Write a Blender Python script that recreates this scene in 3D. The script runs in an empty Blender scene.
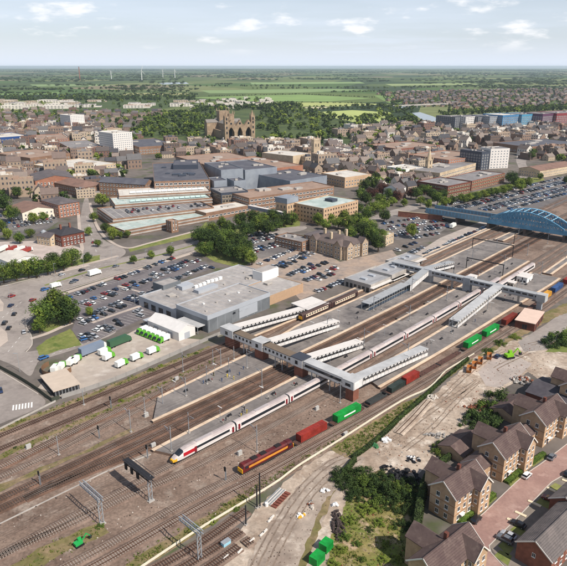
import bpy, math, random
from mathutils import Vector, Matrix
rnd = random.Random(7)
SC = bpy.context.scene
# ------------------------------------------------------------------ camera
FPX, CAMH, HORIZ = 620.0, 118.0, 66.5          # focal length in photo pixels, height in m, eye level row
PITCH = math.atan((283 - HORIZ) / FPX)
cam = bpy.data.cameras.new('camera'); camo = bpy.data.objects.new('camera', cam)
SC.collection.objects.link(camo); SC.camera = camo
camo.location = (0, 0, CAMH); camo.rotation_euler = (math.pi / 2 - PITCH, 0, 0)
cam.sensor_fit = 'HORIZONTAL'; cam.sensor_width = 36; cam.lens = 36 * FPX / 567
cam.clip_start = 1; cam.clip_end = 200000
# ------------------------------------------------------------------ light
SUN_EL = math.radians(46); SUN_DIR = Vector((0.76, -0.65, 0)).normalized()
to_sun = Vector((SUN_DIR.x * math.cos(SUN_EL), SUN_DIR.y * math.cos(SUN_EL), math.sin(SUN_EL)))
sun = bpy.data.lights.new('sun', 'SUN'); sun.energy = 5.0; sun.angle = math.radians(.53); sun.color = (1, .93, .84)
suno = bpy.data.objects.new('sun', sun); SC.collection.objects.link(suno)
suno.rotation_euler = to_sun.to_track_quat('Z', 'Y').to_euler(); suno.location = (200, -100, 300)
W = bpy.data.worlds.new('World'); SC.world = W; W.use_nodes = True
nt = W.node_tree; N = nt.nodes; N.clear(); Lk = nt.links.new
out = N.new('ShaderNodeOutputWorld'); bg = N.new('ShaderNodeBackground'); bg.inputs[1].default_value = .075
sky = N.new('ShaderNodeTexSky'); sky.sky_type = 'NISHITA'; sky.sun_disc = False
sky.sun_elevation = SUN_EL; sky.sun_rotation = math.atan2(SUN_DIR.x, SUN_DIR.y)
sky.altitude = 120; sky.air_density = 1.0; sky.dust_density = .5; sky.ozone_density = 1.4
tc = N.new('ShaderNodeTexCoord'); sep = N.new('ShaderNodeSeparateXYZ'); Lk(tc.outputs['Generated'], sep.inputs[0])
def wmath(op, a, b=None):
    n = N.new('ShaderNodeMath'); n.operation = op
    for i, q in enumerate((a, b)):
        if q is None: continue
        if isinstance(q, (int, float)): n.inputs[i].default_value = q
        else: Lk(q, n.inputs[i])
    return n.outputs[0]
zc = wmath('MAXIMUM', sep.outputs[2], 0.0); zz = wmath('ADD', zc, .035)
cx_ = wmath('DIVIDE', sep.outputs[0], zz); cy_ = wmath('DIVIDE', sep.outputs[1], zz)
comb = N.new('ShaderNodeCombineXYZ'); Lk(cx_, comb.inputs[0]); Lk(cy_, comb.inputs[1])
def wnoise(scale, det, rough, off):
    m = N.new('ShaderNodeMapping'); m.inputs['Location'].default_value = off; Lk(comb.outputs[0], m.inputs[0])
    n = N.new('ShaderNodeTexNoise'); n.inputs['Scale'].default_value = scale; n.inputs['Detail'].default_value = det
    n.inputs['Roughness'].default_value = rough; Lk(m.outputs[0], n.inputs['Vector']); return n.outputs[0]
def wramp(x, a, b):
    r = N.new('ShaderNodeMapRange'); r.interpolation_type = 'SMOOTHSTEP'; Lk(x, r.inputs[0])
    r.inputs[1].default_value = a; r.inputs[2].default_value = b; return r.outputs[0]
dm = N.new('ShaderNodeMapping'); dm.inputs['Scale'].default_value = (10, 10, 34); dm.inputs['Location'].default_value = (2.3, 5.1, 1.4); Lk(tc.outputs['Generated'], dm.inputs[0])
pn = N.new('ShaderNodeTexNoise'); pn.inputs['Scale'].default_value = 1; pn.inputs['Detail'].default_value = 7; pn.inputs['Roughness'].default_value = .55; Lk(dm.outputs[0], pn.inputs['Vector'])
puff = wmath('MULTIPLY', wramp(pn.outputs[0], .55, .69), wramp(zc, .012, .045))
thin = wmath('MINIMUM', wmath('DIVIDE', .11, zz), 1.0)
veil = wmath('MULTIPLY', wmath('ADD', wmath('MULTIPLY', wramp(wnoise(.17, 4, .6, (5.2, .3, 3)), .40, .78), .26), .58), thin)
veil = wmath('MAXIMUM', veil, wmath('SUBTRACT', .93, wmath('MULTIPLY', zc, 9.0)))
def wmix(f, a, b):
    m = N.new('ShaderNodeMix'); m.data_type = 'RGBA'; Lk(f, m.inputs[0]); Lk(a, m.inputs[6]); m.inputs[7].default_value = b; return m
v1 = wmix(veil, sky.outputs[0], (10.4, 11.5, 13.4, 1)); mx = wmix(wmath('MULTIPLY', puff, .85), v1.outputs[2], (13.6, 13.6, 13.8, 1))
Lk(mx.outputs[2], bg.inputs[0]); Lk(bg.outputs[0], out.inputs[0])
VS = SC.view_settings; VS.view_transform = 'Standard'; VS.look = 'None'; VS.gamma = 1; VS.exposure = .12; VS.use_curve_mapping = False
SC.cycles.volume_bounces = 1; SC.cycles.max_bounces = 6; SC.cycles.use_denoising = True
# ------------------------------------------------------------------ pixel <-> place
SP, CP = math.sin(PITCH), math.cos(PITCH)
def G(x, y, z=0.0):
    dx = (x - 283.5) / FPX; dy = (283 - y) / FPX
    d = Vector((dx, CP + dy * SP, -SP + dy * CP)); t = (z - CAMH) / d.z
    return Vector((d.x * t, d.y * t, z))
def proj(x, y, z=0.0):
    dz = z - CAMH; dep = y * CP - dz * SP; up = y * SP + dz * CP
    return 283.5 + FPX * x / dep, 283 - FPX * up / dep
def HT(x, y, ytop):                            # height of an upright standing at ground pixel (x,y) whose top shows at ytop
    g = G(x, y); a = (283 - ytop) / FPX
    return CAMH + (g.y * (a * CP - SP)) / (CP + a * SP)
# rail frame: s metres along the line, d metres to its left
RS0, RSTEP = -120, 4.0
def _head(s): return math.radians(44.5 if s < 80 else (44.5 - 3.5 * (s - 80) / 170 if s < 250 else 41.0))
_ref = []
def _mkref():
    back = []
    p = Vector((-72.4, 126.5)); s = 0.0
    while s > RS0:
        back.append((s, p.copy())); h = _head(s); p = p - Vector((math.sin(h), math.cos(h))) * RSTEP; s -= RSTEP
    back.reverse(); _ref.extend(back)
    p = _ref[-1][1].copy(); s = 0.0
    while s < 1500:
        h = _head(s); p = p + Vector((math.sin(h), math.cos(h))) * RSTEP; s += RSTEP; _ref.append((s, p.copy()))
_mkref()
def R(s, d, z=0.0):
    i = max(0, min(len(_ref) - 2, int((s - _ref[0][0]) // RSTEP)))
    s0, p0 = _ref[i]; h = _head(s0); t = s - s0
    p = p0 + Vector((math.sin(h), math.cos(h))) * t + Vector((-math.cos(h), math.sin(h))) * d
    return Vector((p.x, p.y, z))
def RH(s): return math.pi / 2 - _head(s)         # z rotation of an object whose +x runs along the line
def SD(px, py, z=0.0):
    g = G(px, py, z); best = None
    for s, p in _ref:
        q = (g.x - p.x) ** 2 + (g.y - p.y) ** 2
        if best is None or q < best[0]: best = (q, s, p)
    s, p = best[1], best[2]; h = _head(s); v = Vector((g.x - p.x, g.y - p.y))
    return s + v.dot(Vector((math.sin(h), math.cos(h)))), v.dot(Vector((-math.cos(h), math.sin(h))))
# ------------------------------------------------------------------ helpers
COL = SC.collection
class MB:
    def __init__(self): self.v = []; self.f = []; self.m = []
    def poly(self, pts, m=0):
        n = len(self.v); self.v.extend([tuple(p) for p in pts]); self.f.append(list(range(n, n + len(pts)))); self.m.append(m); return self
    def prism(self, pts, z0, z1, ms=0, mt=None, bottom=False):
        mt = ms if mt is None else mt; n = len(pts); b = len(self.v)
        ar = sum(pts[i][0] * pts[(i + 1) % n][1] - pts[(i + 1) % n][0] * pts[i][1] for i in range(n))
        if ar < 0: pts = list(reversed(pts))
        self.v.extend([(p[0], p[1], z0) for p in pts]); self.v.extend([(p[0], p[1], z1) for p in pts])
        for i in range(n):
            j = (i + 1) % n; self.f.append([b + i, b + j, b + n + j, b + n + i]); self.m.append(ms)
        self.f.append([b + n + i for i in range(n)]); self.m.append(mt)
        if bottom: self.f.append([b + i for i in reversed(range(n))]); self.m.append(ms)
        return self
    def box(self, x0, x1, y0, y1, z0, z1, m=0, mt=None):
        return self.prism([(x0, y0), (x1, y0), (x1, y1), (x0, y1)], z0, z1, m, mt, True)
    def hexa(self, b4, t4, m=0, mt=None):          # 8 corners: bottom ring, top ring (counter-clockwise)
        b = len(self.v); self.v.extend([tuple(p) for p in b4] + [tuple(p) for p in t4])
        for i in range(4):
            j = (i + 1) % 4; self.f.append([b + i, b + j, b + 4 + j, b + 4 + i]); self.m.append(m)
        self.f.append([b + 4, b + 5, b + 6, b + 7]); self.m.append(m if mt is None else mt)
        self.f.append([b + 3, b + 2, b + 1, b]); self.m.append(m); return self
    def bar(self, a, c, w, h=None, m=0):           # rectangular bar between two points
        a, c = Vector(a), Vector(c); h = w if h is None else h; d = (c - a)
        d.normalize(); s = d.cross(Vector((0, 0, 1)))
        if s.length < 1e-3: s = Vector((1, 0, 0))
        s.normalize(); u = s.cross(d).normalized(); s = s * w / 2; u = u * h / 2
        return self.hexa([a - s - u, a + s - u, a + s + u, a - s + u], [c - s - u, c + s - u, c + s + u, c - s + u], m)
    def tube(self, a, c, r0, r1=None, n=8, m=0, caps=True):
        a, c = Vector(a), Vector(c); r1 = r0 if r1 is None else r1; d = (c - a).normalized()
        s = d.cross(Vector((0, 0, 1)))
        if s.length < 1e-3: s = Vector((1, 0, 0))
        s.normalize(); u = d.cross(s); b = len(self.v)
        for q, r in ((a, r0), (c, r1)):
            for k in range(n):
                t = 2 * math.pi * k / n; self.v.append(tuple(q + s * (r * math.cos(t)) + u * (r * math.sin(t))))
        for k in range(n):
            j = (k + 1) % n; self.f.append([b + k, b + j, b + n + j, b + n + k]); self.m.append(m)
        if caps:
            self.f.append([b + n + k for k in range(n)]); self.m.append(m)
            self.f.append([b + k for k in reversed(range(n))]); self.m.append(m)
        return self
    def sweep(self, path, prof, m=0, closed=False, caps=False):   # profile (side, up) along a path; side is to the left
        b = len(self.v); k = len(prof)
        for i, p in enumerate(path):
            q0 = Vector(path[max(0, i - 1)]); q1 = Vector(path[min(len(path) - 1, i + 1)]); d = q1 - q0; d.z = 0; d.normalize()
            l = Vector((-d.y, d.x, 0)); p = Vector(p)
            for (a, z) in prof: self.v.append(tuple(p + l * a + Vector((0, 0, z))))
        e = k if closed else k - 1
        for i in range(len(path) - 1):
            for j in range(e):
                j2 = (j + 1) % k; mm = m[j] if isinstance(m, (list, tuple)) else m
                self.f.append([b + i * k + j2, b + i * k + j, b + (i + 1) * k + j, b + (i + 1) * k + j2]); self.m.append(mm)
        if caps:
            mm = m[0] if isinstance(m, (list, tuple)) else m
            self.f.append([b + j for j in range(k)]); self.m.append(mm)
            e0 = b + (len(path) - 1) * k; self.f.append([e0 + j for j in reversed(range(k))]); self.m.append(mm)
        return self
    def mesh(self, name, mats, smooth=False):
        me = bpy.data.meshes.new(name); me.from_pydata(self.v, [], self.f)
        for mt in (mats if isinstance(mats, (list, tuple)) else [mats]): me.materials.append(mt)
        me.polygons.foreach_set('material_index', self.m)
        if smooth: me.polygons.foreach_set('use_smooth', [True] * len(self.f))
        me.update(); return me
    def build(self, name, mats, parent=None, smooth=False): return obj(name, self.mesh(name, mats, smooth), parent)
def obj(name, me, parent=None, loc=None, rz=0, scale=None):
    o = bpy.data.objects.new(name, me); COL.objects.link(o)
    if parent: o.parent = parent
    if loc is not None: o.location = loc
    if rz: o.rotation_euler = (0, 0, rz)
    if scale is not None: o.scale = scale
    return o
def tag(o, label, cat, group=None, kind=None):
    o['label'] = label; o['category'] = cat
    if group: o['group'] = group
    if kind: o['kind'] = kind
    return o
def thing(name, label, cat, loc=(0, 0, 0), rz=0, group=None):
    o = bpy.data.objects.new(name, None); COL.objects.link(o); o.empty_display_size = .5
    o.location = loc; o.rotation_euler = (0, 0, rz); return tag(o, label, cat, group)
def copy_tree(o, parent=None):
    c = o.copy(); COL.objects.link(c)
    if parent: c.parent = parent
    for ch in list(o.children): copy_tree(ch, c)
    return c
def stuffed(o): o['kind'] = 'stuff'; return o
def struct(o, label=None): 
    o['kind'] = 'structure'
    if label: o['label'] = label
    return o
def inpoly(x, y, P):
    c = False; n = len(P); j = n - 1
    for i in range(n):
        if (P[i][1] > y) != (P[j][1] > y) and x < (P[j][0] - P[i][0]) * (y - P[i][1]) / (P[j][1] - P[i][1]) + P[i][0]: c = not c
        j = i
    return c
def smooth_path(P, step=4.0):
    P = [Vector(p) for p in P]; Q = [2 * P[0] - P[1]] + P + [2 * P[-1] - P[-2]]; o = []
    for i in range(1, len(Q) - 2):
        a, b, c, d = Q[i - 1:i + 3]; n = max(1, int((c - b).length / step))
        for k in range(n):
            t = k / n; o.append(.5 * ((2 * b) + (c - a) * t + (2 * a - 5 * b + 4 * c - d) * t * t + (3 * b - a - 3 * c + d) * t ** 3))
    o.append(P[-1]); return o
# ------------------------------------------------------------------ materials
def lin(r, g, b):
    f = lambda c: (c / 255 / 12.92) if c <= 10 else ((c / 255 + .055) / 1.055) ** 2.4
    return (f(r), f(g), f(b))
MT = {}
def M(name, col, rough=.85, var=.12, scale=.4, col2=None, col3=None, scale2=None, bump=0, bscale=6, metal=0, orand=0, spec=.3, ramp=(.42, .62), coat=0):
    if name in MT: return MT[name]
    m = bpy.data.materials.new(name); m.use_nodes = True; t = m.node_tree; n = t.nodes; n.clear(); L = t.links.new
    o = n.new('ShaderNodeOutputMaterial'); b = n.new('ShaderNodeBsdfPrincipled'); L(b.outputs[0], o.inputs[0])
    b.inputs['Roughness'].default_value = rough; b.inputs['Metallic'].default_value = metal; b.inputs['Specular IOR Level'].default_value = spec
    if coat: b.inputs['Coat Weight'].default_value = coat; b.inputs['Coat Roughness'].default_value = .08
    tcn = n.new('ShaderNodeTexCoord')
    def noise(sc, det=5, seed=0.0):
        q = n.new('ShaderNodeTexNoise'); q.inputs['Scale'].default_value = sc; q.inputs['Detail'].default_value = det; q.inputs['Roughness'].default_value = .62
        mp = n.new('ShaderNodeMapping'); mp.inputs['Location'].default_value = (seed * 7.3, seed * 3.1, seed); L(tcn.outputs['Object'], mp.inputs[0]); L(mp.outputs[0], q.inputs['Vector']); return q.outputs[0]
    def mr(x, a, bb, c=0, d=1):
        q = n.new('ShaderNodeMapRange'); L(x, q.inputs[0])
        for i, w in enumerate((a, bb, c, d)): q.inputs[i + 1].default_value = w
        return q.outputs[0]
    def mix(fac, a, bb, mode='MIX'):
        q = n.new('ShaderNodeMix'); q.data_type = 'RGBA'; q.blend_type = mode
        for i, w in ((0, fac), (6, a), (7, bb)):
            if isinstance(w, (int, float)): q.inputs[i].default_value = w
            elif isinstance(w, tuple): q.inputs[i].default_value = (*w, 1)
            else: L(w, q.inputs[i])
        return q.outputs[2]
    c = mix(0.0, tuple(col), tuple(col))
    if col2 is not None: c = mix(mr(noise(scale2 or scale * .3, 4, 1.0), *ramp), tuple(col), tuple(col2))
    if col3 is not None: c = mix(mr(noise((scale2 or scale * .3) * 2.3, 5, 2.0), .54, .68), c, tuple(col3))
    if var:
        v = mr(noise(scale, 6, 3.0), .25, .75, 1 - var, 1 + var); v2 = n.new('ShaderNodeCombineColor')
        for i in range(3): L(v, v2.inputs[i])
        c = mix(1.0, c, v2.outputs[0], 'MULTIPLY')
    if orand:
        oi = n.new('ShaderNodeObjectInfo'); v = mr(oi.outputs['Random'], 0, 1, 1 - orand, 1 + orand); hs = n.new('ShaderNodeHueSaturation')
        L(v, hs.inputs['Value']); L(c, hs.inputs['Color'])
        h = n.new('ShaderNodeMath'); h.operation = 'MULTIPLY_ADD'; L(oi.outputs['Random'], h.inputs[0]); h.inputs[1].default_value = 7.77; h.inputs[2].default_value = 0
        fr = n.new('ShaderNodeMath'); fr.operation = 'FRACT'; L(h.outputs[0], fr.inputs[0]); L(mr(fr.outputs[0], 0, 1, .5 - orand * .06, .5 + orand * .06), hs.inputs['Hue']); c = hs.outputs[0]
    L(c, b.inputs['Base Color'])
    if bump:
        bp = n.new('ShaderNodeBump'); bp.inputs['Strength'].default_value = bump; bp.inputs['Distance'].default_value = .05; L(noise(bscale, 4, 4.0), bp.inputs['Height']); L(bp.outputs[0], b.inputs['Normal'])
    MT[name] = m; return m
def MR(name, cols, rough=.8, var=.15, scale=.4, spec=.3, metal=0, coat=0):       # colour drawn per object
    if name in MT: return MT[name]
    m = M(name, cols[0], rough, var, scale, spec=spec, metal=metal, coat=coat); t = m.node_tree; n = t.nodes; L = t.links.new
    oi = n.new('ShaderNodeObjectInfo'); r = n.new('ShaderNodeValToRGB'); r.color_ramp.interpolation = 'CONSTANT'; e = r.color_ramp.elements
    while len(e) < len(cols): e.new(.5)
    for i, cc in enumerate(cols): e[i].position = i / len(cols); e[i].color = (*cc, 1)
    L(oi.outputs['Random'], r.inputs[0])
    mixm = [q for q in n if q.type == 'MIX' and q.blend_type == 'MULTIPLY'][0]; L(r.outputs[0], mixm.inputs[6]); return m
ballast = M('ballast', lin(134, 115, 102), .95, .42, 1.4, lin(106, 88, 77), lin(150, 136, 124), .05, bump=.6)
bedmain = M('ballast_rusty', lin(94, 72, 60), .95, .3, 1.2, lin(118, 92, 78), lin(80, 66, 58), .09, bump=.5)
bedgrey = M('ballast_grey', lin(112, 93, 82), .95, .34, 1.2, lin(132, 113, 101), lin(92, 75, 66), .08, bump=.5)
railm = M('rail_steel', lin(118, 98, 86), .45, .2, .6, lin(150, 138, 130), metal=.5)
railr = M('rail_rusty', lin(84, 58, 46), .6, .2, .6, metal=.3)
sleeper = M('sleeper_concrete', lin(148, 136, 126), .9, .25, 3)
sleeperd = M('sleeper_timber', lin(74, 62, 56), .9, .25, 3)
asphalt = M('asphalt', lin(104, 99, 98), .9, .16, .8, lin(122, 116, 112), lin(90, 87, 87), .04)
roadm = M('road_asphalt', lin(142, 133, 127), .9, .14, .6, lin(156, 147, 140), lin(126, 118, 113), .05)
pave = M('paving', lin(186, 172, 160), .9, .12, .9, lin(170, 157, 147), None, .06)
kerbm = M('kerb_stone', lin(190, 180, 170), .9, .1, 1)
platm = M('platform_asphalt', lin(116, 110, 107), .9, .2, .5, lin(138, 131, 126), lin(96, 91, 90), .07)
coping = M('platform_coping', lin(212, 190, 166), .9, .12, .8, lin(196, 172, 148))
platwall = M('platform_wall', lin(120, 98, 84), .95, .2, 1)
dirt = M('dirt', lin(176, 160, 144), .97, .34, .8, lin(148, 130, 114), lin(200, 188, 174), .07, bump=.8, bscale=2)
dirtroad = M('dirt_road', lin(162, 148, 135), .97, .24, .5, lin(140, 125, 113), lin(184, 171, 158), .11, bump=.6, bscale=2)
grassm = M('grass', lin(106, 116, 58), .95, .25, .6, lin(130, 130, 76), lin(86, 102, 46), .08, bump=.4)
scrubg = M('rough_grass', lin(112, 104, 66), .95, .3, .8, lin(140, 120, 94), lin(88, 94, 48), .12, bump=.5)
white = M('white_paint', lin(228, 226, 222), .6, .05, .5)
whitew = M('worn_white_paint', lin(214, 208, 200), .8, .15, 1.2)
concrete = M('concrete', lin(176, 170, 163), .9, .14, .5, lin(158, 152, 146))
steel = M('galvanised_steel', lin(168, 172, 176), .5, .1, .6, metal=.35)
dksteel = M('dark_steel', lin(44, 44, 48), .6, .15, 1)
black = M('black_rubber', lin(28, 28, 30), .8, .1, 2)
glass = M('dark_glass', lin(34, 40, 48), .12, .2, .3, spec=.6)
glassb = M('blue_glass', lin(60, 78, 96), .12, .2, .2, lin(44, 56, 70), spec=.6)
brick = M('red_brick', lin(136, 88, 72), .9, .18, 1.2, lin(118, 76, 63))
brickd = M('dark_brick', lin(112, 66, 54), .9, .16, 1.2, lin(96, 58, 50))
# ------------------------------------------------------------------ the ground
def field_mat():
    m = bpy.data.materials.new('fenland_fields'); m.use_nodes = True; t = m.node_tree; n = t.nodes; L = t.links.new
    b = n['Principled BSDF']; b.inputs['Roughness'].default_value = .95; b.inputs['Specular IOR Level'].default_value = .1
    c = n.new('ShaderNodeTexCoord'); mp = n.new('ShaderNodeMapping'); mp.inputs['Rotation'].default_value = (0, 0, .35); mp.inputs['Scale'].default_value = (1 / 520, 1 / 820, 1)
    L(c.outputs['Object'], mp.inputs[0]); nz = n.new('ShaderNodeTexNoise'); nz.inputs['Scale'].default_value = .0012; nz.inputs['Detail'].default_value = 3; L(c.outputs['Object'], nz.inputs['Vector'])
    v = n.new('ShaderNodeTexVoronoi'); v.distance = 'CHEBYCHEV'; v.inputs['Scale'].default_value = 1; L(mp.outputs[0], v.inputs['Vector'])
    s = n.new('ShaderNodeSeparateColor'); L(v.outputs['Color'], s.inputs[0])
    r = n.new('ShaderNodeValToRGB'); r.color_ramp.interpolation = 'CONSTANT'; e = r.color_ramp.elements
    cols = [lin(78, 92, 58), lin(98, 112, 66), lin(64, 78, 54), lin(120, 126, 84), lin(82, 104, 58), lin(68, 84, 56), lin(132, 122, 98), lin(88, 102, 62), lin(58, 72, 50), lin(106, 116, 74)]
    while len(e) < len(cols): e.new(.5)
    for i, q in enumerate(cols): e[i].position = i / len(cols); e[i].color = (*q, 1)
    L(s.outputs[0], r.inputs[0])
    n2 = n.new('ShaderNodeTexNoise'); n2.inputs['Scale'].default_value = .02; n2.inputs['Detail'].default_value = 6; L(c.outputs['Object'], n2.inputs['Vector'])
    mr = n.new('ShaderNodeMapRange'); L(n2.outputs[0], mr.inputs[0]); mr.inputs[1].default_value = .3; mr.inputs[2].default_value = .7; mr.inputs[3].default_value = .8; mr.inputs[4].default_value = 1.15
    hs = n.new('ShaderNodeHueSaturation'); L(mr.outputs[0], hs.inputs['Value']); L(r.outputs[0], hs.inputs['Color']); L(hs.outputs[0], b.inputs['Base Color']); return m
fields = field_mat()
struct(MB().poly([(-26000, -400, 0), (26000, -400, 0), (26000, 40000, 0), (-26000, 40000, 0)]).build('ground', fields))
def sheet(name, px, z, mat, kind='structure', world=False, jit=None):
    pts = [(p[0], p[1], z) for p in px] if world else [tuple(G(x, y))[:2] + (z,) for x, y in px]
    if jit is None: jit = {'rough_grass': .6, 'dirt_yard': .45, 'dirt_road': .5, 'grass': .3}.get(name, 0)
    if name == 'road':
        V = [Vector(p) for p in pts]; n = len(V); q = []
        for i in range(n):
            a, b, c, d = V[i - 1], V[i], V[(i + 1) % n], V[(i + 2) % n]
            for k in range(6): u = k / 6; q.append(tuple(.5 * ((2 * b) + (c - a) * u + (2 * a - 5 * b + 4 * c - d) * u * u + (3 * b - a - 3 * c + d) * u ** 3)))
        pts = q
    if jit:
        r = random.Random(int(abs(pts[0][0]) * 10)); q = []
        for a, b in zip(pts, pts[1:] + pts[:1]):
            n = max(1, int(math.hypot(b[0] - a[0], b[1] - a[1]) / 1.8))
            for k in range(min(n, 60)): f = k / min(n, 60); q.append((a[0] + (b[0] - a[0]) * f + r.uniform(-jit, jit) * (k > 0), a[1] + (b[1] - a[1]) * f + r.uniform(-jit, jit) * (k > 0), z))
        pts = q
    a = sum(pts[i][0] * pts[(i + 1) % len(pts)][1] - pts[(i + 1) % len(pts)][0] * pts[i][1] for i in range(len(pts)))
    if a < 0: pts.reverse()
    o = MB().poly(pts).build(name, mat); o['kind'] = kind; return o
townm = M('town_paving', lin(112, 104, 98), .95, .25, .15, lin(92, 86, 81), lin(80, 86, 58), .022)
sheet('town_ground', [(-120, 600), (-60, 330), (-30, 160), (-30, 118), (100, 112), (200, 118), (330, 126), (400, 122), (460, 116), (600, 108), (620, 250), (700, 600)], .03, townm)
# rail land, from the car park wall to the white fence
def strip(name, s0, s1, fl, fr, z, mat, step=8):
    b = MB(); s = s0; P = []
    while s <= s1: P.append((R(s, fl(s), z), R(s, fr(s), z))); s += step
    for (a, c), (a2, c2) in zip(P, P[1:]): b.poly([c, c2, a2, a])
    return struct(b.build(name, mat))
def lerp(tab):
    def f(s):
        if s <= tab[0][0]: return tab[0][1]
        for (a, x), (b, y) in zip(tab, tab[1:]):
            if s <= b: return x + (y - x) * (s - a) / (b - a)
        return tab[-1][1]
    return f
strip('railway_ground', -110, 900, lerp([(0, 60), (110, 60), (150, 56), (260, 56), (340, 63), (900, 63)]), lerp([(-110, -27), (20, -29.5), (190, -31), (260, -34), (330, -40), (900, -50)]), .05, ballast)
# ------------------------------------------------------------------ railway tracks
ALLTRK = {}
def track(name, label, path, bed=bedgrey, rail=railm, slp=sleeper, sleepers=True, z=.05):
    t = thing('railway_track', label, 'track', path[0]); o = Vector(path[0]); P = [Vector((p[0], p[1], z)) - Vector((o.x, o.y, 0)) for p in path]
    t.location = (o.x, o.y, 0)
    MB().sweep(P, [(2.1, .0), (1.45, .24), (-1.45, .24), (-2.1, .0)]).build('ballast_bed', bed, t)
    for sd in (.75, -.75):
        MB().sweep(P, [(sd + .07, .32), (sd + .07, .48), (sd - .07, .48), (sd - .07, .32)]).build('rail', rail, t)
    if sleepers:
        b = MB(); acc = 0.0
        for p, q in zip(P, P[1:]):
            d = q - p; l = d.length; d.normalize(); n = Vector((-d.y, d.x, 0)); x = acc
            while x < l:
                c = p + d * x; a = d * .14; w = n * 1.25
                b.hexa([c - a - w + Vector((0, 0, .2)), c + a - w + Vector((0, 0, .2)), c + a + w + Vector((0, 0, .2)), c - a + w + Vector((0, 0, .2))],
                       [c - a - w + Vector((0, 0, .33)), c + a - w + Vector((0, 0, .33)), c + a + w + Vector((0, 0, .33)), c - a + w + Vector((0, 0, .33))])
                x += .72
            acc = x - l
        so = b.build('sleepers', slp, t); so['kind'] = 'stuff'
    ALLTRK[name] = [Vector((p[0], p[1], 0)) for p in path]; return t
def rpath(tab, step=4.0):
    f = lerp(tab); s = tab[0][0]; o = []
    pts = [R(a, d) for a, d in tab]
    return smooth_path(pts, step)
def rp(tab, s1=None, step=6.0):                    # smooth d(s), easing between the given offsets
    o = []; s = tab[0][0]; e = tab[-1][0]
    while s <= e:
        for (a, x), (b, y) in zip(tab, tab[1:]):
            if a <= s <= b:
                t = (s - a) / (b - a); t = t * t * (3 - 2 * t); o.append(R(s, x + (y - x) * t)); break
        s += step
    return o
track('T1', 'faint weedy goods track nearest the car park wall', rp([(-60, 53), (60, 55), (128, 55.5)]), bedgrey, railr, sleeperd)
track('T2', 'second weedy goods track beside the car park wall', rp([(-60, 45.5), (40, 47), (120, 51), (150, 52.5)]), bedgrey, railr, sleeperd)
track('T3', 'long dark track passing left of the platform and under the brown train', rp([(-60, 35.5), (0, 36.5), (60, 40.5), (120, 44.6), (170, 49), (330, 47), (900, 45)]), bedmain)
track('T4', 'track curving in to join the line left of the platform tip', rp([(-60, 31.5), (20, 32), (60, 35.2), (112, 41)]), bedgrey)
track('T5', 'rusty main line track against the left platform edge', rp([(-60, 22), (900, 22.2)]), bedmain, slp=sleeperd)
track('T6', 'rusty main line track in the middle between both platforms', rp([(-60, 17.6), (900, 18)]), bedmain, slp=sleeperd)
track('T7', 'rusty track against the edge of the platform beside the white train', rp([(14, 17), (58, 13.4), (100, 13.4), (146, 17.4)]), bedmain, slp=sleeperd)
track('T8', 'track carrying the long white passenger train', rp([(-60, 0), (900, 0)]), bedgrey)
track('T9', 'track to the right of the long white passenger train', rp([(-4, -.2), (26, -2.6), (62, -6.6), (125, -7), (160, -5), (900, -4.6)]), bedgrey)
T10PX = [(-20, 612), (60, 571), (100, 550), (200, 495), (243, 474), (303, 442), (340, 422), (375, 403), (410, 382.5), (450, 359.5), (480, 341), (510, 322.5), (540, 303), (560, 289), (580, 275), (640, 238)]
T10 = smooth_path([G(*p) for p in T10PX], 6)
track('T10', 'goods track under the locomotive and its containers', T10, bedgrey)
def offset(P, d):
    o = []
    for i, p in enumerate(P):
        a = P[max(0, i - 1)]; b = P[min(len(P) - 1, i + 1)]; t = (b - a).normalized(); o.append(p + Vector((-t.y, t.x, 0)) * d)
    return o
track('T11', 'empty goods track between the container train and the white fence', offset(T10, -4.4), bedgrey, railr)
track('T12', 'track between the far platforms right of the white train', rp([(300, -9.5), (330, -9), (900, -9)]), bedgrey)
track('T13', 'outer left track running under the blue bridge', rp([(250, 52), (300, 52), (340, 53), (900, 52)]), bedmain)
track('T14', 'track left of the main lines beyond the far footbridge', rp([(270, 30), (330, 29.5), (900, 29)]), bedmain)
track('T15', 'right hand track beyond the far footbridge', rp([(280, -26), (900, -21)]), bedgrey)
# sidings by the dirt road, bottom of the picture
for lab, px in (('dark siding nearest the white fence by the dirt road', [(150, 572), (200, 544), (247, 511)]), ('second dark siding from the white fence', [(172, 575), (216, 548), (241, 531)]),
                ('short bit of rusty siding beside the dirt road', [(203, 572), (222, 559), (239, 547)]), ('tiny loose panel of rusty track at the siding end', [(244, 545), (252, 540)])):
    P = [G(*p) for p in px]; track('S', lab, smooth_path(P, 4), bedgrey if 'tiny' not in lab else ballast, railr, sleeperd)
track('TY', 'old rails lying in the dirt yard beyond the hedge', smooth_path([G(*p) for p in ((398, 434), (414, 418), (429, 401))], 4), dirt, railr, railr, sleepers=False, z=.09)
# pale cable trough
MB().sweep(smooth_path([R(s, lerp([(-60, 11.8), (40, 11.8), (52, 9.5)])(s)) for s in range(-60, 53, 8)], 6), [(.2, .05), (.2, .22), (-.2, .22), (-.2, .05)]).build('cable_trough', concrete)
tag(bpy.data.objects['cable_trough'], 'straight pale cable trough leading to the platform tip', 'cable trough')
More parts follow.
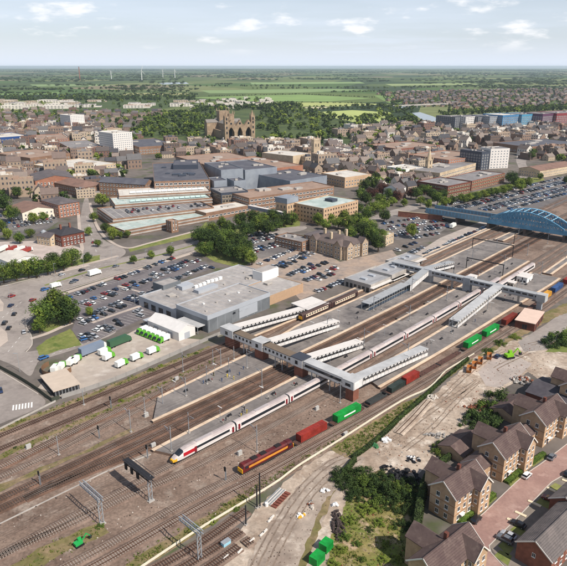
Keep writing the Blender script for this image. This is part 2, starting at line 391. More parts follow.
# weedy verges within the rail land
def verge(fl, fr, s0, s1, z=.075):
    b = MB(); s = s0; P = []
    while s <= s1 + .1:
        j = lambda: rnd.uniform(-.7, .7); P.append((R(s, fl(s) + j(), z), R(s, fr(s) + j(), z))); s += 4
    for (a, c), (a2, c2) in zip(P, P[1:]): b.poly([c, c2, a2, a])
    return struct(b.build('weedy_verge', scrubg))
verge(lerp([(-50, 44), (60, 45), (100, 48)]), lerp([(-50, 39), (60, 43.5), (100, 47)]), -50, 100)
verge(lerp([(-50, 59), (110, 60)]), lerp([(-50, 56), (60, 57.5), (110, 58.3)]), -50, 118)
verge(lerp([(-50, -24.5), (60, -26)]), lerp([(-50, -29), (60, -30)]), -40, 60)
verge(lerp([(-50, -5), (10, -5), (60, -12)]), lerp([(-50, -12), (10, -11), (60, -15)]), -20, 24)
verge(lerp([(0, 30), (40, 27)]), lerp([(0, 26), (40, 25.2)]), -20, 56)
# ------------------------------------------------------------------ platforms
PLH = 1.0
def platform(label, left, right, s0l, s0r, s1, step=8):
    t = thing('platform', label, 'platform', R((s0l + s0r) / 2, (left(s0l) + right(s0r)) / 2)); o = t.location
    n = max(2, int((s1 - min(s0l, s0r)) / step)); A = []; B = []
    for i in range(n + 1):
        a = s0l + (s1 - s0l) * i / n; c = s0r + (s1 - s0r) * i / n; A.append(R(a, left(a)) - o); B.append(R(c, right(c)) - o)
    top = MB(); wall = MB(); cl = MB(); cr = MB(); Z = Vector((0, 0, PLH))
    for i in range(n): top.poly([B[i] + Z, B[i + 1] + Z, A[i + 1] + Z, A[i] + Z])
    ring = A + B[::-1]
    for i in range(len(ring)):
        a, c = ring[i], ring[(i + 1) % len(ring)]; wall.poly([c + Vector((0, 0, .05)), a + Vector((0, 0, .05)), a + Z * .99, c + Z * .99])
    top.build('surface', platm, t); wall.build('platform_wall', platwall, t)
    MB().sweep(A, [(.12, .86), (.12, 1.05), (-1.25, 1.05), (-1.25, .86)], caps=True).build('coping', coping, t)
    MB().sweep(B, [(1.25, .86), (1.25, 1.05), (-.12, 1.05), (-.12, .86)], caps=True).build('coping', coping, t)
    return t
platform('grey platform with pale copings left of the rusty main lines', lerp([(60, 37), (74, 37.4), (100, 39.3), (130, 41.2), (165, 46.6), (400, 44.6)]), lerp([(60, 24.3), (400, 24.3)]), 74, 63, 372)
platform('wide grey platform the long white train stands at', lerp([(50, 10.4), (75, 11.3), (122, 11.5), (155, 14.2), (400, 14.6)]), lerp([(50, 1.75), (400, 1.75)]), 53, 57, 340)
platform('platform with pale right hand edge below the corner of the near footbridge', lerp([(140, -9.2), (165, -7.2), (400, -6.9)]), lerp([(140, -18.4), (175, -19.6), (238, -21.4), (307, -24.6)]), 141, 138, 318)
platform('narrow platform beside the supermarket under the leftmost ramp', lerp([(120, 57), (260, 57)]), lerp([(120, 51.4), (260, 51.2)]), 134, 134, 250)
platform('long pale platform running under the blue bridge', lerp([(280, 60), (520, 58)]), lerp([(280, 55.2), (520, 55)]), 285, 285, 470)
platform('narrow island platform beyond the far footbridge', lerp([(280, 43), (430, 40)]), lerp([(280, 33.5), (430, 34)]), 376, 376, 450)
platform('pale platform on the right beyond the far footbridge', lerp([(290, -13), (420, -12)]), lerp([(290, -18.5), (420, -17)]), 322, 322, 400)
# darker resurfacing patches
for px in ([(355, 341), (368, 334), (376, 337), (363, 344)], [(424, 303), (442, 293), (447, 295), (429, 305)], [(396, 318), (412, 309), (418, 312), (402, 321)]):
    s = MB().poly([G(x, y, 1.02) for x, y in px][::-1]).build('platform_patch', M('patch_dark', lin(98, 88, 82), .95, .15, .6)); s['kind'] = 'structure'
# ------------------------------------------------------------------ trains
trainw = M('train_white', lin(222, 214, 210), .4, .06, .5, spec=.4); trainroof = M('train_roof', lin(190, 178, 174), .6, .16, .5, lin(168, 156, 154))
trainred = M('train_red', lin(176, 28, 40), .4, .06, .5); trainyel = M('train_yellow', lin(236, 176, 40), .45, .05, .5); skirt = M('train_underframe', lin(48, 44, 44), .8, .2, 2)
def section(x, w, zt, zb=.85):
    h = zt - zb
    return [(x, -w * .97, zb), (x, -w, zb + h * .45), (x, -w * .95, zb + h * .78), (x, -w * .62, zb + h * .96), (x, 0, zt), (x, w * .62, zb + h * .96), (x, w * .95, zb + h * .78), (x, w, zb + h * .45), (x, w * .97, zb)]
def loft(secs, mats):
    b = MB(); k = len(secs[0])
    for s in secs: b.v.extend(s)
    for i in range(len(secs) - 1):
        for j in range(k - 1):
            b.f.append([i * k + j, i * k + j + 1, (i + 1) * k + j + 1, (i + 1) * k + j]); b.m.append(mats[j] if j < len(mats) else 0)
        b.f.append([i * k + k - 1, i * k, (i + 1) * k, (i + 1) * k + k - 1]); b.m.append(0)
    b.f.append(list(range(k))); b.m.append(0); b.f.append([(len(secs) - 1) * k + j for j in reversed(range(k))]); b.m.append(0)
    b.f = [f[::-1] for f in b.f]; return b
def coach_parts(L, W=1.37, H=3.85):
    h = L / 2; rm = [0, 0, 1, 1, 1, 1, 0, 0]
    body = loft([section(-h, W, H), section(h, W, H)], rm).mesh('coach_body', [trainw, trainroof], False)
    und = MB().box(-h + .4, h - .4, -1.15, 1.15, .42, .87).mesh('underframe', skirt)
    wb = MB()
    for s in (-1, 1):
        y = s * (W + .01); wb.box(-h + 2.0, h - 2.0, min(y, y - s * .25), max(y, y - s * .25), 1.85, 2.95)
    wb = wb.mesh('window_band', glass)
    st = MB()
    for s in (-1, 1):
        y = s * (W + .02); st.box(-h, h, min(y, y - s * .2), max(y, y - s * .2), .9, 1.12)
    st = st.mesh('red_stripe', trainred)
    dr = MB().box(-.45, .45, -.06, .06, 0, 2.0).mesh('door', [M('train_door', lin(120, 30, 40), .4, .1, 1)])
    rf = MB()
    rf.box(-3.2, 3.2, -.6, .6, H - .1, H + .12)
    rf = rf.mesh('roof_unit', M('train_roof_unit', lin(170, 162, 162), .6, .1, 1))
    return body, und, wb, st, dr, rf
CP_ = coach_parts(25.3)
def azuma():
    s = 53.2; t = thing('passenger_train', 'long white passenger train with yellow nose and dark window band at the platform', 'train', R(s, 0), RH(s)); inv = t.matrix_basis.inverted() if False else Matrix.Rotation(-RH(s), 4, 'Z') @ Matrix.Translation(-Vector(R(s, 0)))
    for k in range(9):
        c = s + 12.9 + k * 25.95; p = R(c, 0, .48); q = inv @ p; rz = RH(c) - RH(s)
        if k == 0:
            h = 12.65; S = [section(h, 1.37, 3.85), section(-7.4, 1.37, 3.85), section(-9.0, 1.34, 3.6), section(-10.6, 1.22, 2.9), section(-12.0, 1.0, 2.1), section(-12.7, .75, 1.6)]
            co = obj('coach', loft(S[::-1], [0, 0, 1, 1, 1, 1, 0, 0]).mesh('coach_body', [trainw, trainroof]), t, q, rz)
            n = loft([section(-12.78, .78, 1.62), section(-12.02, 1.03, 2.0, .8), section(-11.3, 1.15, 2.2, .8)], [0] * 8); n.build('nose_cone', trainyel, co)
            ws = MB().poly([(-8.9, -.85, 3.66), (-8.9, .85, 3.66), (-11.0, .8, 2.76), (-11.0, -.8, 2.76)][::-1]); ws.poly([(-9.0, -1.36, 3.2), (-8.9, -.87, 3.67), (-11, -.82, 2.77), (-10.7, -1.25, 2.4)]); ws.poly([(-9.0, 1.36, 3.2), (-8.9, .87, 3.67), (-11, .82, 2.77), (-10.7, 1.25, 2.4)][::-1]); ws.build('windscreen', glass, co)
            rd = MB(); rd.box(-9.0, -4.6, -1.40, 1.40, 1.5, 2.75); rd.build('red_panel', trainred, co)
        else: co = obj('coach', CP_[0], t, q, rz)
        obj('underframe', CP_[1], co); obj('window_band', CP_[2] if k else MB().box(-3.8, 10.1, -1.38, 1.38, 2.02, 2.88).mesh('window_band', glass), co)
        obj('roof_unit', CP_[5], co)
        for x in ((-11.6, 11.6) if k else (-4.2, 11.6)):
            for sd in (-1.36, 1.36): obj('door', CP_[4], co, (x, sd, 1.0))
        if k < 8: MB().box(12.6, 13.3, -1.1, 1.1, 1.0, 3.5).build('gangway', black, co)
azuma()
# brown two-coach train at the left platform
bm_ = M('train_brown', lin(70, 48, 46), .5, .1, .6); cream = M('train_cream', lin(224, 206, 180), .5, .08, .6); emroof = M('train_dark_roof', lin(74, 58, 54), .7, .15, .6)
s0 = 167.5; d0 = 48.9
t = thing('passenger_train', 'short dark brown train with cream window panels beside the supermarket', 'train', R(s0, d0), RH(s0)); inv = Matrix.Rotation(-RH(s0), 4, 'Z') @ Matrix.Translation(-R(s0, d0))
bodyb = loft([section(-11.4, 1.36, 3.8), section(11.4, 1.36, 3.8)], [0, 0, 1, 1, 1, 1, 0, 0]).mesh('coach_body', [bm_, emroof]); pan = MB(); win = MB().box(-.62, .62, -.05, .05, 0, .72).mesh('window', glass)
for s in (-1, 1): pan.box(-8.6, 8.6, min(s * 1.37, s * 1.2), max(s * 1.37, s * 1.2), 1.5, 2.95)
pan = pan.mesh('cream_panel', cream); endp = MB().box(-.06, .06, -1.1, 1.1, 1.0, 2.6).mesh('cab_end', trainyel)
for k in range(2):
    c = s0 + 11.7 + k * 23.6; co = obj('coach', bodyb, t, inv @ R(c, 48.9, .48), RH(c) - RH(s0)); obj('underframe', CP_[1], co, scale=(.9, 1, 1)); obj('cream_panel', pan, co)
    for i in range(9):
        for sd in (-1.36, 1.36): obj('window', win, co, (-7.6 + i * 1.9, sd, 1.95))
    obj('cab_end', endp, co, ((-11.45, 11.45)[k], 0, 0))
    for x in (-9.7, 9.7):
        for sd in (-1.36, 1.36): obj('door', MB().box(-.6, .6, -.05, .05, 1.0, 2.9).mesh('door', M('door_dark', lin(40, 30, 32), .5)), co, (x, sd, 0))
# ------------------------------------------------------------------ freight train on the goods track
def on_path(P, px, py, z=0):
    g = G(px, py, z); best = None
    for i in range(len(P) - 1):
        a, b = P[i], P[i + 1]; d = b - a; u = max(0, min(1, (g - a).dot(d) / d.dot(d))); q = a + d * u; e = (Vector((g.x, g.y, 0)) - q).length
        if best is None or e < best[0]: best = (e, q, math.atan2(d.y, d.x))
    return best[1], best[2]
def wheelset(t, xs, r=.45, g=.75):
    me = bpy.data.meshes.get('wheel') or MB().tube((0, -.07, 0), (0, .07, 0), r, n=12).mesh('wheel', skirt)
    for x in xs:
        for y in (-g, g): obj('wheel', me, t, (x, y, r + .5))
maroon = M('loco_maroon', lin(100, 34, 34), .5, .22, .7, lin(80, 28, 30)); gold = M('loco_gold', lin(206, 138, 52), .5, .2, .7); grill = M('grille_dark', lin(40, 34, 34), .7, .1, 2)
pa, ra = on_path(T10, 241, 477); pb, rb = on_path(T10, 295, 450); mid = (pa + pb) / 2; ra = math.atan2((pb - pa).y, (pb - pa).x); LL = 21.4
t = thing('locomotive', 'maroon and gold diesel locomotive hauling the container train', 'locomotive', mid, ra); h = LL / 2
b = loft([section(-h + 2.6, 1.18, 3.85, 1.35), section(h - 2.6, 1.18, 3.85, 1.35)], [0] * 8); b.build('body', maroon, t)
for e in (-1, 1):
    cab = loft([section(e * (h - 2.6) * 1.0, 1.33, 3.95, 1.3), section(e * (h - .75), 1.33, 3.85, 1.3), section(e * (h - .25), 1.25, 2.6, 1.1)][::e], [0] * 8).build('cab', maroon if e > 0 else maroon, t)
    MB().poly([(e * (h - .74), -1.0, 3.62), (e * (h - .74), 1.0, 3.62), (e * (h - .3), 1.05, 2.72), (e * (h - .3), -1.05, 2.72)][::-e]).build('windscreen', glass, cab)
    MB().box(min(e * (h - .26), e * (h - .05)), max(e * (h - .26), e * (h - .05)), -1.15, 1.15, 1.15, 2.5).build('yellow_end', trainyel, cab)
    for y in (-1.36, 1.36): MB().box(min(e * (h - 2.2), e * (h - 1.2)), max(e * (h - 2.2), e * (h - 1.2)), y - .04, y + .04, 2.5, 3.3).build('side_window', glass, cab)
for y in (-1, 1): MB().box(-h + 2.7, h - 2.7, min(y * 1.2, y * 1.1), max(y * 1.2, y * 1.1), 2.0, 2.75).build('gold_band', gold, t)
MB().box(-h + .3, h - .3, -1.25, 1.25, 1.0, 1.34).build('frame', skirt, t)
for x in (-5.2, -1.5, 4.6): MB().box(x - 1.1, x + 1.1, -.8, .8, 3.8, 4.0).build('roof_grille', grill, t)
MB().box(-2.6, 2.6, -1.2, 1.2, .6, 1.0).build('fuel_tank', skirt, t)
wheelset(t, (-8, -6, -4, 4, 6, 8), .52)
def flat_wagon(px0, px1, label, z=1.05):
    a, _ = on_path(T10, *px0); c, _ = on_path(T10, *px1); m = (a + c) / 2; r = math.atan2((c - a).y, (c - a).x); L = (c - a).length + 1.6
    t = thing('flat_wagon', label, 'wagon', m, r); h = L / 2
    MB().box(-h, h, -1.25, 1.25, .98, 1.2).box(-h, h, -.25, .25, .7, .98).build('deck', M('wagon_brown', lin(86, 60, 52), .85, .2, .8), t)
    for x in (-h - .5, h): MB().box(x, x + .5, -.9, .9, .85, 1.15).build('buffer_beam', skirt, t)
    wheelset(t, (-h + 1.4, -h + 3.2, h - 3.2, h - 1.4), .42); return m, r, L
def container(m, r, L, col, label, name='shipping_container', z=1.2, logo=False, H=2.6, wdt=1.22):
    t = thing(name, label, 'container', (m.x, m.y, z), r); h = L / 2; mat = M('container_' + col[0], col[1], .6, .22, .7, tuple(q * .7 for q in col[1]), None, .3)
    MB().box(-h + .08, h - .08, -wdt + .05, wdt - .05, .05, H - .06).build('shell', mat, t)
    ribs = MB(); n = int(L / .55)
    for i in range(n):
        x = -h + .3 + (L - .6) * i / (n - 1)
        for y in (-1, 1): ribs.box(x - .12, x + .12, min(y * wdt, y * (wdt - .08)), max(y * wdt, y * (wdt - .08)), .15, H - .12)
        if i % 2: ribs.box(x - .12, x + .12, -wdt + .1, wdt - .1, H - .07, H - .03)
    stuffed(ribs.build('corrugation', mat, t)); fr = MB()
    for x in (-h, h):
        for y in (-wdt, wdt): fr.box(min(x, x - math.copysign(.15, x)), max(x, x - math.copysign(.15, x)), min(y, y - math.copysign(.15, y)), max(y, y - math.copysign(.15, y)), 0, H)
    for y in (-wdt, wdt):
        for z0 in (0, H - .13): fr.box(-h + .15, h - .15, min(y, y - math.copysign(.12, y)), max(y, y - math.copysign(.12, y)), z0, z0 + .13)
    fr.build('frame', mat, t)
    for y in (-1, 1):
        for q in (0, 1): MB().box(h - .06, h + .02, -wdt + .12 + q * (wdt - .1), -.03 + q * (wdt - .1), .12, H - .12)
    MB().box(h - .07, h + .015, -wdt + .16, -.03, .15, H - .15).build('door', mat, t); MB().box(h - .07, h + .015, .03, wdt - .16, .15, H - .15).build('door', mat, t)
    if logo:
        lb = MB()
        for y in (-1, 1): lb.box(-h * .45, h * .5, min(y * (wdt + .01), y * wdt), max(y * (wdt + .01), y * wdt), .95, 1.55)
        lb.build('painted_panel', white, t)
    return t
red = ('red', lin(150, 52, 42)); grn = ('green', lin(24, 150, 62)); brn = ('rust', lin(128, 52, 40)); ylw = ('yellow', lin(224, 164, 60)); blu = ('blue', lin(60, 90, 140)); gry = ('dark_green', lin(52, 62, 58))
for (a, c, col, lab, logo) in (((297.5, 446), (327, 430), red, 'rusty red container right behind the locomotive', 0), ((333, 426), (360, 411), grn, 'bright green container with white side panel behind the red one', 1),
        ((389, 395), (403, 387), gry, 'low dark green container next to a small red one', 0), ((405, 387), (417, 379), red, 'short red container in the middle of the goods train', 0),
        ((463, 351), (480, 341), grn, 'bright green container above the dirt yard, nearer of the pair', 1), ((482, 340), (498, 330), grn, 'bright green container above the dirt yard, farther of the pair', 1),
        ((500, 327), (515, 319), brn, 'rust red container beside the pale roofed shed', 0), ((539, 304), (550, 296), ylw, 'yellow container at the far end of the goods train', 0),
        ((551, 295), (561, 288), blu, 'blue container at the far end of the goods train', 0), ((562, 287.5), (574, 279), red, 'red container cut by the right edge of the picture', 0)):
    m, r, L = flat_wagon(a, c, 'flat wagon carrying the ' + lab.split(' with')[0]); container(m, r, max(6.1, min(12.4, L - 1.6)), col, lab, z=1.2, logo=logo, H=2.0 if col is gry else 2.6)
def gondola(a, c, lab):
    m, r, L = flat_wagon(a, c, 'flat wagon under the ' + lab); t = thing('empty_skip_body', lab, 'wagon body', (m.x, m.y, 1.2), r); h = L / 2 - .5; g = M('wagon_dark', lin(58, 60, 60), .8, .2, .7)
    for y in (-1.2, 1.1): MB().box(-h, h, y, y + .1, 0, 1.0).build('side_wall', g, t)
    for x in (-h, h - .1): MB().box(x, x + .1, -1.1, 1.1, 0, 1.0).build('end_wall', g, t)
    MB().box(-h + .1, h - .1, -1.1, 1.1, .02, .12).build('floor', g, t)
gondola((368, 407), (384, 398), 'low open dark wagon body behind the green container')
for a, c, lab in (((420, 377), (436, 368), 'empty brown flat wagon past the short red container'), ((440, 366), (458, 355), 'empty brown flat wagon before the pair of green containers'), ((518, 318), (536, 306), 'empty flat wagon before the yellow container')): flat_wagon(a, c, lab)
# a far white train stands beyond the far footbridge
for lab, s, d, n in (('short white train on the middle line beyond the far footbridge', 276, -4.6, 2),):
    t = thing('passenger_train', lab, 'train', R(s, d), RH(s))
    for k in range(n): co = obj('coach', CP_[0], t, (12.9 + k * 25.9, 0, .48)); obj('underframe', CP_[1], co); obj('window_band', CP_[2], co)
# ------------------------------------------------------------------ generic building kit
def facing(p, nrm): return (Vector((0, 0, CAMH)) - p).dot(nrm) > 0
def RB(c, a, b, h):
    C, A, B = G(*c, h), G(*a, h), G(*b, h)
    if (A - C).cross(B - C).z < 0: A, B = B, A
    u = A - C; L = u.length; u = u / L; v = Vector((-u.y, u.x, 0)); Wd = (B - C).dot(v)
    return (Vector((C.x, C.y, 0)), math.atan2(u.y, u.x), L, Wd)
FOOT = []                                          # footprints already taken (world rect)
def taken(x, y, mrg=0):
    for (o, ca, sa, L, Wd) in FOOT:
        dx, dy = x - o[0], y - o[1]; a = dx * ca + dy * sa; b = -dx * sa + dy * ca
        if -mrg < a < L + mrg and -mrg < b < Wd + mrg: return True
    return False
def claim(o, rz, L, Wd): FOOT.append(((o[0], o[1]), math.cos(rz), math.sin(rz), L, Wd))
def window_mesh(frame, gl):
    k = 'win_' + frame.name + gl.name
    if k in bpy.data.meshes: return bpy.data.meshes[k]
    b = MB(); b.box(-.5, .5, -.04, .1, 0, 1, 0); 
    for x0, x1 in ((-.42, -.03), (.03, .42)): b.poly([(x0, -.045, .08), (x1, -.045, .08), (x1, -.045, .92), (x0, -.045, .92)], 1)
    b.box(-.56, .56, -.16, .0, -.07, -.005, 0); return b.mesh(k, [frame, gl])
def wgrid(t, face, L, Wd, zs, sp, w, h, frame=white, gl=glass, x0=1.0, x1=None, name='window', depth=1, off=0.0, base=(0, 0)):
    """windows on one face of a box building; face 0: y=0, 1: x=L, 2: y=W, 3: x=0"""
    me = window_mesh(frame, gl); n = (L if face in (0, 2) else Wd); x1 = n - x0 if x1 is None else x1; cnt = max(1, int((x1 - x0) / sp + .5)); st = (x1 - x0) / cnt
    rzs = (0, math.pi / 2, math.pi, -math.pi / 2)[face]
    for z in zs:
        for i in range(cnt):
            a = x0 + (i + .5) * st
            p = ((a, -off), (L + off, a), (a, Wd + off), (-off, a))[face]
            obj(name, me, t, (p[0] + base[0], p[1] + base[1], z), rzs, (w, depth, h))
def vis_faces(o, rz, L, Wd, h=6):
    c, s = math.cos(rz), math.sin(rz); X = Vector((c, s, 0)); Y = Vector((-s, c, 0)); z = Vector((0, 0, h)); r = []
    for i, (p, n) in enumerate(((o + X * L / 2, -Y), (o + X * L + Y * Wd / 2, X), (o + X * L / 2 + Y * Wd, Y), (o + Y * Wd / 2, -X))):
        if facing(p + z, n): r.append(i)
    return r
def flat_block(t, L, Wd, h, wall, roof, z0=0, para=.5, base=(0, 0), wname='wall', rname='roof', th=.35):
    x, y = base; b = MB(); o = [(x, y), (x + L, y), (x + L, y + Wd), (x, y + Wd)]; i_ = [(x + th, y + th), (x + L - th, y + th), (x + L - th, y + Wd - th), (x + th, y + Wd - th)]
    for k in range(4):
        j = (k + 1) % 4; O, P_, I, J = o[k], o[j], i_[k], i_[j]
        b.poly([(*O, z0), (*P_, z0), (*P_, h), (*O, h)]); b.poly([(*O, h), (*P_, h), (*J, h), (*I, h)]); b.poly([(*I, h), (*J, h), (*J, h - para), (*I, h - para)])
    w = b.build(wname, wall, t); r = MB().prism(i_, h - para - .25, h - para + .01, 0).build(rname, roof, t); return w, r
def gable_roof(t, L, Wd, h, rise, roof, wall=None, ov=.4, base=(0, 0), axis='x', th=.18, name='roof'):
    x, y = base; b = MB()
    def pt(a, c, z): return (x + a, y + c, z) if axis == 'x' else (x + c, y + a, z)
    l, w = (L, Wd) if axis == 'x' else (Wd, L); k = rise / (w / 2); e = h - k * ov
    flip = axis != 'x'
    for sgn in (0, 1):
        c0, c1 = (-ov, w / 2) if sgn == 0 else (w + ov, w / 2)
        lo = [pt(-ov, c0, e), pt(l + ov, c0, e), pt(l + ov, c1, h + rise), pt(-ov, c1, h + rise)]; up = [(p[0], p[1], p[2] + th) for p in lo]
        if (sgn == 1) != flip: lo.reverse(); up.reverse()
        b.hexa(lo, up)
    r = b.build(name, roof, t)
    if wall:
        g = MB()
        for a in (0, l):
            q = [pt(a, 0, h), pt(a, w, h), pt(a, w / 2, h + rise)]
            g.poly(q); g.poly([pt(a + (.02 if a == 0 else -.02), *z) for z in ((0, h), (w, h), (w / 2, h + rise))][::-1])
        for p in (0, 1): pass
        gb = g; 
        for side in (0, 1):
            o = MB(); o.v = gb.v[side * 6:side * 6 + 6]; o.f = [[0, 1, 2], [3, 4, 5]]; o.m = [0, 0]; o.build('gable', wall, t)
    return r
def hip_roof(t, L, Wd, h, rise, roof, ov=.5, base=(0, 0), name='roof'):
    x, y = base; a = min(L, Wd) / 2; b = MB(); e = [(x - ov, y - ov, h), (x + L + ov, y - ov, h), (x + L + ov, y + Wd + ov, h), (x - ov, y + Wd + ov, h)]
    if L >= Wd: r0, r1 = (x + a, y + Wd / 2, h + rise), (x + L - a, y + Wd / 2, h + rise); F = [[e[0], e[1], r1, r0], [e[1], e[2], r1], [e[2], e[3], r0, r1], [e[3], e[0], r0]]
    else: r0, r1 = (x + L / 2, y + a, h + rise), (x + L / 2, y + Wd - a, h + rise); F = [[e[0], e[1], r0], [e[1], e[2], r1, r0], [e[2], e[3], r1], [e[3], e[0], r0, r1]]
    n = len(b.v)
    b.v.extend(e + [r0, r1]); ix = {p: i for i, p in enumerate(b.v)}
    for f in F: b.f.append([ix[p] for p in f]); b.m.append(0)
    b.f.append([3, 2, 1, 0]); b.m.append(0); return b.build(name, roof, t)
def box_walls(t, L, Wd, h, wall, z0=0, base=(0, 0), name='wall'): return MB().box(base[0], base[0] + L, base[1], base[1] + Wd, z0, h).build(name, wall, t)
def chimney(t, x, y, z0, z1, w=.9, m=None): return MB().box(x - w / 2, x + w / 2, y - w / 2, y + w / 2, z0, z1).build('chimney', m or brick, t)
# ------------------------------------------------------------------ near footbridge
clad = M('white_cladding', lin(222, 219, 216), .6, .08, .5, lin(206, 202, 199)); fbroof = M('bridge_roof_brown', lin(112, 98, 84), .85, .15, .5); fbgrey = M('bridge_roof_grey', lin(186, 186, 186), .7, .1, .4, lin(168, 168, 168)); fbdark = M('bridge_roof_dark', lin(62, 66, 76), .7, .1, .5); fbpale = M('ramp_roof_pale', lin(212, 206, 200), .7, .08, .5)
S1 = 125.0
t = thing('station_footbridge', 'near white covered footbridge across the tracks with boxy stair heads and four ramps', 'footbridge', R(S1, 0), RH(S1))
MB().box(-2.0, 2.0, -17, 57, 5.2, 5.55).build('deck', concrete, t)
wbx = window_mesh(dksteel, glass)
def span(y0, y1, hw, zr, roof, win, nm, wsp=2.2, wh=.9, ww=1.0, band=False):
    for sx in (-1, 1):
        w = MB().box(min(sx * hw, sx * (hw - .2)), max(sx * hw, sx * (hw - .2)), y0, y1, 5.56, zr).build('side_wall', clad, t)
        if band: obj('window_band', wbx, t, (sx * hw, (y0 + y1) / 2, 6.8), sx * math.pi / 2, (y1 - y0 - 2, 1, .95))
        else:
            n = max(1, int((y1 - y0 - .6) / wsp))
            for i in range(n): obj('window', wbx, t, (sx * hw, y0 + .3 + (y1 - y0 - .6) * (i + .5) / n, 6.7), sx * math.pi / 2, (ww, 1, wh))
    r = MB().box(-hw - .15, hw + .15, y0, y1, zr, zr + .25).build('roof', roof, t)
span(48.6, 57, 2.7, 9.0, fbgrey, 1, '', 4, 1.4, 1.6); span(36.8, 48.6, 2.0, 8.2, fbroof, 1, ''); span(30.4, 36.8, 2.7, 9.0, fbgrey, 1, '', 3.2, 1.4, 1.5); span(14.2, 30.4, 2.0, 8.2, fbroof, 1, '')
span(8, 14.2, 2.7, 8.9, fbdark, 1, '', 3, 1.4, 1.4); span(-12.2, 8, 2.2, 8.5, fbgrey, 1, '', band=True); span(-17.5, -12.2, 2.9, 8.7, fbgrey, 1, '', 5, 1.0, 2.4)
for y in (57, -17.5):
    MB().box(-2.5, 2.5, min(y, y - math.copysign(.2, y)), max(y, y - math.copysign(.2, y)), 5.56, 8.7).build('end_wall', clad, t)
for y0, y1, d in ((49, 55, brick), (31, 36, brick), (8.6, 13.2, brick), (-16.6, -13, brick)): MB().box(-1.7, 1.7, y0, y1, .3, 5.2).build('pier', d, t)
for y in (43, 24, 20, 4, -5.2):
    for x in (-1.5, 1.5): MB().tube((x, y, .3), (x, y, 5.2), .22, n=8).build('column', steel, t)
def cover(t, y, x0, x1, z0, z1, hw, roof, wall, side='slots', fl0=5.4, fl1=1.1, nm='ramp'):
    """covered ramp along x from (x0: roof z0) to (x1: roof z1)"""
    e = 1 if x1 > x0 else -1; g = MB()
    def slab(zz0, zz1, th, w, yo=0.0):
        q = [(x0, y - w + yo, zz0), (x1, y - w + yo, zz1), (x1, y + w + yo, zz1), (x0, y + w + yo, zz0)]
        if e < 0: q = q[::-1]
        return MB().hexa(q, [(p[0], p[1], p[2] + th) for p in q])
    rm = slab(z0, z1, .22, hw + .25).build('ramp_roof', roof, t); slab(fl0 - .3, fl1 - .12, .3, hw - .1).build('ramp_floor', concrete, t)
    n = int(abs(x1 - x0) / 2.4)
    for sy in (-1, 1):
        yy = y + sy * hw
        lo = [(x0, yy - .08, fl0), (x1, yy - .08, fl1), (x1, yy + .08, fl1), (x0, yy + .08, fl0)]; hi0 = (z0 - fl0) * (.42 if side != 'solid' else 1); hi1 = (z1 - fl1) * (.42 if side != 'solid' else 1)
        if e < 0: lo = lo[::-1]; up = [(p[0], p[1], p[2] + (hi0 if p[0] == x0 else hi1)) for p in lo]
        else: up = [(p[0], p[1], p[2] + (hi0 if p[0] == x0 else hi1)) for p in lo]
        MB().hexa(lo, up).build('ramp_side', wall, t)
        lo2 = [(p[0], p[1], (z0 if p[0] == x0 else z1) - .75) for p in lo]; MB().hexa(lo2, [(p[0], p[1], p[2] + .72) for p in lo2]).build('ramp_fascia', wall, t)
        for i in range(n + 1):
            f = i / n; x = x0 + (x1 - x0) * f; za = fl0 + (fl1 - fl0) * f; zb = z0 + (z1 - z0) * f
            MB_POST(t, x, yy, za, zb)
            if i < n and side != 'solid':
                f = (i + .5) / n; obj('fascia_window', wbx, t, (x0 + (x1 - x0) * f, yy + sy * .08, z0 + (z1 - z0) * f - .58), 0 if sy < 0 else math.pi, (.95, .6, .42))
_post = None
def MB_POST(t, x, y, za, zb):
    global _post
    if _post is None: _post = MB().box(-.09, .09, -.09, .09, 0, 1).mesh('ramp_post', steel)
    obj('ramp_post', _post, t, (x, y, za), 0, (1, 1, zb - za))
cover(t, 53.7, 2.7, 48, 8.4, 4.2, 1.9, fbpale, clad); cover(t, 31.6, 2.7, 48, 8.4, 4.2, 1.9, fbpale, clad); cover(t, 9.6, 2.7, 37, 8.4, 4.2, 1.9, fbpale, clad); cover(t, -15.0, 2.9, 50, 8.4, 4.4, 1.9, fbgrey, clad, side='band')
# ------------------------------------------------------------------ far footbridge
S2 = 262.0; fb2w = M('grey_cladding', lin(164, 166, 170), .6, .1, .5, lin(148, 150, 154)); fb2r = M('grey_bridge_roof', lin(158, 160, 162), .75, .14, .4)
t = thing('station_footbridge', 'far long grey covered footbridge with two sloping stair ramps', 'footbridge', R(S2, 0), RH(S2))
MB().box(-1.6, 1.6, -34, 55, 5.3, 5.6).build('deck', concrete, t); MB().box(-1.9, 1.9, -34.2, 55.2, 8.2, 8.45).build('roof', fb2r, t)
for sx in (-1, 1):
    MB().box(min(sx * 1.7, sx * 1.55), max(sx * 1.7, sx * 1.55), -34, 55, 5.61, 8.19).build('side_wall', fb2w, t)
    for i in range(26): obj('window', wbx, t, (sx * 1.7, -31 + i * 3.3, 6.9), sx * math.pi / 2, (2.4, 1, .8))
for y, w in ((-32, 1.3), (-21, .5), (7.5, 2.2), (16.5, .5), (31, 2.2), (45, .5), (52, 1.6)): MB().box(-w * .6, w * .6, y - w, y + w, .3, 5.3).build('pier', concrete if w < 1 else fb2w, t)
MB().box(-2.1, 2.1, 5.4, 9.4, 5.0, 8.9).build('stair_head', fb2w, t); MB().box(-2.1, 2.1, 28.5, 33.5, 5.0, 8.7).build('stair_head', fb2w, t); MB().box(-2.2, 2.2, -35, -30.5, 5.0, 8.8).build('lift_head', fbgrey, t)
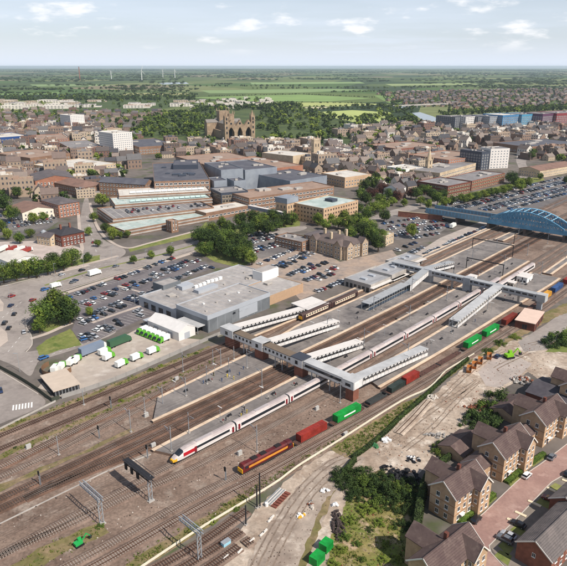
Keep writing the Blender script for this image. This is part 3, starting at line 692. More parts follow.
cover(t, 32.5, -1.7, -22, 8.3, 4.7, 2.0, fb2r, clad, side='solid'); cover(t, 33.8, -22, -61, 4.75, 4.5, 2.3, fb2r, glassb, side='band', fl0=1.2, fl1=1.1); cover(t, -10.2, -1.7, -52, 8.3, 4.3, 2.2, fbgrey, clad, side='band'); cover(t, 34, 1.7, 34, 8.2, 4.4, 1.8, fb2r, clad, side='band')
# ------------------------------------------------------------------ blue arched road bridge
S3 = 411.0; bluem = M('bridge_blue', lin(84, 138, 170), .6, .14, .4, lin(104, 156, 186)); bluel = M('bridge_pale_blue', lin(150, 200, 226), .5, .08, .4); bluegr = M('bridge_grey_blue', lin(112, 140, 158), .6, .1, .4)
t = thing('road_bridge', 'blue steel arched road bridge crossing the railway at the right', 'bridge', R(S3, 0), RH(S3))
MB().box(-7.5, 7.5, -60, 112, 5.6, 6.6).build('deck', M('bridge_deck', lin(92, 88, 88), .9, .1, .5), t)
for sx in (-1, 1):
    x = sx * 7.7
    for y0, y1 in ((58, 84), (84.1, 111)): 
        MB().box(x - .25, x + .25, y0, y1, 5.2, 9.4).build('plate_girder', bluegr, t)
        for k in range(9): MB().box(x - .38, x + .38, y0 + 1 + k * 2.9, y0 + 1.25 + k * 2.9, 5.25, 9.3).build('stiffener', bluem, t)
    arch = []; NN = 22; Y0, Y1 = 58, 2
    for i in range(NN + 1):
        u = i / NN; arch.append(Vector((x, Y0 + (Y1 - Y0) * u, 8.9 + 8.6 * math.sin(math.pi * u) ** .9 if 0 < u < 1 else 8.9)))
    top = MB()
    for a, c in zip(arch, arch[1:]): top.bar(a, c, .9, .8)
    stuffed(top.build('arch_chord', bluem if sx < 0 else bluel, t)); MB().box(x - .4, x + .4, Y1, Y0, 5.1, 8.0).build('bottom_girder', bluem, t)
    web = MB()
    for i, a in enumerate(arch):
        if 0 < i < NN: web.bar((a.x, a.y, 8), a, .55, .55)
        if i < NN:
            c = arch[i + 1]; web.bar((a.x, a.y, 7.6), c, .45, .45); web.bar(a, (c.x, c.y, 7.6), .45, .45); web.bar(((a + c) / 2).to_tuple()[:2] + (8,), (a + c) / 2, .4, .4)
            m_ = (a + c) / 2
            if m_.z > 11.5: web.bar((a.x, a.y, 11.2), (c.x, c.y, 11.2), .3, .3)
    stuffed(web.build('lattice', bluem, t))
    MB().box(x - .25, x + .25, -60, 1.9, 5.2, 8.6).build('plate_girder', bluem, t)
br = MB()
for i in range(4, 19, 2):
    u = i / 22; y = 58 - 56 * u; z = 8.9 + 8.6 * math.sin(math.pi * u) ** .9; br.bar((-7.7, y, z), (7.7, y, z), .35, .35)
stuffed(br.build('cross_brace', bluel, t))
for y in (58, 30, 2, -28, 84, 108): MB().box(-7, 7, y - .9, y + .9, .05, 5.6).build('pier', M('bridge_pier', lin(96, 84, 78), .9, .2, .6), t)
# ------------------------------------------------------------------ masts, gantries and the white fence
mast_post = MB().box(-.1, .1, -.1, .1, 0, 1).mesh('post', steel); mast_post2 = MB().box(-.14, .14, -.14, .14, 0, 1).mesh('post_dark', dksteel)
mast_arm = MB().bar((0, 0, 0), (0, -3.2, .25), .14).bar((0, 0, -1.3), (0, -3.0, .15), .1).mesh('cantilever', steel); mast_ins = MB().tube((0, -.35, .05), (0, -.75, .08), .16, n=6).mesh('insulator', M('insulator', lin(110, 70, 50), .4))
mast_base = MB().box(-.4, .4, -.4, .4, 0, .35).mesh('footing', concrete)
def mast(p, rz, h, label, dark=False, arm=True, group='overhead line masts'):
    t = thing('catenary_mast', label, 'mast', (p.x, p.y, p.z), rz, group); obj('post', mast_post2 if dark else mast_post, t, None, 0, (1, 1, h)); obj('footing', mast_base, t)
    if arm: obj('cantilever', mast_arm, t, (0, 0, h - 1.2)); obj('insulator', mast_ins, t, (0, 0, h - 1.2))
    return t
def pmast(px, py, h=9.0, lab='', side=-1, z=0.0, **k):
    s, d = SD(px, py, z); mast(R(s, d, z), RH(s) + (0 if side < 0 else math.pi), h, lab, **k)
for q in ((131, 432, 9, 'grey mast left of the platform coping start', 1), (171.5, 451, 9, 'grey mast beside the yellow nose of the white train', 1, 1), (145, 412, 6, 'short grey post left of the platform tip', 1), (163, 406, 8, 'grey mast right at the platform tip', 1, 0), (186, 396, 8, 'grey mast a little along the left platform', 1, 1), (189, 433, 8, 'grey mast at the platform edge near the white train front', -1, 1),
          (207, 384, 8, 'grey mast on the grey platform, first before the near footbridge', -1, 1), (229, 376, 8, 'grey mast on the grey platform, halfway to the near footbridge', -1, 1), (247, 368, 9, 'grey mast on the grey platform, closest to the near footbridge', -1, 1), (213, 365, 7, 'thin pale pole left of the grey platform edge', 1), (221, 366, 8, 'thin pale pole second left of the grey platform', 1), (234, 359, 6, 'short pole between platform edge and footbridge pier', 1),
          (257, 452, 10, 'tall grey mast right of the white train on bare ballast', 1), (262, 387, 8, 'mast between the rusty main lines before the near footbridge', 1), (183, 372, 9, 'mast on the weedy ground above the platform', -1), (84, 405, 6, 'thin brown post in the weeds left of the tracks', 1), (59, 455, 7, 'thin post between tracks at the left edge', 1), (340, 403, 9, 'mast beneath the footbridge corner', 1)):
    pmast(q[0], q[1], q[2], q[3], q[4], z=(q[5] * 1.0 if len(q) > 5 else 0.05), arm=q[2] > 7.5)
ordw_ = lambda i: ('first', 'second', 'third', 'fourth', 'fifth', 'sixth', 'seventh', 'eighth', 'ninth', 'tenth', 'eleventh', 'twelfth', 'thirteenth')[i]
for s in range(165, 640, 38):
    for d, sd in ((30, 0), (9, 0), (-13.5, 0)):
        if s > 330 and d < 0: d = -15
        if any(abs(s - a) < 6 for a in (262, 411)): continue
        onp = 1.0 if s < 340 else .05
        mast(R(s, d, onp), RH(s) + (math.pi if rnd.random() < .5 else 0), 8.2, 'slender grey overhead line mast, %s from the front in the %s row' % (ordw_((s - 165) // 38), {30: 'left platform', 9: 'middle platform'}.get(d, 'right platform')))
def gantry(base, tip, h, label, m, heads=False):
    s, d = SD(*base); dt = SD(tip[0], tip[1], h)[1]
    t = thing('signal_gantry', label, 'gantry', R(s, d, .05), RH(s)); b = dt - d
    for x in (-.55, .55): MB().box(x - .11, x + .11, -.11, .11, 0, h).build('post', steel if not heads else m[1], t)
    for i in range(5): MB().bar((-.55, 0, .6 + i * 1.6), (.55, 0, 2.0 + i * 1.6), .12).build('post_brace', steel, t)
    for x in (-.55, .55):
        for z in (h, h + 1.0): MB().box(x - .12, x + .12, min(-1.2, b), max(1.2, b), z - .08, z + .08).build('boom_chord', m[0], t)
    la = MB(); n = int(abs(b) / 1.0)
    for i in range(n):
        y0 = b * i / n; y1 = b * (i + 1) / n
        for x in (-.55, .55): la.bar((x, y0, h + (i % 2)), (x, y1, h + 1 - (i % 2)), .08)
        la.bar((-.55, y0, h), (.55, y1, h), .1)
    stuffed(la.build('lattice', m[0], t)); MB().box(-1.0, 1.0, -.7, .7, -.05, .2).build('footing', concrete, t)
    if heads:
        MB().box(-1.0, 1.0, min(-1.4, b), max(1.2, b), h + .95, h + 1.05).build('walkway', m[0], t)
        for i in range(3): MB().box(-1.25, -.85, b * (.35 + .25 * i) - .5, b * (.35 + .25 * i) + .5, h - 1.2, h + 1.0).build('signal_head', black, t)
        for x in (-1, 1): MB().box(x - .06, x + .06, min(-1.2, b), max(1.2, b), h + 1.9, h + 2.0).build('handrail', m[0], t)
gantry((151, 501), (133, 458), 7.2, 'black signal gantry on grey posts in front of the white train', (dksteel, steel), True)
gantry((102, 524), (85, 482), 8.0, 'grey lattice gantry over the tracks at lower left', (steel, steel))
gantry((200, 560), (175, 522), 8.5, 'grey lattice gantry by the sidings at the bottom', (steel, steel))
for px, py, h, lab, dk in ((260, 507, 11.5, 'tall black mast by the end of the white fence curve', True), (246, 525, 6.5, 'dark grey post beside the siding end', True), (257, 508, 7.5, 'short dark mast against the tall black mast', True)): pmast(px, py, h, lab, 1, dark=dk, arm=False, z=.05)
# portals over the lines beyond the far footbridge
for s, d0, d1 in ((300, 26, 3), (345, 43, 15), (375, 26, -14)):
    t = thing('line_portal', 'thin steel portal spanning tracks, %s the far footbridge' % {300: 'just past', 345: 'some way past', 375: 'well past'}[s], 'portal', R(s, (d0 + d1) / 2, .05), RH(s)); hh = abs(d0 - d1) / 2
    for y in (-hh, hh): MB().box(-.18, .18, y - .18, y + .18, 0, 8).build('post', dksteel, t)
    MB().box(-.2, .2, -hh, hh, 7.4, 7.9).build('boom', dksteel, t)
FEN = smooth_path([G(*p) for p in [(110, 590), (144, 567), (200, 530), (253, 498), (280, 481), (297, 468), (340, 441), (400, 403), (427, 390), (440, 378), (447, 371), (474, 355)]], 3)
t = thing('pale_fence', 'long pale fence running between the goods line and the dirt yard', 'fence', (FEN[0].x, FEN[0].y, 0)); o = t.location
MB().sweep([p - o for p in FEN], [(.09, .3), (.09, 1.0), (-.09, 1.0), (-.09, .3)], closed=True, caps=True).build('rail', M('fence_pale', lin(216, 208, 188), .8, .12, .8), t)
pm = MB().box(-.12, .12, -.12, .12, 0, .36).mesh('post', concrete)
for i in range(0, len(FEN), 1): obj('post', pm, t, (FEN[i].x - o.x, FEN[i].y - o.y, .03))
# ------------------------------------------------------------------ supermarket by the station
smroof = M('supermarket_roof', lin(164, 158, 154), .85, .18, .4, lin(146, 141, 138), lin(178, 173, 168), .07); smgrey = M('supermarket_cladding', lin(104, 108, 112), .5, .1, .4, lin(120, 124, 128)); smband = M('supermarket_band', lin(168, 172, 178), .5, .06, .4); smtan = M('tan_brick', lin(176, 146, 118), .9, .12, .6)
o, rz, L, Wd = RB((207.3, 316.2), (270, 292.4), (178.7, 303.5), 8.6)
t = thing('supermarket_building', 'large grey flat roofed supermarket beside the platforms', 'building', o, rz); claim(o, rz, L, Wd)
flat_block(t, L, Wd, 8.6, smband, smroof, z0=6.4, para=.4, wname='fascia', rname='roof'); MB().box(.12, L - .12, .12, Wd - .12, 0, 6.42).build('wall', smgrey, t)
for i in range(int(L / 5)): MB().box(1 + i * 5, 1.14 + i * 5, .0, .13, .2, 6.3).build('cladding_joint', smband, t)
for i in range(int(L / 3.6)): MB().box(1.2 + i * 3.6, 1.32 + i * 3.6, .5, Wd - .5, 8.2, 8.27).build('roof_seam', smband, t)
for i in range(7): x, y = L * (.1 + .13 * i), Wd * (.25 + .5 * ((i * 5) % 7) / 7); MB().box(x - .5, x + .5, y - .5, y + .5, 8.2, 8.75).build('roof_vent', white if i % 2 else concrete, t)
wgrid(t, 0, L, Wd, (4.6,), 4.5, 2.0, .8, dksteel, glass, L * .35, name='window', off=-.1); wgrid(t, 3, L, Wd, (.3,), 6, 3.6, 3.4, dksteel, glass, 3, name='entrance_glazing', off=-.1)
MB().box(L * .48, L * .78, -.05, .13, 1.0, 6.3).build('white_panel', smband, t); MB().box(-4.5, .1, 2, Wd * .75, 3.4, 3.8).build('canopy', fbgrey, t)
for y in (2.6, Wd * .7): MB().tube((-4, y, 0), (-4, y, 3.4), .15).build('canopy_post', steel, t)
o2, rz2, L2, W2 = RB((228.6, 312), (292, 288), (159, 292), 5.5)
o3 = G(159, 292, 5.5); 
t = thing('supermarket_building', 'low wide wing of the supermarket with pale roof and white vents, behind the tall part', 'building', Vector((o.x, o.y, 0)), rz); c_, s_ = math.cos(rz), math.sin(rz)
def loc(px, py, z): g = G(px, py, z) - Vector((o.x, o.y, 0)); return (g.x * c_ + g.y * s_, -g.x * s_ + g.y * c_)
a = loc(159, 292, 5.5); b_ = loc(235, 265.4, 5.5); c2 = loc(305, 283, 5.5)
x0, y0, x1, y1 = min(a[0], 0) , Wd + .3, max(c2[0], L + 6), max(b_[1], Wd + 14)
flat_block(t, x1 - x0, y1 - y0, 5.5, smband, smroof, para=.4, base=(x0, y0)); claim(o, rz, x1, y1)
flat_block(t, x1 - L - .6, y0 - 3.0, 5.2, smtan, smroof, para=.3, base=(L + .3, 2.6), wname='brick_wall', rname='side_roof')
wgrid(t, 3, x1 - x0, y1 - y0, (.6,), 6, 3.5, 2.8, dksteel, glass, 3, base=(x0, y0), name='shopfront')
MB().box(x1 - 13, x1 + .4, y0 - 1.5, y0 + 6, 0.01, 10.2).build('white_tower', white, t); MB().box(x1 - 12.4, x1 - .2, y0 - .9, y0 + 5.4, 10.2, 10.5).build('tower_roof', smroof, t)
for i in range(int((x1 - x0) / 4.2)): MB().box(x0 + 1.2 + i * 4.2, x0 + 1.34 + i * 4.2, y0 + .5, y1 - .5, 5.1, 5.17).build('roof_seam', smband, t)
for i in range(9): x, y = x0 + (x1 - x0) * (.08 + .1 * i), y0 + (y1 - y0) * (.2 + .65 * ((i * 4) % 9) / 9); MB().box(x - .6, x + .6, y - .5, y + .5, 5.1, 5.7).build('roof_vent', concrete, t)
for px, py in ((196, 287), (200, 285.5), (204, 284), (208, 282), (212, 281), (216, 280), (220, 278.5)):
    q = loc(px, py, 5.6); MB().box(q[0] - 1.2, q[0] + 1.2, q[1] - .7, q[1] + .7, 5.1, 6.6).build('roof_vent', white, t)
for px, py, w, d, h in ((185, 287, 8, 5, 2.0), (206, 289, 14, 4, 1.6), (171, 295, 4, 3, .8), (250, 277, 5, 3, .9), (268, 283, 4, 3, .8)):
    q = loc(px, py, 5.6); MB().box(q[0] - w / 2, q[0] + w / 2, q[1] - d / 2, q[1] + d / 2, 5.1, 5.2 + h).build('plant_box', smband if h > 1 else concrete, t)
q = loc(167, 284, 6); flat_block(t, 12, 9, 7.6, smgrey, smroof, base=(q[0] - 6, q[1] - 4.5), wname='plant_room_wall', rname='plant_room_roof')
# white gabled shed with side canopy
o, rz, L, Wd = RB((178.6, 333), (148.6, 320), (195, 326.5), 4.2)
shedm = M('shed_white', lin(218, 214, 210), .6, .08, .4); t = thing('gabled_shed', 'white gabled metal shed at the front of the supermarket', 'shed', o, rz); claim(o, rz, L, Wd)
box_walls(t, L, Wd, 4.2, shedm); gable_roof(t, L, Wd, 4.2, 2.4, shedm, shedm, axis='x' if L > Wd else 'y', ov=.15)
for f in vis_faces(o, rz, L, Wd): wgrid(t, f, L, Wd, (.1,), 12, 3.2, 3.0, smband, smband, name='shutter')
fc = [f for f in vis_faces(o, rz, L, Wd)]
if L > Wd: ln = 0
MB().box(.4, L - .4, Wd + .35, Wd + 4.6, 2.9, 3.15).build('canopy', smband, t)
for i in range(5): MB().box(.8 + i * (L - 1.8) / 4, 1.0 + i * (L - 1.8) / 4, Wd + 4.2, Wd + 4.4, 0, 2.9).build('canopy_post', steel, t)
# low white canopy kiosk by the short brown train
o, rz, L, Wd = RB((308, 310), (329, 303), (291, 303), 4.2); t = thing('flat_canopy', 'flat white canopy standing left of the short brown train', 'canopy', o, rz); claim(o, rz, L, Wd)
MB().box(0, L, 0, Wd, 3.8, 4.2).build('roof', fbpale, t); MB().box(2, L - 2, 2, Wd - 2, .03, 3.8).build('glass_wall', glass, t)
for x in (.4, L / 2, L - .4):
    for y in (.4, Wd - .4): MB().tube((x, y, 0), (x, y, 3.8), .14).build('post', dksteel, t)
# station concourse: low grey roofs left of the far footbridge
for (c, a, b, h, lab, nm) in (((371, 285), (402, 272), (346, 277), 5.0, 'low station building with pale parapet beside the brown train', 'station_building'), ((392, 275), (420, 263), (372, 268), 6.2, 'grey flat roofed station hall at the left end of the far footbridge', 'station_building'), ((402, 264), (423, 256), (388, 259), 5.2, 'small grey station roof behind the far footbridge', 'station_building')):
    o, rz, L, Wd = RB(c, a, b, h); t = thing(nm, lab, 'building', o, rz); claim(o, rz, L, Wd)
    flat_block(t, L, Wd, h, concrete, M('station_roof', lin(160, 160, 162), .8, .1, .3, lin(146, 146, 148)), para=.35)
    for f in vis_faces(o, rz, L, Wd): wgrid(t, f, L, Wd, (.5,), 2.6, 1.8, 2.4, dksteel, glass, .8)
    MB().box(-1.2, L + 1.2, -2.2, -.02, 3.3, 3.6).build('canopy', fbpale, t)
    for i in range(3): MB().box(L * (.2 + .25 * i) - 1.2, L * (.2 + .25 * i) + 1.2, Wd * .4, Wd * .6, h - .36, h + .5).build('roof_unit', smband, t)
for (px, py, w, d, h, lab, m) in ((472, 281, 4, 4, 3.2, 'small white platform hut right under the far footbridge', white), (511, 287, 4, 4, 3.0, 'small pale hut between tracks at the far footbridge', concrete), (524, 282, 9, 6, 4, 'white flat roofed platform building beyond the far footbridge', white)):
    s, dd = SD(px, py); t = thing('platform_hut', lab, 'hut', R(s, dd, .05), RH(s)); MB().box(-w / 2, w / 2, -d / 2, d / 2, 0, h).build('wall', m, t); MB().box(-w / 2 - .3, w / 2 + .3, -d / 2 - .3, d / 2 + .3, h, h + .25).build('roof', fbpale, t)
    wgrid(t, 3, w, d, (.9,), 2, 1.2, 1.4, dksteel, glass, .4, base=(-w / 2, -d / 2)); obj('door', MB().box(-.5, .5, -.06, .06, 0, 2.1).mesh('door', dksteel), t, (0, -d / 2 - .02, 0))
# pale-roofed brown shed by the goods line
o, rz, L, Wd = RB((535, 324), (544, 312), (517, 318), 4.0)
t = thing('brown_shed', 'brown walled shed with flat pale pink roof beside the goods line', 'shed', o, rz); claim(o, rz, L, Wd); MB().box(0, L, 0, Wd, 0, 3.9).build('wall', brickd, t); MB().box(-.3, L + .3, -.3, Wd + .3, 3.9, 4.15).build('roof', M('pink_roof', lin(212, 186, 170), .9, .08, .4), t)
for f in vis_faces(o, rz, L, Wd): wgrid(t, f, L, Wd, (.1,), 6, 2.6, 2.8, brickd, dksteel, .6, name='shutter')
# ------------------------------------------------------------------ vegetation kit
def leafmat(name, c1, c2, c3):
    m = M(name, c1, .85, .35, 1.2, c2, c3, .35, orand=.16, spec=.15); return m
leafs = [leafmat('leaf_mid', lin(70, 90, 36), lin(96, 112, 48), lin(50, 68, 28)), leafmat('leaf_dark', lin(50, 66, 34), lin(66, 82, 40), lin(38, 52, 28)), leafmat('leaf_light', lin(104, 120, 48), lin(124, 136, 58), lin(80, 98, 40)), leafmat('leaf_purple', lin(72, 48, 42), lin(88, 58, 48), lin(54, 38, 36))]
LEAFX = {'leaf_mid': [leafs[2], leafs[1]], 'leaf_dark': [leafs[0], leafs[1]], 'leaf_light': [leafs[0], leafs[2]]}
bark = M('bark', lin(92, 76, 62), .95, .2, 2)
def crown_mesh(name, seed, n, nb, rx, rz, z0, size, mat, flat=.75):
    r = random.Random(seed); b = MB(); B = []
    for i in range(nb):
        while True:
            p = Vector((r.uniform(-1, 1), r.uniform(-1, 1), r.uniform(-1, 1)))
            if .25 < p.length < 1: break
        k = r.uniform(.18, .44); B.append((Vector((p.x * rx * .82, p.y * rx * .82, z0 + rz + p.z * rz * .8)), k * rx, k * rz * 1.1))
    for i in range(n):
        ci = i % nb; c, kr, kz = B[ci]; d = Vector((r.gauss(0, 1), r.gauss(0, 1), r.gauss(0, 1))).normalized(); q = r.uniform(.72, 1.08)
        p = c + Vector((d.x * kr * q, d.y * kr * q, d.z * kz * q)); s = size * r.uniform(.6, 1.3)
        nn = (d + Vector((r.uniform(-.7, .7), r.uniform(-.7, .7), r.uniform(-.3, .9)))).normalized(); u = nn.cross(Vector((r.uniform(-1, 1), r.uniform(-1, 1), r.uniform(-1, 1)))).normalized(); v = nn.cross(u)
        mi = (0, 0, 1, 0, 2)[ci % 5]
        if i % 3: b.poly([p + u * s, p + v * s * .75, p - u * s, p - v * s * .75], mi)
        else: b.poly([p + u * s + v * s * .2, p + v * s * .8 - u * s * .3, p - u * s * .8 - v * s * .5], mi)
    return b.mesh(name, [mat] + LEAFX.get(mat.name, [mat, mat]))
def trunk_mesh(name, seed, h, r0, limbs=5):
    r = random.Random(seed); b = MB(); b.tube((0, 0, -.1), (0, 0, h * .5), r0, r0 * .75, 7); b.tube((0, 0, h * .5), (r.uniform(-.2, .2), r.uniform(-.2, .2), h * .85), r0 * .75, r0 * .3, 6)
    for i in range(limbs):
        a = 2 * math.pi * i / limbs + r.uniform(-.4, .4); z = h * r.uniform(.32, .55); b.tube((0, 0, z), (math.cos(a) * h * .28, math.sin(a) * h * .28, z + h * .25), r0 * .45, r0 * .15, 5)
    return b.mesh(name, bark)
def bush_mesh(seed, mat):
    r = random.Random(seed); b = MB(); B = []
    for i in range(34):
        a = r.uniform(0, 6.28); q = r.random() ** .6 * 2.6; z = max(.15, (2.3 - .55 * q) * r.uniform(.15, 1.05)); B.append((Vector((math.cos(a) * q * r.uniform(.7, 1.2), math.sin(a) * q, z)), r.uniform(.28, .75)))
    for i in range(3000):
        c, k = B[i % 34] if r.random() < .9 else r.choice(B); d = Vector((r.gauss(0, 1), r.gauss(0, 1), r.gauss(0, 1))).normalized(); p = c + d * k * r.uniform(.5, 1.25); s = r.uniform(.07, .17)
        if p.z < 0: p.z = -p.z * .4
        nn = (d + Vector((r.uniform(-.8, .8), r.uniform(-.8, .8), r.uniform(-.2, .9)))).normalized(); u = nn.cross(Vector((r.uniform(-1, 1), r.uniform(-1, 1), r.uniform(-1, 1)))).normalized(); v = nn.cross(u); b.poly([p + u * s, p + v * s * .7, p - u * s, p - v * s * .7])
    return b.mesh('foliage', mat)
# unit trees: 10 m tall
TREES = {}
for k, lm in enumerate(leafs):
    for v in range(3):
        TREES[(k, v)] = (crown_mesh('crown', 11 * k + v, 4200, 38 + 4 * v, (3.9, 4.5, 3.4)[v], (4.0, 3.7, 4.3)[v], (1.9, 1.7, 1.5)[v], .25, lm), trunk_mesh('trunk', k + v, 7.5, .3))
POPLAR = (crown_mesh('crown', 77, 1500, 26, 1.5, 4.7, .6, .28, leafs[1]), trunk_mesh('trunk', 77, 7.5, .2))
BUSH = {k: [bush_mesh(200 + 10 * k + v, leafs[k]) for v in range(3)] for k in range(4)}
FART = {k: [crown_mesh('far_tree', 300 + 10 * k + v, 330, 14, 4.6, 4.2, 1.2, .85, leafs[k]) for v in range(3)] for k in range(4)}
KIND = ('green', 'dark green', 'light green', 'purple leaved')
TREEPOS = []
def tree(p, h, kind, label, v=None, w=1.0, group=None, poplar=False):
    v = rnd.randrange(3) if v is None else v; c, tr = POPLAR if poplar else TREES[(kind, v)]; s = h / 10; rz = rnd.uniform(0, 6.28)
    t = thing('tree', label, 'tree', (p.x, p.y, 0), rz, group); t.scale = (s * w, s * w, s); obj('crown', c, t); obj('trunk', tr, t); TREEPOS.append((p.x, p.y)); return t
def ptree(px, py, h, kind, label, **k): return tree(G(px, py), h, kind, label, **k)
def shrub(p, h, kind, label, w=1.0, group=None):
    o = obj('shrub', rnd.choice(BUSH[kind]), None, (p.x, p.y, 0), rnd.uniform(0, 6.28), (h / 2.8 * w, h / 2.8 * w * rnd.uniform(.85, 1.15), h / 2.8)); return tag(o, label, 'shrub', group)
# ------------------------------------------------------------------ roads and yards
sheet('road', [(-40, 296), (0, 287), (42, 277), (89, 266), (120, 258), (150, 252), (200, 240), (240, 232), (300, 226), (300, 231), (240, 240), (200, 249), (150, 264), (120, 273), (62, 291), (50, 299), (42, 307), (32, 318), (26, 326), (31, 335), (32, 345), (26, 352), (60, 345), (110, 331), (112, 335), (76, 349), (42, 360), (36, 366), (30, 376), (18, 368), (0, 360), (-40, 345)], .07, roadm)
sheet('road', [(-40, 362), (0, 371), (38, 394), (45, 404), (30, 412), (0, 424), (-50, 445)], .071, roadm)
sheet('road', [(84, 200), (88, 198), (90, 210), (94, 225), (104, 240), (125, 250), (118, 259), (92, 266), (84, 256), (82, 240), (80, 222)], .072, roadm)
sheet('road', [(60, 243), (84, 250), (90, 266), (42, 277), (20, 262), (-20, 258), (-20, 244), (40, 241)], .069, M('yard_paving', lin(186, 172, 164), .9, .1, .5, lin(170, 158, 150)))
for nm, pts in (('roundabout_island', [(-14, 300), (0, 299), (4, 304), (3, 311), (-14, 314)]), ('roundabout_island', [(-14, 326), (0, 327), (7, 333), (8, 341), (0, 347), (-14, 348)])):
    P = [G(*p) for p in pts]; s = MB().prism([(p.x, p.y) for p in P], .02, .2).build(nm, pave); s['kind'] = 'structure'
def kerb_line(px, w=.35, h=.14, name='kerb', m=None):
    P = smooth_path([G(*p) for p in px], 3); o = MB().sweep(P, [(w / 2, .03), (w / 2, .06 + h), (-w / 2, .06 + h), (-w / 2, .03)], caps=True).build(name, m or kerbm); o['kind'] = 'structure'; return o
for px in ([(62, 291.5), (120, 273.5), (150, 264.5), (200, 249.5)], [(-10, 286), (0, 286.5), (42, 276.5), (89, 265.5)], [(62, 291), (50, 299), (42, 307), (32, 318), (26, 326), (31, 335), (32, 345), (26, 352)], [(0, 371), (38, 394)]): kerb_line(px)
def pavement(px, w, z=.18):
    P = smooth_path([G(*p) for p in px], 3); o = MB().sweep(P, [(w / 2, .02), (w / 2, z), (-w / 2, z), (-w / 2, .02)], caps=True).build('pavement', pave); o['kind'] = 'structure'; return o
pavement([(63, 294), (120, 275.6), (150, 266.5), (196, 252)], 3.0); pavement([(-10, 283.6), (20, 279), (42, 274.5), (89, 263.5), (118, 256)], 2.6); pavement([(30, 339), (46, 334), (62, 327), (72, 323)], 2.2); pavement([(92, 323), (120, 313), (150, 303)], 2.0); pavement([(118, 286), (136, 291), (158, 297)], 1.6)
kerb_line([(45, 285.5), (88, 272), (118, 264.5), (150, 257.5), (196, 245)], 1.6, .14, 'central_reservation', grassm)
# painted lane marks and the zebra
mk = MB()
for a, c, n in (((40, 290), (118, 268), 12), ((50, 279.5), (110, 262.5), 10), ((30, 362), (100, 338), 10), ((2, 318), (24, 300), 5), ((8, 352), (22, 335), 4), ((98, 258), (86, 214), 9)):
    A, C = G(*a), G(*c); d = (C - A); l = d.length / n
    d.normalize(); w = Vector((-d.y, d.x, 0)) * .09
    for i in range(n): p = A + d * (i * l); q = p + d * l * .4; mk.poly([(p - w) + Vector((0, 0, .078)), (q - w) + Vector((0, 0, .078)), (q + w) + Vector((0, 0, .078)), (p + w) + Vector((0, 0, .078))])
stuffed(mk.build('lane_markings', white)); 
A, C = G(12.5, 408), G(34, 404.5); d = (C - A); nrm = Vector((-d.y, d.x, 0)).normalized() * 2.0
for i in range(7):
    p = A + d * (i / 7); q = p + d / 14; o = MB().poly([tuple(v[:2]) + (.078,) for v in (p - nrm, q - nrm, q + nrm, p + nrm)]).build('crossing_stripe', white); o['kind'] = 'structure'
sheet('car_park', [(64, 295), (122, 277), (168, 260), (205, 262), (214, 268), (165, 285), (158, 297), (176, 315), (150, 316), (125, 327), (98, 340), (82, 344), (72, 330), (78, 313)], .075, M('car_park_asphalt', lin(104, 98, 100), .9, .12, .5, lin(118, 112, 112), lin(94, 90, 92), .05))
sheet('loading_yard', [(38, 388), (56, 366), (80, 352), (128, 334), (150, 322), (180, 338), (205, 340), (116, 380), (62, 397)], .076, M('yard_concrete', lin(176, 164, 152), .9, .12, .4, lin(160, 148, 138), lin(188, 178, 168), .06))
sheet('grass', [(36, 348), (46, 340), (70, 329), (82, 345), (60, 350), (40, 357)], .08, grassm); sheet('grass', [(30, 330), (40, 312), (62, 296), (76, 314), (70, 324), (48, 332)], .08, grassm); sheet('grass', [(0, 294), (40, 284), (62, 275), (96, 257), (103, 261), (62, 281), (40, 288), (0, 297)][:0] or [(-10, 281), (20, 276), (50, 269), (80, 259), (100, 255), (100, 260), (50, 272), (20, 279), (-10, 283)], .081, grassm)
sheet('station_forecourt', [(225, 262), (262, 250), (300, 240), (340, 262), (392, 250), (402, 262), (345, 282), (300, 300), (285, 282)], .06, M('forecourt', lin(150, 136, 126), .9, .18, .4, lin(166, 146, 130), lin(130, 120, 114), .07))
sheet('grass', [(194, 250), (203, 234), (250, 223), (300, 220), (300, 226), (262, 230), (228, 239), (240, 253), (252, 262), (240, 268), (215, 262)], .073, grassm); sheet('grass', [(128, 248), (150, 243), (196, 232), (206, 222), (208, 226), (198, 236), (150, 247), (130, 252)], .0735, grassm); sheet('car_park', [(228, 240), (262, 231), (286, 238), (296, 248), (262, 259), (240, 253)], .074, asphalt); sheet('car_park', [(376, 226), (390, 211), (440, 213), (450, 226), (432, 238), (396, 240)], .074, asphalt)
sheet('car_park', [(432, 214), (456, 198), (500, 193), (540, 183), (600, 168), (600, 196), (545, 208), (491, 212), (450, 210)], .074, asphalt); sheet('car_park', [(412, 256), (440, 238), (482, 221), (505, 224), (468, 240), (425, 259)], .073, M('pale_asphalt', lin(176, 164, 154), .9, .12, .4, lin(160, 150, 142)))
sheet('grass', [(440, 200), (500, 186), (540, 176), (545, 180), (500, 192), (455, 198), (436, 208)], .079, grassm); sheet('road', [(508, 186), (520, 174), (516, 160), (520, 152), (528, 153), (526, 164), (534, 176), (520, 190), (440, 204), (400, 214), (370, 222), (368, 218), (400, 208), (440, 198)], .077, roadm)
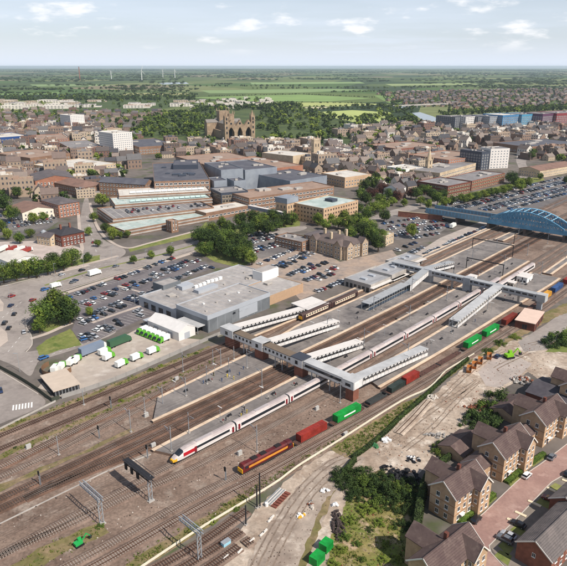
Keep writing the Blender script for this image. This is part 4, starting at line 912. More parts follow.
# ------------------------------------------------------------------ vehicles
CARC = {'white': lin(232, 232, 230), 'silver': lin(176, 178, 182), 'grey': lin(104, 108, 114), 'black': lin(30, 31, 35), 'dark blue': lin(38, 52, 84), 'blue': lin(58, 104, 160), 'red': lin(150, 40, 38), 'maroon': lin(104, 32, 36), 'yellow': lin(214, 188, 60)}
CM = {k: M('car_paint_' + k.replace(' ', '_'), v, .3, .04, .5, spec=.5, coat=.6) for k, v in CARC.items()}
def car_sections(typ):
    if typ == 0: prof = [(-2.1, .55, .78), (-1.95, .3, .92), (-1.35, .3, 1.0), (-1.0, .3, 1.0), (1.2, .3, .98), (1.95, .3, .8), (2.12, .5, .68)]; cab = [(-1.7, .98), (-1.2, 1.44), (.15, 1.46), (.95, .98)]
    elif typ == 1: prof = [(-1.95, .55, .85), (-1.85, .3, 1.0), (-1.3, .3, 1.02), (-1.0, .3, 1.02), (1.1, .3, .98), (1.75, .3, .82), (1.9, .5, .7)]; cab = [(-1.86, 1.0), (-1.55, 1.5), (.1, 1.52), (.85, .98)]
    else: prof = [(-2.25, .6, .95), (-2.15, .35, 1.1), (-1.5, .35, 1.12), (-1.0, .35, 1.12), (1.2, .35, 1.08), (2.0, .35, .95), (2.2, .55, .8)]; cab = [(-2.12, 1.1), (-1.85, 1.72), (.2, 1.74), (1.0, 1.08)]
    return prof, cab
def car_geo(typ):
    prof, cab = car_sections(typ); w = .88; body = MB(); k = 6
    def ring(x, zb, zt): return [(x, -w * .95, zb), (x, -w, (zb + zt) / 2), (x, -w * .9, zt), (x, w * .9, zt), (x, w, (zb + zt) / 2), (x, w * .95, zb)]
    for p in prof: body.v.extend(ring(*p))
    for i in range(len(prof) - 1):
        for j in range(k): body.f.append([i * k + j, (i + 1) * k + j, (i + 1) * k + (j + 1) % k, i * k + (j + 1) % k]); body.m.append(0)
    body.f.append(list(range(k))); body.m.append(0); body.f.append([(len(prof) - 1) * k + j for j in reversed(range(k))]); body.m.append(0)
    cb = MB(); a, b, c, d = cab; wb, wt = .82, .64; z0 = .0
    v = [(a[0], -wb, a[1]), (a[0], wb, a[1]), (b[0], wt, b[1]), (b[0], -wt, b[1]), (c[0], wt, c[1]), (c[0], -wt, c[1]), (d[0], wb, d[1]), (d[0], -wb, d[1])]
    cb.v = v; cb.f = [[0, 3, 2, 1], [2, 4, 6, 1], [5, 3, 0, 7], [4, 5, 7, 6]]; cb.m = [0] * 4
    rf = MB(); rf.hexa([v[3], v[5], v[4], v[2]], [(p[0] * .97, p[1] * .96, p[2] + .05) for p in (v[3], v[5], v[4], v[2])])
    return body, cb, rf, (prof[1][0] * .66, prof[-2][0] * .68)
def joined(*bs):
    o = MB()
    for i, b in enumerate(bs):
        n = len(o.v); o.v += b.v; o.f += [[q + n for q in f] for f in b.f]; o.m += [i] * len(b.f)
    return o
CARM = {}
def car_mesh(typ, col):
    if (typ, col) in CARM: return CARM[(typ, col)]
    body, cb, rf, ax = car_geo(typ); wh = MB()
    for x in ax:
        for y in (-.8, .8): wh.tube((x, y - .1, .32), (x, y + .1, .32), .32, n=8)
    o = joined(body, cb, rf, wh); CARM[(typ, col)] = o.mesh('car', [CM[col], glass, CM[col], black]); return CARM[(typ, col)]
def car(p, rz, typ, col, label, group=None): o = obj('car', car_mesh(typ, col), None, (p.x, p.y, .08), rz); return tag(o, label, 'car', group)
ORD = ('first', 'second', 'third', 'fourth', 'fifth', 'sixth', 'seventh', 'eighth', 'ninth', 'tenth', 'eleventh', 'twelfth', 'thirteenth', 'fourteenth', 'fifteenth', 'sixteenth', 'seventeenth', 'eighteenth', 'nineteenth', 'twentieth')
def ordw(i): return ORD[i] if i < 20 else '%dth' % (i + 1)
CW = ['silver'] * 5 + ['grey'] * 4 + ['black'] * 5 + ['white'] * 4 + ['dark blue'] * 2 + ['blue'] + ['red'] + ['maroon']
NCAR = [0]; MORECARS = []
def lot(A, Bp, poly, rows, occ, name, bay=2.6, cap=999, keep=None):
    u = (Bp - A); u.z = 0; u.normalize(); v = Vector((u.y, -u.x, 0)); rz = math.atan2(v.y, v.x); n = 0; bays = MB()
    for ri, ro in enumerate(rows):
        row = []
        for i in range(-40, 90):
            q = A + u * (i * bay) + v * ro; x, y = proj(q.x, q.y)
            if not inpoly(x, y, poly) or taken(q.x, q.y, 2.5): continue
            w = u * .06; e = q + u * bay / 2
            bays.poly([(e - w - v * 2.4) + Vector((0, 0, .084)), (e + w - v * 2.4) + Vector((0, 0, .084)), (e + w + v * 2.4) + Vector((0, 0, .084)), (e - w + v * 2.4) + Vector((0, 0, .084))][::-1])
            if rnd.random() < occ: row.append((x, q))
        row.sort(key=lambda k: k[0]); used = {}
        for x, q in row:
            c = rnd.choice(CW)
            if n >= cap: MORECARS.append((q.x, q.y, rz, rnd.choice((0, 1, 2)), c)); continue
            k = used.get(c, 0); used[c] = k + 1; NCAR[0] += 1; n += 1
            car(q + v * rnd.uniform(-.3, .3), rz + (math.pi if rnd.random() < .5 else 0) + rnd.uniform(-.03, .03), rnd.choice((0, 0, 1, 1, 2)), c, '%s %s car from left, row %s, %s' % (ordw(k), c, ('one', 'two', 'three', 'four', 'five', 'six', 'seven', 'eight', 'nine', 'ten', 'eleven', 'twelve')[ri], name) if len(row) > 1 else 'lone %s car in %s row, %s' % (c, ordw(ri), name), 'cars in the ' + name)
    if bays.f: stuffed(bays.build('bay_markings', whitew))
    return n
lot(G(66, 297), G(166, 259.5), [(64, 293), (122, 274), (168, 257), (205, 261), (214, 268), (165, 285), (158, 297), (172, 313), (150, 315), (125, 326), (98, 338), (82, 342), (76, 328), (80, 313)], [3, 15, 20, 32, 37, 49, 54, 66, 71, 83, 88], .6, 'supermarket car park', 2.7, 130)
lot(G(230, 240), G(262, 232), [(228, 240), (262, 231), (286, 238), (296, 248), (262, 259), (240, 253)], [4, 14, 19, 31, 36], .72, 'car park behind the row of trees', 2.7, 30)
lot(G(378, 224), G(440, 214), [(376, 226), (390, 211), (440, 213), (450, 226), (432, 238), (396, 240)], [3, 14, 19, 31, 36, 48], .6, 'car park left of the blue bridge', 2.8, 30)
lot(G(437, 212), G(560, 182), [(432, 213), (456, 198), (500, 193), (540, 183), (570, 175), (570, 203), (545, 207), (491, 211), (450, 209)], [-44, -32, -27, -15, -10, 2, 7, 19, 24, 36, 27], .72, 'big car park behind the blue bridge', 2.8, 24)
lot(G(425, 257), G(500, 224), [(418, 256), (440, 238), (482, 221), (505, 224), (468, 239), (428, 256)], [-3], .6, 'strip of parking beside the platform', 2.8, 8)
lot(G(262, 262), G(300, 246), [(256, 264), (284, 250), (300, 243), (318, 254), (312, 266), (290, 280), (270, 268)], [-9, 2, 13, 18, 30], .6, 'forecourt left of the station hotel', 2.7, 22)
lot(G(308, 298), G(350, 281), [(306, 299), (322, 288), (350, 277), (352, 283), (330, 296), (312, 302)], [-2, 9], .8, 'row of cars behind the short brown train', 2.6)
lot(G(300, 274), G(335, 260), [(296, 272), (312, 262), (332, 262), (340, 270), (322, 282), (302, 284)], [0, 11, 16, 28], .5, 'forecourt', 2.7, 0)
lot(G(385, 262), G(425, 244), [(395, 250), (425, 240), (436, 238), (420, 252), (402, 258)], [-6, 4, 9], .5, 'forecourt', 2.7, 0)
pavement([(78, 204), (79, 222), (80.5, 240), (82, 250), (76, 256), (60, 262)], 2.4); pavement([(90, 203), (92, 212), (97, 226), (107, 239), (126, 248), (150, 243), (196, 231)], 2.4)
sheet('car_park', [(-10, 232), (-10, 214), (56, 209), (58, 222), (46, 230), (20, 236)], .0725, asphalt)
lot(G(0, 216), G(56, 209), [(-8, 231), (-8, 215), (54, 210), (56, 221), (44, 229), (20, 235)], [3, 14, 19, 31, 36, 48], .6, 'car park at the left edge', 2.8, 26)
def rcar(px, py, px2, py2, typ, col, label, group='cars on the road'):
    a, b = G(px, py), G(px2, py2); d = b - a; return car(a, math.atan2(d.y, d.x), typ, col, label, group)
for q in ((12, 297, 30, 291, 1, 'red', 'red hatchback on the road near the big round tree'), (11, 306.5, 20, 300, 0, 'dark blue', 'dark blue car entering the roundabout'), (14.5, 315, 20, 308, 1, 'black', 'black hatchback at the roundabout mouth'), (5, 324, 10, 318, 2, 'black', 'black car beside the roundabout island, farther of two'), (9, 329, 14, 322, 0, 'black', 'black car beside the roundabout island, nearer of two'),
          (24, 333, 22, 325, 0, 'silver', 'silver car leaving the roundabout toward the loading yard'), (33, 301, 45, 296, 1, 'red', 'red car on the road left of the big round tree'), (45, 290.5, 60, 286, 2, 'blue', 'blue van-like car behind the white van'), (73, 283, 88, 278, 0, 'grey', 'grey car on the road beside the parking, left'), (75.5, 281.5, 90, 277, 1, 'dark blue', 'dark blue car on the road beside the parking'),
          (82, 271, 95, 267.5, 0, 'black', 'black car on the far carriageway'), (62, 275.5, 75, 272, 1, 'silver', 'silver car on the far carriageway near the left row of trees'), (116, 267, 130, 263, 0, 'grey', 'grey car passing the junction'), (44, 359, 60, 353, 2, 'blue', 'blue car on the service road by the loading yard'), (85, 340, 95, 337, 2, 'blue', 'bright blue van-like car at the car park corner'), (93, 243, 90, 230, 0, 'red', 'red car on the street climbing into town'), (0.5, 392, 2, 400, 0, 'dark blue', 'dark blue car parked at the left edge by the crossing')): rcar(*q)
def lorry(px, py, px2, py2, L, H, cabc, boxc, name, label, cat, W_=1.2, group=None):
    a, b = G(px, py), G(px2, py2); d = b - a; t = thing(name, label, cat, (a.x, a.y, .08), math.atan2(d.y, d.x), group); h = L / 2
    cl = 2.0; bx = MB().box(-h, h - cl - .1, -W_, W_, .75, H).build('cargo_box', boxc, t)
    cb = MB().hexa([(h - cl, -1.05, .4), (h, -1.05, .4), (h, 1.05, .4), (h - cl, 1.05, .4)], [(h - cl, -1.0, min(H, 2.6)), (h - .55, -.95, min(H, 2.5)), (h - .55, .95, min(H, 2.5)), (h - cl, 1.0, min(H, 2.6))]).build('cab', cabc, t)
    MB().poly([(h - .02, -.95, 1.35), (h - .02, .95, 1.35), (h - .5, .9, 2.35), (h - .5, -.9, 2.35)]).build('windscreen', glass, cb)
    MB().box(-h + .2, h - .2, -.8, .8, .45, .75).build('chassis', skirt, t); w = bpy.data.meshes.get('lorry_wheel') or MB().tube((0, -.14, 0), (0, .14, 0), .42, n=10).mesh('lorry_wheel', black)
    for x in ((-h + 1.1, h - 1.3) if L < 8 else (-h + 1.2, -h + 2.6, h - 1.3)):
        for y in (-.95, .95): obj('wheel', w, t, (x, y, .42))
    return t
vg = M('van_green', lin(96, 168, 50), .4, .06, .5, spec=.5); vw = M('van_white', lin(232, 232, 226), .4, .05, .5, spec=.5)
va, vb = G(142.5, 333), G(164, 341.5); dirv = Vector((-(vb - va).y, (vb - va).x, 0)).normalized()
for i in range(6):
    p = va + (vb - va) * (i / 5); q = p - dirv * 5; x, y = proj(p.x, p.y); x2, y2 = proj(q.x, q.y); lorry(x, y, x2, y2, 6.0, 2.9, vg, vw, 'delivery_van', '%s of six green and white delivery vans parked by the white shed, from the left' % ORD[i], 'van', 1.02, 'supermarket delivery vans')
for i, (x, y, x2, y2, lab) in enumerate(((122, 366, 132, 361, 'white box van at the yard fence, leftmost of three'), (137, 359.5, 147, 355, 'white box van at the yard fence, middle of three'), (153.5, 353, 163, 349, 'white box van at the yard fence, rightmost of three'), (109, 359, 116, 355, 'green and white van beside the long grey trailer'), (105, 354, 112, 351, 'green and white van half behind another in the loading yard'), (56, 371, 62, 364, 'green and white van at the round brown screen, left'), (62, 369, 68, 362, 'green and white van at the round brown screen, right'), (72, 364, 78, 358, 'green and white van in the middle of the loading yard'), (77, 362, 83, 356, 'green and white van next to the middle of the loading yard'))):
    lorry(x, y, x2, y2, 6.0, 2.9, vg, vw, 'delivery_van', lab, 'van', 1.02, 'supermarket delivery vans')
gt = M('trailer_grey_blue', lin(120, 132, 150), .6, .08, .4); dg = M('trailer_green', lin(58, 92, 68), .6, .1, .4)
lorry(94, 352, 112, 345, 13.5, 3.9, vw, gt, 'articulated_lorry', 'long blue grey trailer lorry in the loading yard', 'lorry', 1.25); lorry(120, 344.5, 134, 339, 12, 3.6, dg, dg, 'articulated_lorry', 'dark green trailer beside the long grey one', 'lorry', 1.25)
lorry(56, 287.5, 70, 283, 6.5, 2.9, vw, vw, 'box_van', 'white van on the road by the big round tree', 'van', 1.05); lorry(95, 275, 110, 270.5, 8.5, 3.5, vw, vw, 'box_lorry', 'white box lorry on the road beside the car park', 'lorry', 1.2); lorry(453, 227.5, 462, 222, 10, 3.4, vw, vw, 'box_lorry', 'white lorry parked left of the blue bridge', 'lorry', 1.2)
redp = M('bus_red', lin(150, 60, 52), .4, .06, .5)
for i, (x, y) in enumerate(((4, 250.5), (13, 251), (21, 251.5), (27, 252.5))): lorry(x, y, x + 8, y - 3.4, 11, 3.1, redp if i % 2 == 0 else vw, vw if i % 2 == 0 else redp, 'parked_lorry', ('red cabbed', 'white cabbed red', 'second red cabbed', 'second white cabbed red')[i] + ' lorry behind the long white roofed hall', 'lorry', 1.2, 'lorries behind the long white hall')
# loading yard fence, round brown screen, low slab building, hedge
t = thing('low_building', 'low slab with pale flat roof and dark sides beside the tracks', 'building', G(79, 384)); o, rz, L, Wd = RB((54, 391), (79, 383.5), (37, 377), 2.6); t.location = o; t.rotation_euler = (0, 0, rz); claim(o, rz, L, Wd)
MB().box(0, L, 0, Wd, 0, 2.35).build('wall', dksteel, t); MB().box(-.4, L + .4, -.4, Wd + .4, 2.35, 2.7).build('roof', M('pale_slab', lin(192, 176, 160), .9, .1, .4), t)
for i in range(8): MB().box(.5 + i * (L - 1) / 7 - .1, .5 + i * (L - 1) / 7 + .1, -.08, -.01, 0, 2.3).build('panel_post', steel, t)
t = thing('timber_screen', 'curved brown timber screen round the parked vans', 'screen', G(58, 375)); c = G(58, 370)
for i in range(14):
    a = math.radians(150 + i * 14.5); p = Vector((c.x + 6.2 * math.cos(a), c.y + 6.2 * math.sin(a), 0)) - t.location; o = MB().box(-.05, .05, -.8, .8, 0, 2.2).build('panel', M('timber_brown', lin(122, 94, 72), .9, .15, .8), t); o.location = p; o.rotation_euler = (0, 0, a)
def fence(px, label, m, h=1.8, sp=2.5, name='palisade_fence', thick=.06):
    P = smooth_path([G(*p) for p in px], sp); t = thing(name, label, 'fence', (P[0].x, P[0].y, 0)); o = t.location
    pm = MB().box(-.07, .07, -.07, .07, 0, h + .1).mesh('post', m)
    for p, q in zip(P, P[1:]):
        obj('post', pm, t, p - o); d = q - p; pn = MB().box(.08, d.length - .08, -thick / 2, thick / 2, .12, h).build('panel', m, t); pn.location = p - o; pn.rotation_euler = (0, 0, math.atan2(d.y, d.x))
    return t
fence([(62, 399), (85, 392), (116, 381), (160, 362), (207, 341), (224, 334)], 'grey panel fence between the loading yard and the railway', M('fence_grey', lin(150, 146, 142), .8, .12, .5), 2.0, 5); fence([(0, 369), (20, 380), (40, 393), (52, 402), (60, 399)], 'dark fence along the road down to the crossing', M('fence_dark', lin(66, 70, 60), .85, .15, .6), 1.8, 4)
fence([(0, 430), (30, 415), (56, 402)], 'low pale wall beside the left hand tracks', concrete, .9, 6)
# ------------------------------------------------------------------ yard and scrub at lower right
sheet('dirt_yard', [(300, 600), (235, 600), (208, 566), (236, 534), (256, 508), (276, 490), (296, 472), (330, 451), (348, 449), (360, 455), (400, 418), (440, 390), (475, 357), (500, 345), (520, 338), (570, 322), (610, 310), (640, 330), (600, 372), (545, 384), (528, 372), (500, 392), (470, 425), (430, 462), (412, 480), (404, 520), (400, 600)], .06, dirt)
sheet('dirt_road', [(236, 600), (255, 545), (280, 508), (300, 485), (325, 462), (350, 452), (366, 458), (352, 478), (335, 498), (318, 530), (302, 560), (292, 600)], .075, dirtroad)
sheet('asphalt_lane', [(518, 342), (545, 325), (575, 303), (600, 290), (615, 300), (580, 322), (560, 336), (545, 350), (524, 352)], .08, roadm)
sheet('concrete_hardstanding', [(478, 372), (494, 356), (515, 355), (532, 364), (522, 374), (500, 388), (486, 386)], .078, M('hardstanding', lin(172, 160, 152), .95, .1, .4, lin(158, 146, 138)))
sheet('rough_grass', [(330, 449), (400, 405), (428, 391), (442, 379), (450, 371.8), (470, 358.8), (475, 359), (446, 379), (425, 398), (402, 418), (388, 432), (368, 449), (352, 460)], .082, scrubg); sheet('rough_grass', [(345, 505), (352, 482), (380, 470), (418, 490), (412, 600), (325, 600), (330, 540)], .079, M('scrub_ground', lin(128, 118, 72), .95, .35, .7, lin(104, 112, 52), lin(168, 146, 120), .1, bump=.6))
sheet('rough_grass', [(296, 600), (300, 560), (312, 530), (322, 505), (338, 488), (330, 500), (318, 532), (306, 566), (302, 600)], .083, scrubg); sheet('rough_grass', [(477, 357), (500, 343), (530, 323), (548, 311), (590, 292), (600, 297), (545, 323), (520, 337), (500, 347), (490, 354)], .081, scrubg); sheet('rough_grass', [(545, 352), (575, 318), (620, 300), (640, 320), (590, 352)], .0815, grassm)
rutm = M('wheel_rut', lin(134, 118, 104), .97, .3, .8, lin(118, 103, 92), lin(150, 136, 122), .15, bump=.6, bscale=3)
for px, off_, w in (([(250, 575), (272, 532), (300, 490), (330, 463), (358, 452), (395, 438), (430, 412), (470, 386), (500, 366), (530, 352)], 0, .5), ([(262, 580), (286, 534), (312, 494), (340, 468), (364, 456)], 0, .45), ([(404, 450), (432, 428), (460, 398), (490, 372)], 0, .4), ([(440, 400), (470, 372), (500, 352), (540, 342), (575, 330)], 0, .45)):
    P = smooth_path([G(*p) for p in px], 2.0)
    for s_ in (-.85, .85):
        b = MB(); Q = offset([p + Vector((rnd.uniform(-.12, .12), rnd.uniform(-.12, .12), 0)) for p in P], s_); A_ = offset(Q, w * .5); B_ = offset(Q, -w * .5)
        for i in range(len(Q) - 1):
            if (i // 7) % 5 == 4: continue
            b.poly([(B_[i].x, B_[i].y, .0875), (B_[i + 1].x, B_[i + 1].y, .0875), (A_[i + 1].x, A_[i + 1].y, .0875), (A_[i].x, A_[i].y, .0875)])
        struct(b.build('wheel_rut', rutm))
# dark green netted hedge along the yard
hm = leafmat('hedge_leaf', lin(50, 62, 36), lin(68, 84, 42), lin(36, 46, 30))
def hedge(px, w, h, label, mat=None, n=150, size=.2, name='hedge', world=None):
    P = smooth_path([G(*p) for p in px] if world is None else world, 2.0); b = MB(); r = random.Random(len(px) * 7 + int(px[0][0] if px else 3)); o = P[0].copy(); o.z = 0
    core = MB().sweep([p - o for p in P], [(w * .42, 0), (w * .36, h * .85), (-w * .36, h * .85), (-w * .42, 0)], caps=True)
    for p, q in zip(P, P[1:]):
        for i in range(n):
            c = p.lerp(q, r.random()) - o; d = (q - p).normalized(); l = Vector((-d.y, d.x, 0)); e = r.uniform(0, math.pi); c = c + l * math.cos(e) * w * .55 + Vector((0, 0, max(.08, abs(math.sin(e)) ** .6 * h * r.uniform(.7, 1.12) - r.random() * h * .2)))
            nn = Vector((r.uniform(-1, 1), r.uniform(-1, 1), r.uniform(-.2, 1))).normalized(); u = nn.cross(Vector((r.uniform(-1, 1), .3, r.uniform(-1, 1)))).normalized(); v = nn.cross(u); s = size * r.uniform(.6, 1.3)
            b.poly([c + u * s, c + v * s * .8, c - u * s, c - v * s * .8])
    t = thing(name, label, 'hedge', o); core.build('inner_growth', mat or hm, t); stuffed(b.build('foliage', mat or hm, t)); return t
hedge([(352, 459), (368, 448), (388, 431), (402, 417), (425, 397), (446, 378), (468, 360)], 1.2, 1.6, 'dark hedge along the edge of the dirt yard by the pale fence'); hedge([(338, 484), (346, 472), (355, 461)], 1.4, 2.0, 'short dark hedge at the bend of the dirt road')
hedge([(413, 560), (416, 530), (420, 505), (424, 490), (432, 474)], 2.4, 4.2, 'tall dark hedge behind the near terrace gardens', n=300); hedge([(434, 470), (452, 456), (480, 433), (510, 404)], 1.6, 2.2, 'garden hedge between the yard and the terraces')
# scrub bushes
bp = [(350, 488, 3.6, 1), (362, 488, 4.2, 0), (373, 486, 3.6, 1), (356, 499, 3, 1), (386, 494, 4.6, 1), (398, 493, 3.6, 0), (406, 501, 4, 1), (378, 504, 3.2, 0), (366, 512, 2.6, 2), (392, 510, 2.4, 1), (342, 520, 1.2, 2), (356, 545, 1.2, 0), (385, 545, 1.3, 2), (370, 530, 1.2, 1), (390, 530, 1.0, 2), (362, 560, 1.2, 0), (384, 560, 1.4, 2), (350, 522, 2, 2), (345, 537, 1.8, 0), (342, 552, 1.8, 2), (334, 566, 1.6, 2), (380, 524, 1.8, 2), (402, 525, 2.4, 1), (398, 560, 1.4, 2), (410, 512, 3, 1), (360, 478, 4, 1), (345, 478, 4, 1), (385, 482, 3.5, 1), (412, 488, 3.5, 1)]
for i, (x, y, h, k) in enumerate(bp): shrub(G(x + rnd.uniform(-1, 1), y + rnd.uniform(-1, 1)), h, k, '%s %s bush in the scrub beside the terraces' % (('tall', 'low')[h < 3.3], KIND[k]), 1.15, 'scrub bushes beside the dirt road')
for i, (x, y, h, k, lab) in enumerate(((474, 424, 5, 1, 'dark bush at the near end of the yard hedge'), (484, 420, 5.5, 1, 'round dark bush second along the yard hedge'), (492, 410, 4.5, 0, 'green bush third along the yard hedge'), (504, 404, 6, 1, 'big dark round bush at the end of the yard hedge'), (498, 412, 4, 1, 'dark bush squeezed between the big round ones'), (555, 345, 5, 1, 'dark bush beside the lane at right'), (562, 340, 6, 0, 'green bush beside the lane, cut by the picture edge'), (488, 352, 2.4, 0, 'low bush above the brown skips'), (500, 344, 2.6, 0, 'low bush between the skips and the green containers'), (515, 338, 2.4, 2, 'light low bush left of the lane end'), (440, 452, 3, 0, 'garden bush behind the second terrace'), (445, 446, 2.4, 1, 'small dark garden bush behind the second terrace'))): shrub(G(x, y), h, k, lab, 1.2)
for i in range(12):                                # weeds along the rail verges
    s = rnd.uniform(-20, 118); d = rnd.choice((42.8 + s * .04, 59, -27.8 - s * .02, -9)); p = R(s, d + rnd.uniform(-1, 1))
    if d == -9 and s > 70: continue
    shrub(p, rnd.uniform(.5, 1.3), rnd.choice((0, 2, 1)), 'low green weed clump growing on the railway verge', 1.3, 'weeds on the railway verges')
# ------------------------------------------------------------------ near terraces (tan brick, three storeys)
tanb = M('terrace_tan_brick', lin(190, 160, 130), .9, .14, 1.0, lin(174, 144, 116)); tanc = M('terrace_band', lin(150, 112, 82), .9, .1, 1); tile = M('brown_roof_tile', lin(96, 80, 76), .9, .14, 1.2, lin(86, 70, 68), lin(110, 94, 88), .3); barge = M('white_bargeboard', lin(222, 216, 208), .6, .05, .5); slate = M('grey_slate', lin(102, 95, 93), .85, .14, 1, lin(116, 107, 104), lin(86, 80, 80), .25)
creamp = M('cream_render', lin(226, 214, 196), .9, .06, .6)
def tile_courses(t, roofs, L, Wd, h, rise, base, axis, ov, mat):
    """raised tile courses on both slopes"""
    l, w = (L, Wd) if axis == 'x' else (Wd, L); n = 11; sl = math.hypot(w / 2 + ov, rise * (1 + ov / (w / 2)))
    for sgn in (0, 1):
        for i in range(1, n):
            f = i / n; c = (-ov + f * (w / 2 + ov)); z = h + rise * (c / (w / 2)) + .2
            if sgn: c = w - c
            o = MB()
            if axis == 'x': o.box(base[0] - ov, base[0] + l + ov, base[1] + c - .05, base[1] + c + .05, z - .03, z + .035)
            else: o.box(base[0] + c - .05, base[0] + c + .05, base[1] - ov, base[1] + l + ov, z - .03, z + .035)
            o.build('tile_course', mat, roofs)
def terrace(c, a, wid, length, label, eave=8.6, rise=3.4, wing=True, wall=tanb, roof=tile, rear=True):
    C, A = G(*c), G(*a); u = (A - C).normalized(); rz = math.atan2(u.y, u.x); t = thing('terrace_house', label, 'house', C, rz); L, Wd = length, wid; claim(C, rz, L, Wd)
    box_walls(t, L, Wd, eave, wall); r = gable_roof(t, L, Wd, eave, rise, roof, wall, ov=.45); tile_courses(t, r, L, Wd, eave, rise, (0, 0), 'x', .45, roof)
    for k in (0, 1):
        x = -.48 if k == 0 else L + .42
        for s in (0, 1):
            p = [(x, -.5 if s == 0 else Wd + .5, eave - .35), (x, Wd / 2, eave + rise + .1)]; MB().bar((p[0][0] + .03, p[0][1], p[0][2] + .12), (p[1][0] + .03, p[1][1], p[1][2] + .05), .1, .34).build('bargeboard', barge, r)
    MB().box(-.5, L + .5, Wd / 2 - .12, Wd / 2 + .12, eave + rise + .1, eave + rise + .3).build('ridge', roof, r)
    for z in (2.85, 5.7): MB().box(-.05, L + .05, -.05, Wd + .05, z, z + .16).build('brick_band', tanc, t)
    for f in (0, 3): wgrid(t, f, L, Wd, (.9, 3.7, 6.5), 2.5 if f == 0 else 3.3, 1.15, 1.5, white, glass, .6 if f == 0 else 1.2)
    for x in (L * .22, L * .62): obj('door', MB().box(-.5, .5, -.09, .02, 0, 2.1).mesh('door', M('door_paint', lin(70, 64, 72), .5)), t, (x, 0, .05)); obj('porch_canopy', MB().box(-.9, .9, -.9, .0, 2.3, 2.5).mesh('porch', white), t, (x, 0, .1))
    obj('drainpipe', MB().tube((0, 0, 0), (0, 0, 1), .07).mesh('drainpipe', white), t, (L * .42, -.1, 0), 0, (1, 1, eave))
    chimney(t, L * .55, Wd / 2 + .8, eave + rise - 1, eave + rise + 1.3, .9, brickd)
    if wing:
        wx, ww, wd = L - 6.2, 5.6, 2.2
        MB().box(wx, wx + ww, -wd, Wd * .5, 0, eave).build('wing_wall', wall, t); k = rise * .85
        wr = gable_roof(t, ww, Wd * .5 + wd, eave, k, roof, wall, ov=.35, base=(wx, -wd), axis='y', name='wing_roof')
        for s in (0, 1): MB().bar((wx - .35 + s * (ww + .7), -wd - .38, eave - .2), (wx + ww / 2, -wd - .38, eave + k + .12), .1, .32).build('bargeboard', barge, wr)
        wgrid(t, 0, ww, 1, (.9, 3.7, 6.5), 2.4, 1.15, 1.5, white, glass, .5, base=(wx, -wd)); wgrid(t, 3, 1, wd, (3.7, 6.5), 2, .9, 1.4, white, glass, .3, base=(wx, -wd))
    if rear:
        MB().box(L * .35, L * .35 + 6, Wd - .2, Wd + 5.5, 0, eave - .1).build('rear_wing_wall', wall, t); gable_roof(t, 6, Wd * .5 + 5.5, eave - .1, rise * .8, roof, wall, ov=.3, base=(L * .35, Wd * .5), axis='y', name='rear_wing_roof')
    return t
terrace((453, 525.4), (478, 506), 8.2, 14.5, 'tan brick three storey terrace with brown roof, middle of the near street'); terrace((501.5, 482.6), (524, 464), 8.4, 15.5, 'tan brick terrace with brown roof next beyond the middle one'); terrace((542, 448), (562, 431), 8.4, 16, 'tan brick terrace with brown roof farthest along the near street'); _u = (G(478, 506) - G(453, 525.4)).normalized(); _c = G(489, 549, 8.6); _c.z = 0; _c = _c - _u * 17.4 + Vector((-_u.y, _u.x, 0)) * 2.2; _d = _c + _u * 5
terrace(proj(_c.x, _c.y), proj(_d.x, _d.y), 8.2, 17.5, 'tan brick terrace whose brown roof is cut by the bottom edge')
terrace((580, 415), (600, 398), 8.4, 14, 'tan brick terrace just leaving the right edge of the picture', wing=False)
# brown-roofed links between the blocks
for i, (c, a, wd, ln, h, lab) in enumerate((((484, 489), (497, 479), 6.5, 8.5, 6.0, 'low brown roofed garage link between two tan terraces'), ((528, 456), (540, 447), 6.5, 8, 6.0, 'low brown roofed link before the farthest tan terrace'), ((462, 464), (480, 450), 9, 13, 3.2, 'low flat brown garage roofs behind the tan terraces'), ((513, 424), (534, 408), 9, 14, 3.2, 'low garage roof with brown tiles behind the farthest terrace'))):
    C, A = G(*c), G(*a); u = A - C; rz = math.atan2(u.y, u.x); off_ = Vector((-u.normalized().y, u.normalized().x, 0)) * (2 if i < 2 else 0); t = thing('garage_block', lab, 'building', C + off_, rz); box_walls(t, ln, wd, h * .8, tanb); r = gable_roof(t, ln, wd, h * .8, 1.8, tile, tanb, ov=.3); claim(C + off_, rz, ln, wd); wgrid(t, 0, ln, wd, (.2,), 3.2, 2.3, 2.1, white, M('garage_door', lin(150, 130, 120), .6), .4, name='garage_door')
# red brick house, lower right corner
def rhouse(apex, ridge_far, eave, rise, wid, ln, label):
    C, A = G(*apex, eave + rise), G(*ridge_far, eave + rise); C.z = A.z = 0; u = (A - C).normalized(); rz = math.atan2(u.y, u.x); v = Vector((-u.y, u.x, 0)); o = C - v * wid / 2; t = thing('brick_house', label, 'house', o, rz); claim(o, rz, ln, wid)
    box_walls(t, ln, wid, eave, brick); r = gable_roof(t, ln, wid, eave, rise, slate, brick, ov=.4); tile_courses(t, r, ln, wid, eave, rise, (0, 0), 'x', .4, slate)
    for s in (0, 1): MB().bar((-.42, -.45 + s * (wid + .9), eave - .25), (-.42, wid / 2, eave + rise + .12), .1, .32).build('bargeboard', barge, r)
    wgrid(t, 0, ln, wid, (.9, 3.5), 3, 1.2, 1.3, white, glass, .8); wgrid(t, 3, ln, wid, (3.5,), 6, .9, 1.2, white, glass, 1.5); MB().box(-.5, ln + .5, wid / 2 - .12, wid / 2 + .12, eave + rise + .1, eave + rise + .3).build('ridge', slate, r); return t
rhouse((536, 541), (567, 511), 5.4, 3.0, 9.0, 24, 'red brick house with grey slate roof in the lower right corner'); rhouse((566, 497), (590, 475), 5.2, 2.6, 8, 12, 'red brick house just behind the corner house at the right edge')
